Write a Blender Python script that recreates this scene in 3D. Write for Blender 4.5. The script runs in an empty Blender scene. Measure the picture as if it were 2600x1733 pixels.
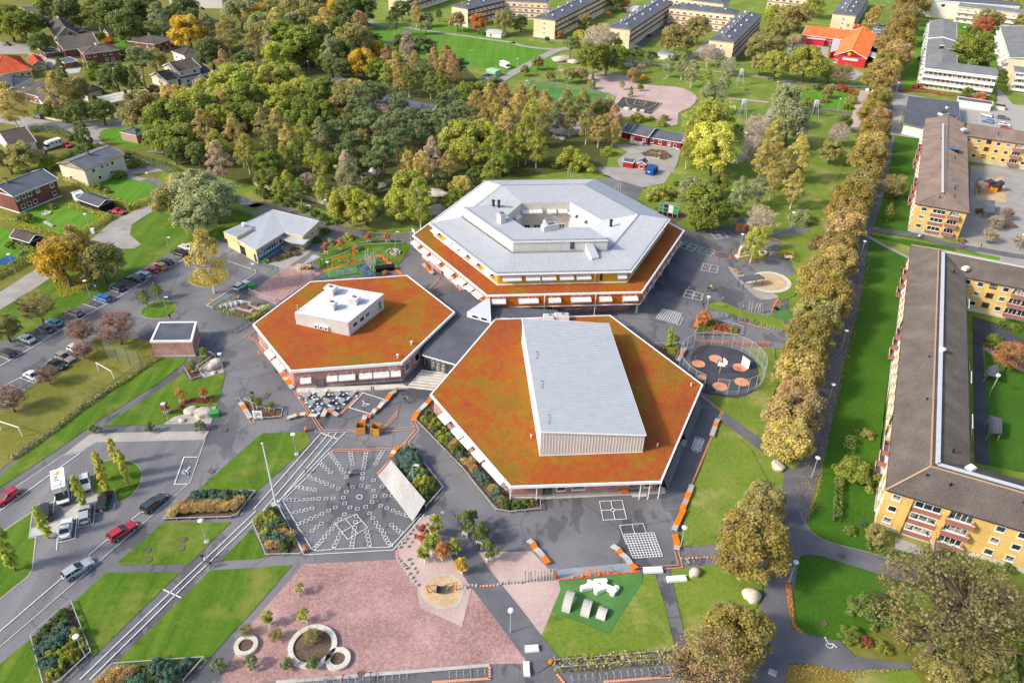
import bpy,bmesh,random
from math import pi,cos,sin,atan2,sqrt,radians,asin,ceil
import numpy as np
from mathutils import Vector as V3,Matrix
from mathutils.geometry import tessellate_polygon
ORD='first second third fourth fifth sixth seventh eighth ninth tenth eleventh twelfth'.split()+['%dth'%i for i in range(13,41)]
random.seed(7);RNG=np.random.default_rng(7)
SC=bpy.context.scene
COL=SC.collection
FOC,PIT,ROL,CAMZ=1945.0,radians(34.475),radians(1.073),100.0
cam=bpy.data.cameras.new("camera");cam.sensor_width=36.0;cam.lens=FOC/2600*36
cam.clip_start=1.0;cam.clip_end=3000.0
camo=bpy.data.objects.new("camera",cam);COL.objects.link(camo)
_r0,_f0,_u0=V3((1,0,0)),V3((0,cos(PIT),-sin(PIT))),V3((0,sin(PIT),cos(PIT)))
_c,_s=cos(ROL),sin(ROL)
_r,_u=_c*_r0+_s*_u0,-_s*_r0+_c*_u0
camo.matrix_world=Matrix(((_r.x,_u.x,-_f0.x,0),(_r.y,_u.y,-_f0.y,0),(_r.z,_u.z,-_f0.z,CAMZ),(0,0,0,1)))
SC.camera=camo
SUN_DIR=V3((-0.80,-0.30,0.60)).normalized()
sun=bpy.data.lights.new("sun",'SUN');sun.energy=2.2;sun.angle=radians(6);sun.color=(1.0,0.93,0.82)
suno=bpy.data.objects.new("sun",sun);COL.objects.link(suno)
suno.rotation_euler=SUN_DIR.to_track_quat('Z','Y').to_euler()
W=bpy.data.worlds.new("World");SC.world=W;W.use_nodes=True
_nt=W.node_tree;_bg=_nt.nodes["Background"]
_sky=_nt.nodes.new("ShaderNodeTexSky");_sky.sky_type='NISHITA';_sky.sun_disc=False
_sky.sun_elevation=asin(SUN_DIR.z);_sky.sun_rotation=atan2(SUN_DIR.x,SUN_DIR.y)
_sky.air_density=1.0;_sky.dust_density=2.5;_sky.ozone_density=1.0
_nt.links.new(_sky.outputs[0],_bg.inputs[0]);_bg.inputs[1].default_value=0.14
SC.view_settings.view_transform='Standard';SC.view_settings.look='None'
SC.view_settings.gamma=1.0;SC.view_settings.use_curve_mapping=False
SC.view_settings.exposure=0.8
SC.cycles.max_bounces=5;SC.cycles.diffuse_bounces=3;SC.cycles.glossy_bounces=2
SC.cycles.transmission_bounces=3;SC.cycles.transparent_max_bounces=4
SC.cycles.caustics_reflective=False;SC.cycles.caustics_refractive=False
_SH={'A':(690,1080,2.636),'B':(760,580,4.48),'C':(1760,580,3.733),'D':(540,740,3.446),'E':(2030,40,5.38),'G':(1080,440,2.1016),'I':(0,1180,4.0727),'J':(590,960,3.2024),'K':(2200,560,5.8825),'L':(2200,1100,2.56),'S':(0,0,1.0),'d':(0,0,0.90465)}
for _q in range(4):
 for _w in range(4):
  _SH['%d%d'%(_q,_w)]=(650*_q,(0,433,866,1299)[_w],3.62 if _w<3 else 3.6123)
def src(k,x,y):
 a,b,s=_SH[k]
 return a+x/s,b+y/s
def at(px,py,h=0.0):
 x,y=px-1300.0,866.5-py
 x,y=_c*x-_s*y,_s*x+_c*y
 dy,dz=FOC*cos(PIT)+y*sin(PIT),-FOC*sin(PIT)+y*cos(PIT)
 t=(CAMZ-h)/-dz
 return V3((x*t,dy*t,h))
def K(k,x,y,h=0.0):
 return at(*src(k,x,y),h)
def P(s,h=0.0):
 out=[]
 for seg in s.split(';'):
  w=seg.split()
  for t in w[1:]:
   x,y=t.split(',');out.append(K(w[0],float(x),float(y),h))
 return out
def ppm(p):
 return FOC/sqrt(p.x**2+p.y**2+(CAMZ-p.z)**2)
def lin(h):
 h=h.lstrip('#');v=[int(h[i:i+2],16)/255 for i in(0,2,4)]
 return tuple(x/12.92 if x<=.04045 else((x+.055)/1.055)**2.4 for x in v)
def rgba(c):
 if isinstance(c,str):c=lin(c)
 return(c[0],c[1],c[2],1.0)
_M={}
class NT:
 def __init__(s,name):
  s.m=bpy.data.materials.new(name);s.m.use_nodes=True;s.t=s.m.node_tree
  s.b=s.t.nodes["Principled BSDF"];s.b.inputs["Specular IOR Level"].default_value=0.25
 def n(s,ty,**kw):
  o=s.t.nodes.new(ty)
  for k,v in kw.items():setattr(o,k,v)
  return o
 def l(s,a,b):s.t.links.new(a,b)
 def pos(s,obj=False):
  if obj:return s.n("ShaderNodeTexCoord").outputs["Object"]
  return s.n("ShaderNodeNewGeometry").outputs["Position"]
 def noise(s,v,scale,detail=4,rough=.6,stretch=None,rz=0):
  if stretch or rz:
   mp=s.n("ShaderNodeMapping");s.l(v,mp.inputs[0])
   mp.inputs["Rotation"].default_value=(0,0,rz)
   if stretch:mp.inputs["Scale"].default_value=stretch
   v=mp.outputs[0]
  o=s.n("ShaderNodeTexNoise");s.l(v,o.inputs["Vector"])
  o.inputs["Scale"].default_value=scale;o.inputs["Detail"].default_value=detail;o.inputs["Roughness"].default_value=rough
  return o.outputs["Fac"]
 def ramp(s,f,stops):
  o=s.n("ShaderNodeValToRGB");s.l(f,o.inputs[0]);e=o.color_ramp.elements
  for i,(p,c)in enumerate(stops):
   q=e[i]if i<2 else e.new(p)
   q.position=p;q.color=rgba(c)if not isinstance(c,(int,float))else(c,c,c,1)
  return o.outputs[0]
 def mix(s,f,a,b,mode='MIX'):
  o=s.n("ShaderNodeMix",data_type='RGBA',blend_type=mode)
  if isinstance(f,(int,float)):o.inputs[0].default_value=f
  else:s.l(f,o.inputs[0])
  for i,x in((6,a),(7,b)):
   if isinstance(x,(tuple,str)):o.inputs[i].default_value=rgba(x)
   else:s.l(x,o.inputs[i])
  return o.outputs[2]
 def out(s,c,rough=.8,metal=0,bump=None,bs=.3,bd=.05):
  if isinstance(c,(tuple,str)):s.b.inputs["Base Color"].default_value=rgba(c)
  else:s.l(c,s.b.inputs["Base Color"])
  s.b.inputs["Metallic"].default_value=metal
  if isinstance(rough,(int,float)):s.b.inputs["Roughness"].default_value=rough
  else:s.l(rough,s.b.inputs["Roughness"])
  if bump is not None:
   o=s.n("ShaderNodeBump");o.inputs["Strength"].default_value=bs;o.inputs["Distance"].default_value=bd
   s.l(bump,o.inputs["Height"]);s.l(o.outputs[0],s.b.inputs["Normal"])
  return s.m
def smp(name,c,rough=.7,metal=0,var=.12,scale=.8,spec=None):
 """painted / plain surface with slight weathering"""
 if name in _M:return _M[name]
 t=NT(name);c=lin(c)if isinstance(c,str)else c
 v=t.pos()
 f=t.noise(v,scale,6,.65)
 a=tuple(x*(1-var)for x in c);b=tuple(min(.9,x*(1+var*.7))for x in c)
 f2=t.noise(v,scale*14,2,.6)
 cc=t.mix(.25,t.ramp(f,[(.32,a),(.68,b)]),t.ramp(f2,[(.3,a),(.7,b)]))
 if spec is not None:t.b.inputs["Specular IOR Level"].default_value=spec
 _M[name]=t.out(cc,rough,metal);return _M[name]
def spk(name,cols,fine,coarse=.15,rough=.9,bs=.5,bd=.03,fw=.5,stretch=None,rz=0,wet=None):
 """granular ground: fine grain over broad patches"""
 t=NT(name);v=t.pos()
 n=len(cols)
 fa=t.noise(v,coarse,6,.6,stretch,rz)
 fb=t.noise(v,fine,3,.75)
 st=[(.35+.3*i/(n-1),c)for i,c in enumerate(cols)]
 c=t.mix(fw,t.ramp(fa,st),t.ramp(fb,st))
 r=rough
 if wet:
  lo,hi,wc=wet
  w=t.ramp(t.noise(v,.13,6,.6,(1,.55,1),.5),[(lo,0.0),(hi,1.0)])
  c=t.mix(w,c,t.mix(.8,c,wc,'MULTIPLY'))
  r=t.ramp(w,[(0,rough),(1,.55)])
  vo=t.n("ShaderNodeTexVoronoi",feature='DISTANCE_TO_EDGE');mv=t.n("ShaderNodeMixRGB");mv.inputs[0].default_value=.12;t.l(v,mv.inputs[1]);nz=t.n("ShaderNodeTexNoise");nz.inputs["Scale"].default_value=.5;t.l(v,nz.inputs["Vector"]);t.l(nz.outputs["Color"],mv.inputs[2]);t.l(mv.outputs[0],vo.inputs["Vector"]);vo.inputs["Scale"].default_value=.075
  c=t.mix(t.ramp(vo.outputs["Distance"],[(.004,.45),(.012,0.0)]),c,(.03,.03,.033))
  c=t.mix(.35,c,t.ramp(t.noise(v,.035,3,.5),[(.42,'#55555a'),(.58,'#8b8a8b')]))
 _M[name]=t.out(c,r,0,fb,bs,bd);return _M[name]
def grass(name,cols,dry=None,rz=0,mow=0,litter=None):
 t=NT(name);v=t.pos()
 fa=t.noise(v,.07,7,.65);fb=t.noise(v,1.6,5,.8);fc=t.noise(v,9,2,.7)
 st=[(.36+.28*i/(len(cols)-1),c)for i,c in enumerate(cols)]
 c=t.mix(.55,t.ramp(fa,st),t.ramp(fb,st))
 c=t.mix(.35,c,t.ramp(fc,st))
 if mow:
  wv=t.noise(v,.55,3,.6,(1,.03,1),rz)
  c=t.mix(mow,c,t.ramp(wv,st))
 if dry:
  d=t.ramp(t.noise(v,.11,8,.7),[(.5,0.0),(.68,.8)])
  c=t.mix(d,c,dry)
 if litter:
  li=t.ramp(t.noise(v,3.2,4,.9),[(.60,0.0),(.66,1.0)])
  big=t.ramp(t.noise(v,.05,4,.6),[(.45,0.0),(.65,1.0)])
  c=t.mix(t.mix(1.0,li,big,'MULTIPLY'),c,litter)
 _M[name]=t.out(c,.95,0,fb,.7,.12);return _M[name]
GR=['#4f641e','#5f7a26','#72892f','#84963a']
grass('grass_lawn',['#38560f','#466a13','#59791a','#74882e'],dry='#86853e',mow=.35,rz=.62)
grass('grass_fresh',['#416b16','#4f7e1a','#628e24','#789a34'],mow=.3,rz=.6)
grass('grass_park',['#4a661c','#617c24','#788c32','#918f48'],dry='#a79a62',litter='#a06a28')
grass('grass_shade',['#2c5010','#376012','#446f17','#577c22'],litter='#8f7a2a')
grass('grass_litter',['#59671f','#70752a','#8e7a2c','#a27a2e'],litter='#b06d20')
grass('grass_rough',['#4c5a1c','#626a24','#7a772f','#8e8540'],dry='#8f8450')
grass('forest_floor',['#36441c','#465022','#5a5a2c','#6e6438'],litter='#7a5a2a')
spk('asphalt',['#5c5b5e','#6a696b','#787678','#878587'],5,.1,.9,.4,.03,.5,wet=(.545,.56,(.36,.36,.40)))
spk('asphalt_path',['#555459','#626166','#6e6d71','#7a797d'],7,.2,.9,.25,.02,.5)
spk('asphalt_dark',['#3a3b42','#44454c','#4d4e55','#585960'],7,.2,.85,.25,.02,.5)
spk('asphalt_road',['#636265','#717072','#7e7c7f','#8d8a8c'],5,.25,.9,.4,.02,.5,(1,.12,1),-.66)
spk('asphalt_old',['#8b8680','#98938c','#a39e97','#aeaaa2'],7,.2,.9,.25,.02,.45)
spk('red_gravel',['#86645f','#9c7a74','#b18d87','#c5a29b'],2.6,.12,.95,.6,.03,.6)
spk('pink_gravel',['#a68d88','#b69c95','#c2aaa2','#ceb8ae'],4,.1,.95,.6,.03,.55)
spk('sand',['#a88e6c','#bda27c','#cbb18a','#d8c09c'],3,.3,.95,.8,.05,.6)
spk('grey_gravel',['#8f8a84','#a19b93','#b0a9a0','#bdb6ac'],4,.2,.95,.5,.03,.6)
spk('turf',['#3f6a33','#4b783c','#588645','#63904e'],6,.15,.95,.3,.02,.4)
spk('rubber_orange',['#d8552a','#e4632f','#ec7138','#f07c44'],5,.3,.9,.2,.01,.5)
spk('rubber_grey',['#7d8894','#87929d','#929ca6','#9aa4ad'],5,.3,.9,.2,.01,.5)
spk('concrete',['#a5a29b','#b2afa8','#bdbab3','#c8c5be'],5,.4,.9,.2,.01,.4)
spk('concrete_pale',['#bab3a4','#c8c1b2','#d3ccbe','#ddd7ca'],4,.5,.9,.3,.02,.4)
spk('stone',['#9d9384','#b8ad9d','#cdc3b3','#dcd3c4'],3,.8,.9,.8,.1,.5)
spk('roof_felt',['#4b4d54','#565860','#60626a','#6c6e76'],6,.2,.9,.3,.02,.5)
spk('roof_slate',['#50545c','#5a5f67','#656a72','#70757d'],4,.3,.85,.4,.03,.5)
spk('roof_grey',['#696a6a','#757676','#808181','#8c8d8d'],5,.25,.9,.3,.02,.5)
spk('roof_brown',['#4e4742','#5d554f','#6c635c','#7c726a'],4.5,.2,.9,.6,.04,.6)
spk('roof_brown_pale',['#68594f','#796a60','#8a796e','#9b897e'],4.5,.2,.9,.6,.04,.6)
spk('roof_darkbrown',['#473d38','#544843','#61544d','#6e6058'],4.5,.2,.9,.6,.04,.6)
spk('roof_orange',['#d9622f','#e6703c','#ee7d48','#f28a57'],4.5,.4,.85,.4,.03,.5)
spk('roof_red',['#9e3d22','#b34a2b','#c25934','#cf6840'],4,.4,.85,.5,.04,.5)
spk('roof_moss',['#b0ad98','#c0bda9','#cccab8','#b6a39c'],2.5,.35,.85,.2,.02,.4)
spk('brick_red',['#84594f','#a0746a','#b68a7f','#c9a196'],4,.4,.9,.4,.02,.55)
spk('brick_dark',['#5c3a30','#6f473b','#805346','#906254'],4,.4,.9,.4,.02,.55)
spk('brick_yellow',['#bf9a58','#cfaa63','#dab870','#e4c684'],4,.3,.9,.3,.02,.5)
spk('brick_cream',['#cdb57f','#d9c28c','#e2cd9a','#e9d7a8'],4,.3,.9,.3,.02,.5)
spk('render_cream',['#d2bb97','#dcc7a5','#e4d0b0','#ead8bb'],3,.15,.9,.1,.01,.4)
spk('bark',['#4c4036','#5f5145','#726253','#857463'],6,1,.95,.6,.05,.5)
spk('bark_pine',['#6b4a36','#855a40','#9a6a4a','#a9795a'],6,1,.95,.6,.05,.5)
spk('bark_birch',['#8f8a80','#c0bbb0','#d6d2c8','#e2dfd6'],5,2,.9,.4,.03,.5)
spk('timber_grey',['#8f8c88','#a3a09b','#b3b0aa','#c2bfb9'],4,.5,.9,.3,.02,.5,(1,.1,1),.9)
spk('timber_pale',['#b0aca6','#bfbbb5','#cbc7c1','#d7d3cd'],4,.5,.9,.3,.02,.5,(1,.1,1),.9)
spk('timber',['#84654a','#9a7858','#ac8866','#bb9875'],4,.5,.9,.3,.02,.5)
spk('soil',['#4a3a30','#5c4a3d','#6d594a','#7d6857'],3,.5,.95,.8,.05,.6)
def sedum():
 t=NT('sedum');v=t.pos()
 n1=t.noise(v,.7,9,.8,(1,.7,1));n2=t.noise(v,4.5,4,.8);n3=t.noise(v,.1,5,.65)
 st=[(.36,'#97343a'),(.45,'#ab4630'),(.51,'#a45524'),(.56,'#98742a'),(.64,'#667028')]
 c2=t.ramp(n2,[(.34,'#6a2c1c'),(.43,'#9c4a24'),(.50,'#a0641f'),(.56,'#b49a2c'),(.63,'#566628')])
 c=t.mix(.45,t.ramp(n1,st),c2);c=t.mix(.4,c,t.ramp(n3,st))
 t.b.inputs["Specular IOR Level"].default_value=.1
 _M['sedum']=t.out(c,1,0,n2,.9,.15)
sedum()
def zinc(name,c,rough=.55):
 t=NT(name);v=t.pos();c=lin(c)
 f=t.noise(v,.5,6,.7);f2=t.noise(v,6,3,.7)
 a=tuple(x*.86 for x in c);b=tuple(min(.85,x*1.1)for x in c)
 cc=t.mix(.4,t.ramp(f,[(.3,a),(.7,b)]),t.ramp(f2,[(.3,a),(.7,b)]))
 t.b.inputs["Specular IOR Level"].default_value=.4
 _M[name]=t.out(cc,rough,.15)
zinc('zinc','#b6b9bc');zinc('zinc_wall','#cbcac8');zinc('zinc_pale','#cacccf');zinc('galvanised','#b4b9be',.45)
def glassy(name,c,rough=.08):
 t=NT(name);t.b.inputs["Specular IOR Level"].default_value=.8
 f=t.noise(t.pos(),.9,2,.5);c=lin(c);col=t.ramp(f,[(.35,tuple(x*.5 for x in c)),(.65,tuple(x*1.7 for x in c))])
 if name=='glass':
  h=t.ramp(t.noise(t.pos(True),1.6,1,.5),[(.46,0.0),(.5,1.0)]);k=t.ramp(t.n("ShaderNodeObjectInfo").outputs["Random"],[(.55,0.0),(.8,.75)])
  col=t.mix(t.mix(1.0,h,k,'MULTIPLY'),col,'#b9b4a8')
 _M[name]=t.out(col,rough)
glassy('glass','#2c3236');glassy('glass_car','#15181b');glassy('glass_blue','#4a5a68')
for n,c,r in[('white','#e6e6e6',.6),('white_panel','#eeeeee',.55),('offwhite','#dfdbd0',.7),('orange_paint','#ee7a18',.5),('orange_panel','#c96a1c',.7),('yellow_panel','#c99a34',.7),('black','#1b1b1d',.6),('dark_grey','#3c3d40',.6),('mid_grey','#7e8084',.7),('blue_panel','#4f7f9c',.6),('red_wall','#a3262e',.8),('red_bright','#cf2f3c',.75),('falu_red','#8d2428',.85),('blue_container','#23508f',.6),('green_box','#3f9a46',.5),('yellow_sun','#f2a60c',.6),('cardboard','#c58c45',.85),('beige_panel','#cfc6b8',.75),('black_wood','#26221f',.85),('white_wall','#e3dfd4',.8),('yellow_wall','#dcc079',.8),('grey_wall','#9aa0a4',.8),('tan_brick','#b3957a',.9),('red_balcony','#a0685c',.8),('road_white','#e2e2e0',.8),('road_orange','#e79a74',.85),('skin','#c99b7e',.7),('hair','#3d2c20',.8),('tyre','#1a1a1b',.9),('rim','#a8abae',.35),('lamp_red','#a01818',.3),('lamp_white','#e8e8e6',.2),('green_metal','#2f6f55',.6),('teal_roof','#8d9aa3',.6),('purple','#7c2a5a',.5),('blue_rail','#6d83b8',.6),('cream_wall','#e0d6bd',.8),('peach','#e9b39a',.8),('mint','#9cc7a0',.8),('yellow_line','#d8b44c',.8),('pale_paving','#a9a39b',.9)]:
 smp(n,c,r)
for n in('white','white_panel','road_white','road_orange'):pass
def carpaint():
 t=NT('car_paint');oi=t.n("ShaderNodeObjectInfo")
 t.b.inputs["Coat Weight"].default_value=.6;t.b.inputs["Coat Roughness"].default_value=.12;t.b.inputs["Specular IOR Level"].default_value=.5
 f=t.noise(t.pos(),2,3,.6)
 c=t.mix(1.0,oi.outputs["Color"],t.ramp(f,[(.3,.88),(.7,1.0)]),'MULTIPLY')
 _M['car_paint']=t.out(c,.35,.1)
carpaint()
def cloth():
 t=NT('cloth');oi=t.n("ShaderNodeObjectInfo");f=t.noise(t.pos(),6,3,.6)
 _M['cloth']=t.out(t.mix(1.0,oi.outputs["Color"],t.ramp(f,[(.3,.75),(.7,1.0)]),'MULTIPLY'),.9)
cloth()
def leafmat():
 t=NT('leaf');oi=t.n("ShaderNodeObjectInfo")
 at_=t.n("ShaderNodeAttribute",attribute_name="v",attribute_type='GEOMETRY')
 sep=t.n("ShaderNodeSeparateColor");t.l(at_.outputs["Color"],sep.inputs[0])
 hsv=t.n("ShaderNodeHueSaturation")
 def mp(sock,a,b):
  o=t.n("ShaderNodeMapRange");t.l(sock,o.inputs[0]);o.inputs[3].default_value=a;o.inputs[4].default_value=b
  return o.outputs[0]
 t.l(mp(sep.outputs[0],.478,.522),hsv.inputs["Hue"])
 t.l(mp(sep.outputs[1],.8,1.1),hsv.inputs["Saturation"])
 t.l(mp(sep.outputs[2],.62,1.45),hsv.inputs["Value"])
 t.l(oi.outputs["Color"],hsv.inputs["Color"])
 t.b.inputs["Specular IOR Level"].default_value=.15
 t.out(hsv.outputs[0],.8)
 tr=t.n("ShaderNodeBsdfTranslucent");t.l(hsv.outputs[0],tr.inputs[0])
 mx=t.n("ShaderNodeMixShader");mx.inputs[0].default_value=.38
 t.l(t.b.outputs[0],mx.inputs[1]);t.l(tr.outputs[0],mx.inputs[2])
 t.l(mx.outputs[0],t.t.nodes["Material Output"].inputs[0])
 _M['leaf']=t.m
leafmat()
def mesh_net():
 """wire netting: mostly open"""
 t=NT('wire_net');v=t.pos(True)
 t.out('#9aa09c',.6)
 tp=t.n("ShaderNodeBsdfTransparent");mx=t.n("ShaderNodeMixShader");mx.inputs[0].default_value=.17
 t.l(tp.outputs[0],mx.inputs[1]);t.l(t.b.outputs[0],mx.inputs[2]);t.l(mx.outputs[0],t.t.nodes["Material Output"].inputs[0])
 _M['wire_net']=t.m
mesh_net()
def mat(n):return _M[n]
class B:
 """collects faces (with a material slot each); obj() links them as one mesh object"""
 def __init__(s):s.v=[];s.f=[];s.mi=[];s.mats=[]
 def slot(s,m):
  if m not in s.mats:s.mats.append(m)
  return s.mats.index(m)
 def face(s,pts,m):
  i=len(s.v);s.v+=[tuple(p)for p in pts];s.f.append(tuple(range(i,i+len(pts))));s.mi.append(s.slot(m))
 def poly(s,pts,m,up=True):
  n=V3((0,0,0))
  for a,b in zip(pts,pts[1:]+pts[:1]):n+=V3(a).cross(V3(b))
  if(n.z<0)==up:pts=pts[::-1]
  s.face(pts,m)
 def prm(s,poly,z0,z1,m,mt=None,bottom=False):
  """vertical prism over a plan polygon; z1 may be a list (one height per corner)"""
  a=sum(p[0]*q[1]-q[0]*p[1]for p,q in zip(poly,poly[1:]+poly[:1]))
  z1=z1 if isinstance(z1,(list,tuple))else[z1]*len(poly)
  z0=z0 if isinstance(z0,(list,tuple))else[z0]*len(poly)
  if a<0:poly,z1,z0=poly[::-1],list(z1)[::-1],list(z0)[::-1]
  n=len(poly)
  for i in range(n):
   j=(i+1)%n;p,q=poly[i],poly[j]
   s.face([(p[0],p[1],z0[i]),(q[0],q[1],z0[j]),(q[0],q[1],z1[j]),(p[0],p[1],z1[i])],m)
  s.face([(p[0],p[1],z)for p,z in zip(poly,z1)],mt or m)
  if bottom:s.face([(p[0],p[1],z)for p,z in zip(poly,z0)][::-1],m)
 def box(s,c,d,m,rz=0,M=None):
  hx,hy,hz=d[0]/2,d[1]/2,d[2]/2
  T=Matrix.Translation(V3(c))@Matrix.Rotation(rz,4,'Z')
  if M is not None:T=M@T
  V=[T@V3((x*hx,y*hy,z*hz))for x,y,z in((-1,-1,-1),(1,-1,-1),(1,1,-1),(-1,1,-1),(-1,-1,1),(1,-1,1),(1,1,1),(-1,1,1))]
  for f in((0,3,2,1),(4,5,6,7),(0,1,5,4),(1,2,6,5),(2,3,7,6),(3,0,4,7)):s.face([V[i]for i in f],m)
 def beam(s,a,b,w,h,m):
  """box along a-b, w wide (level), h high, centred on the line"""
  a,b=V3(a),V3(b);d=b-a;L=d.length
  if L<1e-6:return
  y=d.normalized();x=y.cross(V3((0,0,1)))
  if x.length<1e-4:x=V3((1,0,0))
  x.normalize();z=x.cross(y)
  V=[p+x*(w/2*i)+z*(h/2*k)for p in(a,b)for i,k in((-1,-1),(1,-1),(1,1),(-1,1))]
  for f in((0,1,2,3),(7,6,5,4),(0,4,5,1),(1,5,6,2),(2,6,7,3),(3,7,4,0)):s.face([V[i]for i in f],m)
 def tube(s,pts,rad,m,n=6,cap=True):
  """tapered tube through points; rad is a number or one per point"""
  pts=[V3(p)for p in pts];rad=rad if isinstance(rad,(list,tuple))else[rad]*len(pts)
  base=len(s.v);mi=s.slot(m)
  for i,p in enumerate(pts):
   d=(pts[min(i+1,len(pts)-1)]-pts[max(i-1,0)]).normalized()
   x=d.orthogonal()if i==0 else(x-d*x.dot(d))
   x=x.normalized();y=d.cross(x)
   for k in range(n):
    a=2*pi*k/n;s.v.append(tuple(p+(x*cos(a)+y*sin(a))*rad[i]))
  for i in range(len(pts)-1):
   for k in range(n):
    a,b=base+i*n+k,base+i*n+(k+1)%n
    s.f.append((a,b,b+n,a+n));s.mi.append(mi)
  if cap:
   s.f.append(tuple(base+k for k in range(n))[::-1]);s.mi.append(mi)
   e=base+(len(pts)-1)*n;s.f.append(tuple(e+k for k in range(n)));s.mi.append(mi)
 def lathe(s,prof,m,n=12,c=(0,0,0)):
  base=len(s.v);mi=s.slot(m)
  for r,z in prof:
   for k in range(n):
    a=2*pi*k/n;s.v.append((c[0]+r*cos(a),c[1]+r*sin(a),c[2]+z))
  for i in range(len(prof)-1):
   for k in range(n):
    a,b=base+i*n+k,base+i*n+(k+1)%n
    s.f.append((a,b,b+n,a+n));s.mi.append(mi)
  for i,fl in((0,1),(len(prof)-1,0)):
   if prof[i][0]>1e-4:
    f=tuple(base+i*n+k for k in range(n));s.f.append(f[::-1]if fl else f);s.mi.append(mi)
 def ribs(s,poly,d,gap,w,h,m,off=0.0):
  """thin ridges along direction d across a planar polygon (standing seams, tile rolls, board joints)"""
  poly=[V3(p)for p in poly];n=V3((0,0,0))
  for a,b in zip(poly,poly[1:]+poly[:1]):n+=(a-poly[0]).cross(b-poly[0])
  n.normalize()
  if n.z<-1e-3:n=-n
  d=V3(d);d=(d-n*d.dot(n)).normalized();u=n.cross(d)
  U=[(p-poly[0]).dot(u)for p in poly];V=[(p-poly[0]).dot(d)for p in poly]
  x=ceil((min(U)+.01)/gap)*gap+off
  while x<max(U)-.01:
   hit=[]
   for i in range(len(poly)):
    j=(i+1)%len(poly)
    if(U[i]-x)*(U[j]-x)<0:hit.append(V[i]+(V[j]-V[i])*(x-U[i])/(U[j]-U[i]))
   hit.sort()
   for a,b in zip(hit[::2],hit[1::2]):
    A,Bq=poly[0]+u*x+d*a,poly[0]+u*x+d*b
    l,r,t=-u*w/2,u*w/2,n*h
    s.face([A+l,A+t,Bq+t,Bq+l],m);s.face([A+t,A+r,Bq+r,Bq+t],m)
   x+=gap
 def mesh(s,name,o=(0,0,0),smooth=False):
  me=bpy.data.meshes.new(name)
  ox,oy,oz=o
  me.from_pydata([(a-ox,b-oy,c-oz)for a,b,c in s.v],[],s.f)
  for m in s.mats:me.materials.append(mat(m))
  me.polygons.foreach_set("material_index",s.mi)
  if smooth:me.polygons.foreach_set("use_smooth",[True]*len(s.f))
  me.update();return me
 def put(s,name,parent):return link(name,s.mesh(name),parent,(0,0,0))
 def obj(s,name,parent=None,smooth=False,**kw):
  o=parent.location if parent else(0,0,0)
  return link(name,s.mesh(name,o,smooth),parent,**kw)
def link(name,me,parent=None,loc=None,rz=0,sc=None,color=None,**kw):
 o=bpy.data.objects.new(name,me);COL.objects.link(o)
 if parent:o.parent=parent
 if loc is not None:o.location=loc
 if rz:o.rotation_euler=(0,0,rz)
 if sc is not None:o.scale=sc if not isinstance(sc,(int,float))else(sc,sc,sc)
 if color:o.color=(*color,1)
 for k,v in kw.items():o[k]=v
 return o
def tG(name,label,cat,loc=(0,0,0),rz=0,group=None):
 o=link(name,None,None,loc,rz);o['label']=label;o['category']=cat
 if group:o['group']=group
 return o
def tag(o,label,cat,group=None):
 o['label']=label;o['category']=cat
 if group:o['group']=group
 return o
def cen(pts):
 n=len(pts);return V3((sum(p[0]for p in pts)/n,sum(p[1]for p in pts)/n,0))
def hexpts(c,r,a0,k=1.0):return[V3((c[0]+r*k*cos(a0-i*pi/3),c[1]+r*k*sin(a0-i*pi/3),0))for i in range(6)]
def ccw(poly):
 a=sum(p[0]*q[1]-q[0]*p[1]for p,q in zip(poly,poly[1:]+poly[:1]))
 return poly if a>0 else poly[::-1]
def ins(poly,d):
 poly=ccw(poly);n=len(poly);out=[]
 for i in range(n):
  a,b,c=V3(poly[i-1][:2]),V3(poly[i][:2]),V3(poly[(i+1)%n][:2])
  e1,e2=(b-a).normalized(),(c-b).normalized()
  n1,n2=V3((-e1.y,e1.x)),V3((-e2.y,e2.x))
  m=n1+n2;k=d/max(.2,(1+n1.dot(n2)))
  q=b+m*k;out.append(V3((q.x,q.y,0)))
 return out
def rect3(a,b,c,square=True):
 """rectangle a-b-c-d from three corners (right angle at b)"""
 a,b,c=V3(a),V3(b),V3(c)
 if square:
  e=(a-b).normalized();w=c-b;c=b+(w-e*w.dot(e))
 return[a,b,c,a+c-b]
def inside(p,poly):
 r=False;n=len(poly)
 for i in range(n):
  a,b=poly[i],poly[i-1]
  if(a[1]>p[1])!=(b[1]>p[1])and p[0]<(b[0]-a[0])*(p[1]-a[1])/(b[1]-a[1])+a[0]:r=not r
 return r
def smo(pts,n=4):
 """closed Catmull-Rom through the points"""
 out=[];N=len(pts)
 for i in range(N):
  p0,p1,p2,p3=(pts[(i+k-1)%N]for k in range(4))
  for j in range(n):
   t=j/n
   out.append(.5*(2*p1+(p2-p0)*t+(2*p0-5*p1+4*p2-p3)*t*t+(3*p1-p0-3*p2+p3)*t**3))
 return out
def sml(pts,n=4):
 q=[2*pts[0]-pts[1]]+pts+[2*pts[-1]-pts[-2]];out=[]
 for i in range(1,len(q)-2):
  p0,p1,p2,p3=q[i-1:i+3]
  for j in range(n):
   t=j/n
   out.append(.5*(2*p1+(p2-p0)*t+(2*p0-5*p1+4*p2-p3)*t*t+(3*p1-p0-3*p2+p3)*t**3))
 return out+[pts[-1]]
_lv={}
def sT(name,label,cat,pts,lev,m,smooth=0):
 i=_lv.get(lev,0);_lv[lev]=i+1
 z=.036*lev+.004*(i%8)
 if smooth:pts=smo(pts,smooth)
 b=B();b.poly([(p[0],p[1],z)for p in pts],m)
 o=b.obj(name,kind='structure');return tag(o,label,cat)
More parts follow.
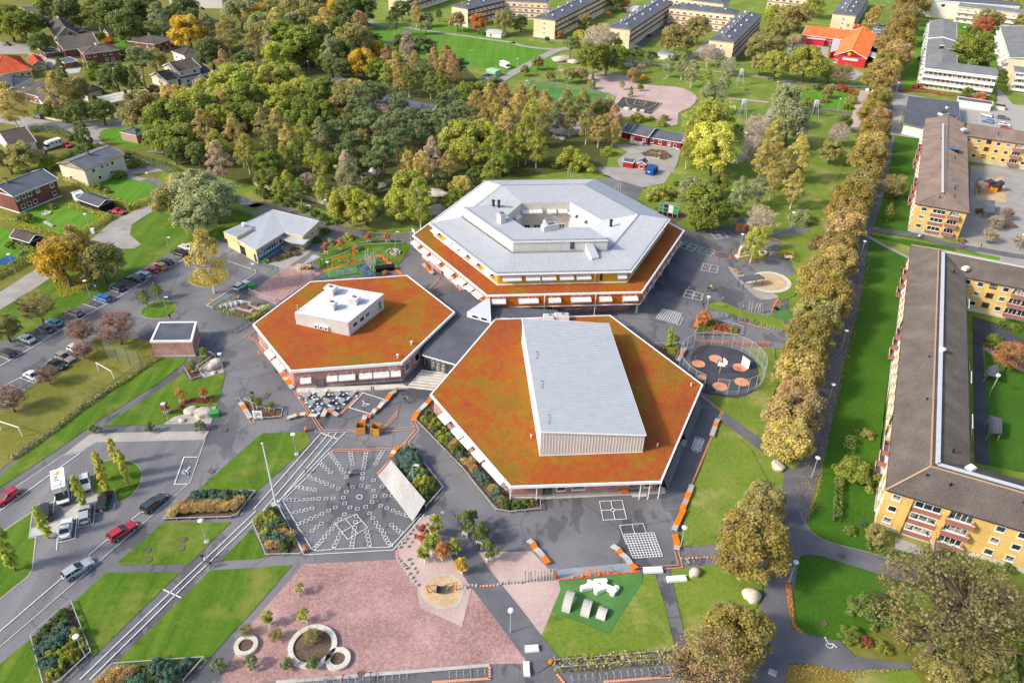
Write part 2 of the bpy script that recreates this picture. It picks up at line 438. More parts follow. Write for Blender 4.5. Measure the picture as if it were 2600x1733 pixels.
def strip(pts,w):
 """plan polygon of a band w wide along a line"""
 L,R=[],[]
 for i,p in enumerate(pts):
  d=(pts[min(i+1,len(pts)-1)]-pts[max(i-1,0)]).normalized();n=V3((-d.y,d.x,0))*(w/2)
  L.append(p+n);R.append(p-n)
 return L,R
def lines(b,pts,w,m,z,closed=False):
 """painted line: one quad per stretch with mitred corners"""
 n=len(pts)
 for i in range(n if closed else n-1):
  a,c=pts[i],pts[(i+1)%n];d=(c-a).normalized();q=V3((-d.y,d.x,0))*(w/2);e=d*(w/2 if(closed or n>2)else 0)
  b.poly([(*(a-e+q).xy,z),(*(c+e+q).xy,z),(*(c+e-q).xy,z),(*(a-e-q).xy,z)],m)
  z+=.0006
def band(name,label,cat,pts,w,lev,m,sm=0):
 if sm:pts=sml(pts,sm)
 i=_lv.get(lev,0);_lv[lev]=i+1;z=.036*lev+.004*(i%8)
 L,R=strip(pts,w);b=B()
 for k in range(len(pts)-1):b.poly([(*L[k].xy,z),(*L[k+1].xy,z),(*R[k+1].xy,z),(*R[k].xy,z)],m)
 o=b.obj(name,kind='structure');return tag(o,label,cat)
def kerb(label,pts,closed=False,w=.16,h=.13,m='concrete',sm=0):
 if sm:pts=smo(pts,sm)if closed else sml(pts,sm)
 b=B();n=len(pts)
 for i in range(n if closed else n-1):
  a,c=pts[i],pts[(i+1)%n];a=V3((*a.xy,.06));c=V3((*c.xy,.06));d=(c-a).normalized()*w*.4
  b.beam(a-d,c+d,w,h*1.7+.002*(i%2),m)
 o=b.obj('kerb',kind='structure');return tag(o,label,'kerb')
b=B();b.poly([(-1400,-300,0),(1400,-300,0),(1400,1900,0),(-1400,1900,0)],'grass_park')
tag(b.obj('ground',kind='structure'),'wide ground of parkland grass under the whole district','ground')
sT('garden_ground','rough garden ground between the villas','ground',P('S -500,420 -500,-60 1000,-110 940,60 780,200 640,175 560,260 420,420 380,480 240,720 -500,1150'),1,'grass_rough')
sT('forest_floor','leaf-strewn floor of the wood behind the school','forest floor',P('S 380,330 520,180 640,90 760,-60 960,-60 930,130 1170,160 1260,250 1560,300 1540,420 1400,440 1230,460 1090,560 950,590 840,540 640,470 480,430 400,390'),2,'forest_floor')
sT('lawn','fresh green lawn between the wood and the far flats','lawn',P('S 930,135 945,70 1130,60 1420,130 1405,180 1290,185 1180,160'),3,'grass_fresh')
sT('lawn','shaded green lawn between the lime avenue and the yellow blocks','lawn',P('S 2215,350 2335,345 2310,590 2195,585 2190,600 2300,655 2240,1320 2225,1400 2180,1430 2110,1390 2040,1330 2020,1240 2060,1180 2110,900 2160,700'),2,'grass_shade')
sT('leaf_strewn_verge','lawn edge under the lime avenue covered in fallen orange leaves','verge',P('S 2110,900 2180,660 2200,610 2140,900 2105,1080 2080,1240 2060,1300 2040,1330 2020,1240 2060,1180'),3,'grass_litter')
sT('lawn','dark green courtyard lawn inside the large yellow block','lawn',P('S 2500,830 2600,800 2700,900 2700,1230 2600,1200 2505,1180 2500,1040'),2,'grass_shade')
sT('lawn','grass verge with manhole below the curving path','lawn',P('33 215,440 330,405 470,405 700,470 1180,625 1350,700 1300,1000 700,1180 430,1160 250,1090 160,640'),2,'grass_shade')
sT('lawn','leaf-dotted grass wedge at the lower edge beside the lime path','lawn',P('33 190,1395 400,1400 660,1470 780,1560 760,1700 120,1700'),2,'grass_litter')
sT('lawn','rough grass behind the bare spreading tree','lawn',P('33 700,1180 1300,1000 2400,800 2400,1700 1500,1700 1320,1440 800,1330'),1,'grass_rough')
sT('schoolyard','grey asphalt schoolyard and drives round the hexagonal buildings','schoolyard',P('S -300,2050 -300,1010 0,868; 01 330,1475 600,1310 850,1185 1160,985 1440,822 1590,740 1700,690; S 560,590 600,560 690,522 720,520 815,560 850,575 912,590 1000,595 1090,588 1300,480 1560,450 1635,477 1617,505 1700,560 1760,590 1806,582 1870,571 1950,600 2010,575 2060,580 2040,610 2000,640 2020,700 2000,760; 31 210,1500 170,1620; S 1960,890 1920,960 1850,1000 1815,1045 1720,1370 1960,1375 1990,1440 1700,1450 1760,1700 1900,1733 1900,2050'),2,'asphalt')
sT('road','cul-de-sac street of pale worn asphalt beside the gardens','road',P('S -200,850 0,785; 01 0,1280 300,1100 490,970 720,760 950,725 1230,720 1300,680 1195,590 1210,500 1300,440 1420,370 1400,310 1300,340 1030,470 870,610 640,800 370,880 0,1120; S -200,790'),2,'asphalt_old')
sT('road','residential street winding past the garden hedges','road',P('00 -200,980 60,1060 300,1080 420,1110 680,1140 1000,1120 1180,1100 1300,1120 1320,1160 1180,1170 1000,1200 900,1260 940,1310 1120,1390 1400,1470 1650,1560; 01 1200,40 1500,110 1450,160 1250,110 1060,30; 00 1230,1520 1000,1420 850,1330 700,1260 560,1230 300,1200 150,1150 -200,1100'),2,'asphalt_old')
band('road','asphalt lane running below the wood behind the pavilion','road',P('01 1350,80 1600,190 2000,200 2353,330; 11 0,310 330,420 600,500 800,545 1000,580'),4.2,3,'asphalt',3)
band('path','footpath crossing the far lawn beside the flats','path',P('10 1030,170 1080,220 1300,255 1450,255; 20 -900,260'),3,4,'asphalt_old',3)
band('path','paved path curving along the front of the far flats','path',P('10 1420,265 1560,285 1900,330 2353,395; 20 0,395 120,430 400,460 520,455'),3.2,4,'asphalt_old',3)
band('path','dark path running from the far flats into the wood','path',P('10 1420,270 1320,330 1180,430 1000,480'),2.4,4,'asphalt',3)
band('path','wide path from the street corner up to the far flats','path',P('20 -130,760 0,680 200,570 400,470 560,440'),5,5,'asphalt_old',3)
band('path','path passing below the front of the far flats','path',P('20 560,440 900,520 1150,570 1500,610 1800,650 2353,720; 30 0,730 300,760 600,790 900,800'),2.6,4,'asphalt_old',3)
band('path','path rising between two of the far flats','path',P('20 1610,570 1720,470 1800,380'),3,5,'asphalt_old')
band('path','asphalt lane beside the courtyard of the far flats','path',P('20 1130,440 1280,320 1420,240'),6,4,'asphalt_path')
band('path','path cutting diagonally across the park lawn','path',P('30 190,740 130,860 60,980 0,1080; 20 2353,1080 2250,1250 2180,1400 2100,1470 1990,1490'),3.4,5,'asphalt_old',3)
band('path','narrow pink gravel path through the park','path',P('20 1990,910 2353,945'),2,5,'pink_gravel')
band('path','asphalt path through the allotment garden','path',P('30 270,985 500,1010 770,1050'),2.5,5,'asphalt_path')
sT('gravel_pitch','pink gravel ground around the basketball court','gravel',P('20 700,690 830,670 1000,690 1080,720 1200,780 1500,800 1650,850 1700,910 1640,990 1530,1040 1520,1150 1400,1150 1250,1080 1030,1080 880,1060 900,980 960,890 800,840 760,790 640,690 450,660 430,640 560,640'),4,'pink_gravel',2)
sT('court','dark asphalt basketball court with yellow lines','court',P('20 1020,895 1385,955 1280,1055 940,985'),5,'asphalt_dark')
sT('football_court','green turf football court inside the blue fence','court',P('20 180,768 870,880 880,945 500,945 320,910 100,830'),5,'turf')
sT('gravel','sandy ground of the preschool yard by the pond trees','gravel',P('20 370,1060 560,1040 640,1230 420,1240 330,1180'),4,'grey_gravel',2)
sT('yard','worn asphalt yard in front of the red timber cottage','yard',P('20 930,1330 1560,1360 1520,1500 1480,1600; 21 1470,10 1400,120 1200,160 960,90 780,0; 20 760,1540 1000,1545 960,1480 1060,1400'),4,'asphalt_old')
sT('gravel','red paving strip beside the lime avenue and allotments','paving',P('30 850,830 980,850 900,960 830,1200 740,1180 790,1000'),4,'pink_gravel')
sT('yard','bright sandy yard of the red orange-roofed preschool','yard',P('30 180,430 330,400 560,440 540,640 800,640 880,680 800,740 700,740 480,640 180,610'),4,'grey_gravel')
sT('lawn','small green play lawn in the preschool yard','lawn',P('30 180,470 380,420 420,480 300,520 200,500'),5,'grass_fresh')
sT('car_park','small car park behind the red preschool','car park',P('30 900,240 1110,250 1170,110 1230,110 1100,300 1090,390 960,380'),4,'asphalt_old')
sT('street','shopping street of paving beside the low grey roof','street',P('30 1130,830 1300,880 1260,1000 1210,1150 1410,1280 1110,1240 1150,1000'),4,'asphalt_old')
sT('car_park','paved car park behind the low grey-roofed shop','car park',P('30 1200,850 1760,960 2100,1000 2110,800 2250,960 2600,1010 2600,1260 1660,1110 1250,1000'),3,'pale_paving')
sT('lawn','garden lawn in front of the white balcony flats','lawn',P('30 1390,110 1480,100 1390,780 2040,885 2050,920 1230,810 1300,500'),4,'grass_fresh')
sT('lawn','courtyard garden of the white balcony flats','lawn',P('30 1750,200 2130,210 2120,640 1745,580'),4,'grass_fresh')
sT('lawn','allotment garden lawn with low hedges','lawn',P('30 330,850 760,850 800,1010 270,970'),4,'grass_fresh')
sT('yard','tarmac yard and playground between the yellow blocks','yard',P('31 1850,330 1860,-40 2500,-40 2500,900 2050,820 1720,660'),3,'asphalt_old')
sT('sand_pit','pale sand play area between the yellow blocks','sand pit',P('31 1905,130 2000,130 2010,80 2160,60 2195,305 1910,260'),4,'sand')
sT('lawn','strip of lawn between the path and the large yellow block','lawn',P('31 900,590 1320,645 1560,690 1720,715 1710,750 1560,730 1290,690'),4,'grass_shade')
sT('lawn','short grass strip beside the path by the yellow blocks','lawn',P('31 1785,730 2130,800 2125,835 1780,765'),4,'grass_fresh')
band('path','asphalt path leading from the avenue to the yellow blocks','path',P('31 860,545 900,525 1100,565 1400,610 1560,660 1750,700 2353,800'),3.2,5,'asphalt_path',2)
band('path','straight narrow gravel path crossing the lawn to the yellow block','path',P('31 880,590 1060,690 1310,815'),1.3,5,'asphalt_old')
band('path','asphalt path under the lime avenue','path',P('30 1180,760 1190,680 1260,500; S 2280,130')if 0 else P('S 2285,190 2265,300 2230,480 2190,600 2160,760 2110,950 2070,1130 2030,1260 1990,1440 1960,1600 1950,1800'),4.2,4,'asphalt_path',3)
sT('path','curving asphalt path sweeping below the large yellow block','path',P('32 150,1180 370,1180; 33 290,0 320,80 380,170 480,250 620,300 900,370 1300,500 1700,640 1650,760 1180,625 700,480 470,405 340,400 220,440 150,560 190,900 220,1080 320,1110 560,1180 650,1180 800,1330 1320,1400 1310,1450 980,1440 660,1470 400,1400 190,1390 120,1700 -200,1700 -40,1200 10,700; S 1990,1440; 32 130,1340'),5,'asphalt_path')
sT('paved_walk','paved walk inside the large yellow block, building shadow painted into its dark colour','walk',P('31 1880,1340 2080,1400 2220,1480 2353,1567; 32 2353,-60 2353,260 2130,190 1980,0 1970,60 2000,400 2030,1140 1900,1110'),3,'asphalt_dark')  # the block's cast shadow on the walk is put into the dark colour
sT('paved_walk','pale paved apron along the wall of the large yellow block','paving',P('32 1150,0 1190,0 1050,780 1000,1400 985,1567 970,1567 1050,800'),4,'concrete')
band('path','reddish cross path between lawns inside the large yellow block','path',P('32 1990,60 2200,210 2353,270'),1.8,4,'red_gravel')
sT('road','main access road along the turning loop','road',P('S -100,1480; 02 0,1420 560,1055 860,935 1885,905; S 470,1180 485,1228; 02 1450,1500; 03 1440,0 0,1245; S -160,1720'),3,'asphalt_road')
sT('lawn','rough football pitch of long yellowing grass','lawn',P('S -200,1180 -200,1060; 02 0,560 250,450 640,190 860,20; S 250,850 390,865; 02 1400,160 1300,250 1160,350 960,470 540,780 130,1080 0,1190'),3,'grass_rough')
sT('lawn','mown grass strip between the pitch and the footpath','lawn',P('S -200,1330 -200,1190; 02 0,1250 160,1100 540,800 960,500 1400,165 1720,150 1700,200 1440,400 900,740 470,1040 0,1350'),4,'grass_lawn')
sT('lawn','grass bank above the row of parked cars','lawn',P('S -200,870; 01 0,1290 300,1110 490,975 720,765 950,728 1230,722 1300,682 1195,595 1210,500 1300,445 1430,370 1700,190 2353,420; S 640,560; 01 2050,640 1700,680 1590,738 1440,820 1160,985 850,1185 600,1310 340,1470; S 0,868 -200,960'),3,'grass_lawn')
sT('lawn','triangular lawn between the footpath and the brick hut','lawn',P('02 955,780 1300,560 1695,290 1730,350 1870,340 2075,295 2040,440 2010,560 2000,600 1500,770'),4,'grass_lawn')
sT('gravel_bed','pale gravel bed with boulders and small trees by the lawn','gravel bed',P('02 1500,768 1600,700 1990,600 1940,765'),5,'grey_gravel')
sT('gravel_bed','pale gravel strip with three small pines','gravel bed',P('02 590,1045 830,860 900,850 1925,830 1885,905 890,930 740,1020'),5,'grey_gravel')
sT('gravel_bed','gravel bed with white boulders by the brick hut','gravel bed',P('02 1820,260 1985,140 2070,290 1870,345'),5,'grey_gravel')
sT('lawn','heart-shaped lawn island inside the turning loop','lawn',P('02 880,1160 950,1110 1040,1092 1180,1100 1270,1150 1305,1220 1290,1310 1230,1400 1140,1465 1075,1485 1065,1370 920,1400 850,1405'),4,'grass_lawn')
sT('paving','patch of grey setts between the parked cars','paving',P('I 400,640 610,560 830,380 1010,300 1010,390 820,540 620,690 310,750 320,660'),4,'concrete')
sT('lawn','lawn wedge between the road and the parking bays','lawn',P('03 -200,300 20,190 300,0 305,5 270,245 330,235 300,530 265,590 0,805 -200,950'),4,'grass_lawn')
sT('lawn','lawn with worn patches below the flagpole','lawn',P('02 1790,1397 2353,895; 12 60,850 460,838 508,930 0,1395'),4,'grass_lawn')
sT('lawn','small lawn with lamp and four manhole covers','lawn',P('03 1500,100 2125,95 1740,480 1110,492 1093,458'),4,'grass_lawn')
sT('lawn','lawn wedge between the road path and the striped walk','lawn',P('03 975,562 1655,555 845,1345 845,1305 665,840'),4,'grass_lawn')
sT('lawn','large lawn between the striped walk and the red gravel','lawn',P('03 1930,540 2348,515; 13 335,488 0,880; 03 1900,1368 1045,1412'),4,'grass_lawn')
sT('lawn','triangular lawn beside the fenced shrub bed','lawn',P('03 2025,450 2310,160; S 641,1345 676,1414 650,1420'),4,'grass_lawn')
sT('lawn','lawn corner at the lower edge beside the road path','lawn',P('03 -200,1530 0,1400 292,1160 440,1700 -200,1700'),4,'grass_lawn')
sT('gravel_plaza','large square of red gravel with stone rings','gravel',P('13 -60,1050 440,482 1280,440 1500,470 1680,460 1985,660 2348,1095; 23 205,1390; 13 2140,1400 180,1552 -200,1600 -320,1567'),4,'red_gravel')
sT('gravel_plaza','pale pink gravel beside the timber posts','gravel',P('13 1720,0 2000,370 2348,370; 23 180,362 350,540 430,630 445,715 365,910 258,1165 0,870; 13 2120,590 1910,320 1690,0'),4,'pink_gravel')
sT('gravel_plaza','sandy gravel under the red and yellow maples','gravel',P('13 1500,60 1640,20 1900,380 1990,660 1890,1060 1500,880 1480,700 1290,440 1300,350'),5,'pink_gravel')
band('path','asphalt path from the plaza to the lower gate','path',P('13 1690,30 1930,420 2060,620; 23 -20,960 120,1150 330,1420'),4.2,6,'asphalt_path')
sT('sand_pit','oval sand pit ringed with stones','sand pit',P('13 1525,760 1560,650 1640,595 1730,578 1830,610 1890,680 1890,780 1840,860 1720,890 1620,860'),6,'sand',2)
sT('paver_strip','strip of pale chequered grass pavers','paving',P('13 180,1552 2140,1395 2145,1425 190,1585'),5,'concrete')
sT('turf_pitch','bright green turf with white play blocks','turf',P('23 425,640 1190,555 1200,640 890,1125 365,915 445,715'),5,'turf')
sT('lawn','triangular lawn round the green turf','lawn',P('23 1205,585 1315,580 1400,860 1500,1270 390,1370 258,1168 365,915 890,1125 1200,640'),4,'grass_park')
sT('lawn','lawn beside the short path by the white benches','lawn',P('23 1455,530 1960,480 2300,650 2280,820 2000,1250 1670,1260 1490,660'),4,'grass_park')
sT('lawn','lawn strip between the ramp and the lime avenue','lawn',P('22 1920,750 2200,1000 2353,1300; 32 50,1300 60,1500; 23 2040,0 1900,300 1540,325; 22 1600,1560 1800,1000'),4,'grass_park')
sT('lawn','sunlit lawn by the round ball cage','lawn',P('22 1800,505 1860,505 2080,530 2240,440 2280,380 2250,270 2120,60 2353,60; 32 60,60 90,400 0,600; 22 2353,860 2210,870 1940,670'),4,'grass_park')
band('path','short path from the ramp to the lime avenue','path',P('22 1910,680 2210,900 2353,1010'),2.6,6,'asphalt_path')
sT('ramp','dark asphalt ramp beside the timber bleachers','ramp',P('22 1730,510 1900,650 1560,1560 1390,1560 1560,1000'),4,'asphalt_path')
sT('rubber_surface','grey rubber strip under the orange bars','play surface',P('23 400,535 1050,475 1120,550 440,625'),5,'rubber_grey')
sT('rubber_surface','orange rubber line along the turf edge','play surface',P('23 355,530 400,555 445,625 1170,540 1170,556 430,634'),6,'rubber_orange')
sT('lawn','green play lawn with orange climbing frames','lawn',P('B 165,360 250,260 420,170 620,115 800,110 1000,120 1180,160 1270,205 1230,270 1140,410 1100,470 870,520 330,560'),4,'grass_lawn')
sT('turf_pitch','bright turf below the climbing frames','turf',P('B 270,490 450,420 700,300 980,250 1030,320 1130,440 1100,470 870,540 340,570'),5,'turf')
sT('rubber_surface','orange rubber walk across the play turf','play surface',P('B 268,488 880,308 940,305 1080,440 1180,520 1150,540 1060,460 920,330 880,325 275,500'),6,'rubber_orange')
sT('gravel_plaza','red gravel strip behind the canteen','gravel',P('11 -80,1130 300,880 400,870 600,950 490,1020 180,1235'),4,'red_gravel')
sT('sand_pit','small sand pit under the grey slatted roof','sand pit',P('11 340,905 380,860 510,870 510,930 440,965'),5,'sand')
sT('paved_yard','paved forecourt of the pavilion','paving',P('11 40,860 220,820 400,760 520,720 480,770 300,880 240,930'),4,'pale_paving')
sT('lawn','grass slope between the wood and the lane behind the school','lawn',P('11 700,490 850,480 960,470 1200,400 1650,420 1600,500 1530,545 1230,568 940,545'),4,'grass_park')
sT('garden_bed','gravel growing garden with timber planter boxes','garden bed',P('D 60,160 250,75 470,125 330,230'),4,'grey_gravel')
sT('lawn','grass behind the school with leaning birches','lawn',P('S 1512,440 1560,450 1635,477 1617,505 1700,560 1760,588 1806,580 1870,570 1900,560 2080,560 2130,450 2200,300 2100,180 1950,250 1900,300 1700,440 1640,470'),3,'grass_park')
sT('lawn','wavy lawn by the bicycle stands','lawn',P('C 130,745 180,710 260,700 330,720 420,760 520,800 620,815 720,830 860,880; 31 150,1420 210,1480; S 2002,840 1930,830; C 520,870 300,800 160,765'),4,'grass_park')
sT('turf_pitch','small green safety turf by the orange swing','turf',P('C 845,745 920,790 945,850 900,880 720,830'),5,'turf')
sT('lawn','grass between the play paths and the lime avenue','lawn',P('C 800,75 1120,35 1200,90 1200,300 1100,480 960,640 840,690 760,620 920,560 920,500 860,450 960,440 1005,400 990,360 900,310 810,270 790,230 830,190'),4,'grass_park')
sT('sand_pit','large oval sand pit with pale stone rim','sand pit',P('C 545,500 620,440 720,430 810,455 880,510 880,555 800,590 700,590 600,560'),6,'sand',2)
sT('stone_rim','pale stone rim of the oval sand pit','rim',P('C 510,500 600,425 720,412 850,445 925,510 915,570 830,610 700,612 580,580'),5,'concrete_pale',2)
sT('sand','pale sand spilled on the asphalt by the oval pit','sand',P('C 330,360 480,440 560,560 760,620 800,660 640,680 520,590 400,470'),4,'asphalt_old',2)
sT('planted_island','round island of grass under the birches','island',P('C 390,240 450,200 600,190 700,220 710,250 660,290 540,305 440,290'),5,'grass_litter',2)
sT('gravel_bed','brown bark mulch round the green play cube','gravel bed',P('21 1310,350 1400,340 1500,360 1580,400 1580,440 1500,480 1480,510'),5,'soil',2)
sT('yard_surface','dark asphalt disc of the round ball cage','court',P('22 1640,150 1720,60 1880,20 2050,40 2200,130 2260,260 2270,400 2200,480 2080,525 1870,500 1760,480 1680,380'),4,'asphalt_dark',2)
sT('lawn','green grass wedge beside the tan substation hut','lawn',P('00 905,1230 960,1190 1200,1160 1330,1160 1330,1340 1200,1360 1000,1300'),3,'grass_fresh')
sT('lawn','sunny garden lawn of the red-brick house','lawn',P('01 100,450 430,310 640,330 940,430 640,590 380,510'),3,'grass_fresh')
sT('lawn','sunny garden lawn beside the white house','lawn',P('01 900,120 1070,50 1440,130 1400,220 1220,300 1000,220'),3,'grass_fresh')
sT('lawn','garden lawn at the left edge by the hedge','lawn',P('01 -100,470 180,600 320,760 -100,900'),3,'grass_fresh')
sT('lawn','back garden lawn behind the brown bungalow','lawn',P('00 1000,350 1200,340 1240,420 1100,440'),3,'grass_fresh')
sT('driveway','concrete driveway of the brick garages','driveway',P('00 410,540 520,560 600,640 750,620 730,670 640,680 480,580'),3,'concrete')
sT('driveway','gravel drive of the upper left gardens','driveway',P('00 -100,380 170,400 280,400 280,480 520,560 480,640 250,500 -100,500'),3,'asphalt_old')
kerb('granite kerb along the footpath side of the main road',P('03 0,1245 700,640 1440,0; 02 1450,1560 1750,1300 1885,905 890,930 740,1025 580,1050 150,1345'),sm=0)
kerb('kerb round the heart-shaped lawn island',P('02 880,1160 950,1110 1040,1092 1180,1100 1270,1150 1305,1220 1290,1310 1230,1400 1140,1465 1075,1485 1065,1370 850,1405'),True)
kerb('kerb of the lawn wedge by the parking bays',P('03 20,190 300,0 270,245 330,235 300,530 265,590 0,805'))
kerb('pale kerb round the oval lawn with two young birches',P('01 1290,1300 1350,1240 1450,1200 1540,1195 1610,1230 1620,1280 1580,1330 1490,1360 1380,1360 1310,1340'),True,sm=2)
sT('lawn','oval lawn with two young birches on the drive','lawn',P('01 1290,1300 1350,1240 1450,1200 1540,1195 1610,1230 1620,1280 1580,1330 1490,1360 1380,1360 1310,1340'),5,'grass_lawn',2)
sT('lawn','leaf-covered round island under the yellow birch','lawn',P('01 1740,1000 1760,950 1850,910 2000,900 2090,940 2100,990 2040,1050 1930,1078 1820,1065 1755,1035'),5,'grass_litter',2)
kerb('kerb round the leaf-covered island of the yellow birch',P('01 1740,1000 1760,950 1850,910 2000,900 2090,940 2100,990 2040,1050 1930,1078 1820,1065 1755,1035'),True,sm=2)
kerb('low pale wall along the bend of the residential street',P('00 320,1050 400,1085 520,1110 620,1120 690,1130 900,1110 1170,1090'),w=.5,h=.6,m='concrete_pale')
kerb('stone rim of the sand pit with the net swing',P('13 1525,760 1560,650 1640,595 1730,578 1830,610 1890,680 1890,780 1840,860 1720,890 1620,860'),True,sm=2,w=.3,h=.2,m='concrete')
kerb('curb of the curving path below the yellow block',P('33 290,0 320,80 380,170 480,250 620,300 900,370 1300,500'),m='stone')
mk=B();ZM=.26
def wl(s,w=.14,m='road_white',closed=False):lines(mk,P(s),w,m,ZM,closed)
wl('03 0,1105 570,615');wl('03 815,405 1000,250');wl('03 1210,75 1310,0');wl('02 0,1568 740,1035',.16)
wl('03 740,1540 1570,740 2348,0',.14);wl('03 830,1540 1640,740 2348,60',.14)
wl('12 -20,1550 600,850',.14);wl('12 60,1567 675,850',.14);wl('12 260,1420 740,850');wl('12 190,1500 820,845')
wl('03 1500,718 1665,795',.2);wl('12 600,850 750,905',.2)
wl('01 400,1567 1700,815',.16);wl('02 0,235 410,0',.16)
for s in('470,1528 340,1475','560,1475 490,1445','648,1422 560,1385','737,1373 598,1325','820,1325 750,1295','903,1277 765,1232','980,1235 848,1185','1060,1190 1000,1165','1140,1142 1005,1100','1215,1102 1140,1072','1285,1055 1155,1015','1360,1015 1300,985','1435,972 1380,945','1500,935 1450,910','1570,895 1500,860','1635,855 1590,835','1700,815 1575,775'):wl('01 '+s,.13)
for s in('90,180 -60,115','185,122 90,85','280,65 150,15','90,405 235,460','190,345 330,395','-20,450 220,325','330,265 480,170','500,160 640,80','440,235 530,272','560,185 630,215'):wl('02 '+s,.13)
for s in('590,890 600,690','600,812 780,768 800,545','792,658 970,612 988,400','985,515 1180,470 1190,405','510,405 565,390','552,500 572,330','745,350 750,270','770,155 805,150','925,120 960,115','355,440 390,435'):wl('I '+s,.13)
wl('02 1815,1072 1695,1072 1605,1322 1725,1318',.18)
wl('01 2060,825 2353,925',.14);wl('01 2353,945 1900,1245 1965,1270',.14);wl('11 0,930 -60,900',.14)
wl('J 1065,125 1235,180 1125,297 950,245',.2,closed=True)
def wheelchair(k,x,y,s,ang):
 o=K(k,x,y);ca,sa=cos(ang),sin(ang)
 f=lambda u,v:V3((o.x+s*(u*ca-v*sa),o.y+s*(u*sa+v*ca),0))
 lines(mk,[f(.35*cos(t),.35*sin(t))for t in np.linspace(2.4,6.0,12)],.1*s,'road_white',ZM+.01)
 lines(mk,[f(0,.75),f(0,.15),f(.45,.1),f(.62,-.35)],.13*s,'road_white',ZM+.02)
 lines(mk,[f(.08*cos(t),.95+.08*sin(t))for t in np.linspace(0,6.28,7)],.1*s,'road_white',ZM+.03)
wheelchair('02',1705,1210,1.3,-.3);wheelchair('J',1080,222,1.3,.5);wheelchair('33',560,1230,1.3,.2)
def sq(x,y,s=.62):
 o=K('A',x,y);q=s/2;lines(mk,[o+V3((i*q,j*q,0))for i,j in((-1,-1),(1,-1),(1,1),(-1,1))],.07,'road_white',ZM,True)
RAYS='''395,192 403,208 413,221 427,238 440,257 453,275 467,297 481,320 500,349|528,183 530,199 534,218 538,239 543,265|633,182 629,199 626,219 624,242 620,267 615,293 610,326 605,359 598,407|
742,179 733,197 721,215 710,234 697,260|326,257 340,268 355,281 373,299 395,319|255,348 283,362 309,370 338,383 368,396 406,411 446,427 501,448|173,414 198,420 225,427 253,430 289,435|
93,504 116,503 143,503 169,502 203,500 236,499 275,497 315,495 365,493 412,491 480,487|160,585 198,577 231,569 271,559|180,663 203,655 231,643 263,628 300,612 337,595 381,574 427,553 489,526|272,707 302,685 333,662|
288,825 304,810 319,796 335,777 354,750 378,723 405,695 428,665 457,632 487,599 525,552|420,810 435,783 447,757 462,725|537,818 539,800 542,779 547,751 550,720 555,690 561,650 566,613 574,562|
655,798 650,770 643,743 637,714|797,805 782,789 772,772 762,755 750,730 735,706 715,681 698,655 678,624 656,592 629,548|865,720 848,707 826,690 803,671|905,610 878,599 845,587 812,573 771,557 730,541 673,517|805,474 760,474 691,478|740,413 682,371|681,439 646,414|543,418'''
for ray in RAYS.replace('\n','').split('|'):
 for t in ray.split():
  x,y=t.split(',');sq(float(x),float(y))
wl('A 568,482 578,470 600,470 608,482 600,496 578,496',.12,closed=True)
wl('A 388,185 325,245',.12);wl('A 318,258 240,345',.12);wl('A 232,355 80,500',.12);wl('A 78,512 122,588 145,590',.12);wl('A 128,600 172,670 190,672',.12);wl('A 172,680 220,740 240,740',.12)
wl('A 222,752 270,835 285,838 300,843 405,833 415,818 425,832 650,822 660,812 668,822 790,818 800,800',.12)
wl('A 45,530 215,870 812,838 1020,600',.12);wl('A 800,812 1000,595',.12)
wl('A 425,662 565,597 642,687 510,767',.1,closed=True);wl('A 497,632 577,727',.1);wl('A 472,718 605,642',.1)
def fsq(s,w=.13):
 q=P(s);lines(mk,q,w,'road_white',ZM,True);c=cen(q);z=ZM+.012
 lines(mk,[c+(p-c)*.22 for p in[(q[i]+q[(i+1)%4])/2 for i in range(4)]],w,'road_white',z,True)
 for i in range(4):
  m_=(q[i]+q[(i+1)%4])/2;lines(mk,[m_,c+(m_-c)*.24],w,'road_white',z+.008)
fsq('22 803,1478 1010,1468 1052,1640 838,1650');fsq('21 1820,575 1930,562 1985,620 1870,635');fsq('21 1537,705 1590,660 1710,698 1655,748');fsq('21 1760,860 1895,885 1880,948 1738,922');fsq('21 1605,1100 1755,1142 1735,1202 1575,1165')
wl('21 1740,710 1865,742 1830,790 1703,755',.1,closed=True);wl('21 1800,725 1770,775',.1);wl('21 1720,733 1850,765',.1)
def grid(s,nx,ny,w=.12):
 q=P(s);i=0
 for k in range(nx+1):lines(mk,[q[0].lerp(q[1],k/nx),q[3].lerp(q[2],k/nx)],w,'road_white',ZM)
 for k in range(ny+1):lines(mk,[q[0].lerp(q[3],k/ny),q[1].lerp(q[2],k/ny)],w,'road_white',ZM+.004)
grid('23 1025,212 1300,198 1380,412 1108,432',10,10);grid('21 1385,1275 1558,1320 1515,1418 1320,1365',9,9)
wl('23 985,132 1200,113 1228,200',.1);wl('23 985,132 1045,302 1130,297',.1);wl('23 1100,123 1128,215',.1);wl('21 1558,1350 1570,1355 1540,1428 1510,1420',.1)
hp=P('22 1688,1010 1722,910')
hd=(hp[1]-hp[0]);hn=V3((-hd.y,hd.x,0)).normalized()*.45
for k in range(8):
 for e in((0,)if k%2==0 and k<3 else(-1,1)):
  c=hp[0]+hd*(k/7)+hn*e*.9;u=hd.normalized()*.4
  lines(mk,[c-u-hn,c+u-hn,c+u+hn,c-u+hn],.14,'road_white',ZM+.002*k,True)
for s in('20 1045,905 1050,950 1090,985 1170,1005 1250,1000 1310,975 1330,955','20 1140,925 1115,965 1210,978 1240,940','20 1040,898 1375,952 1285,1040 985,990','20 1160,935 1180,950 1210,948 1225,935'):
 lines(mk,P(s),.22,'yellow_line',ZM+.02)
wl('20 420,925 550,838',.2);wl('20 790,925 820,905 880,912',.2)
wl('30 1045,370 1110,250',.2);wl('30 1945,1070 1945,1140 2090,1180 2080,1060',.15)
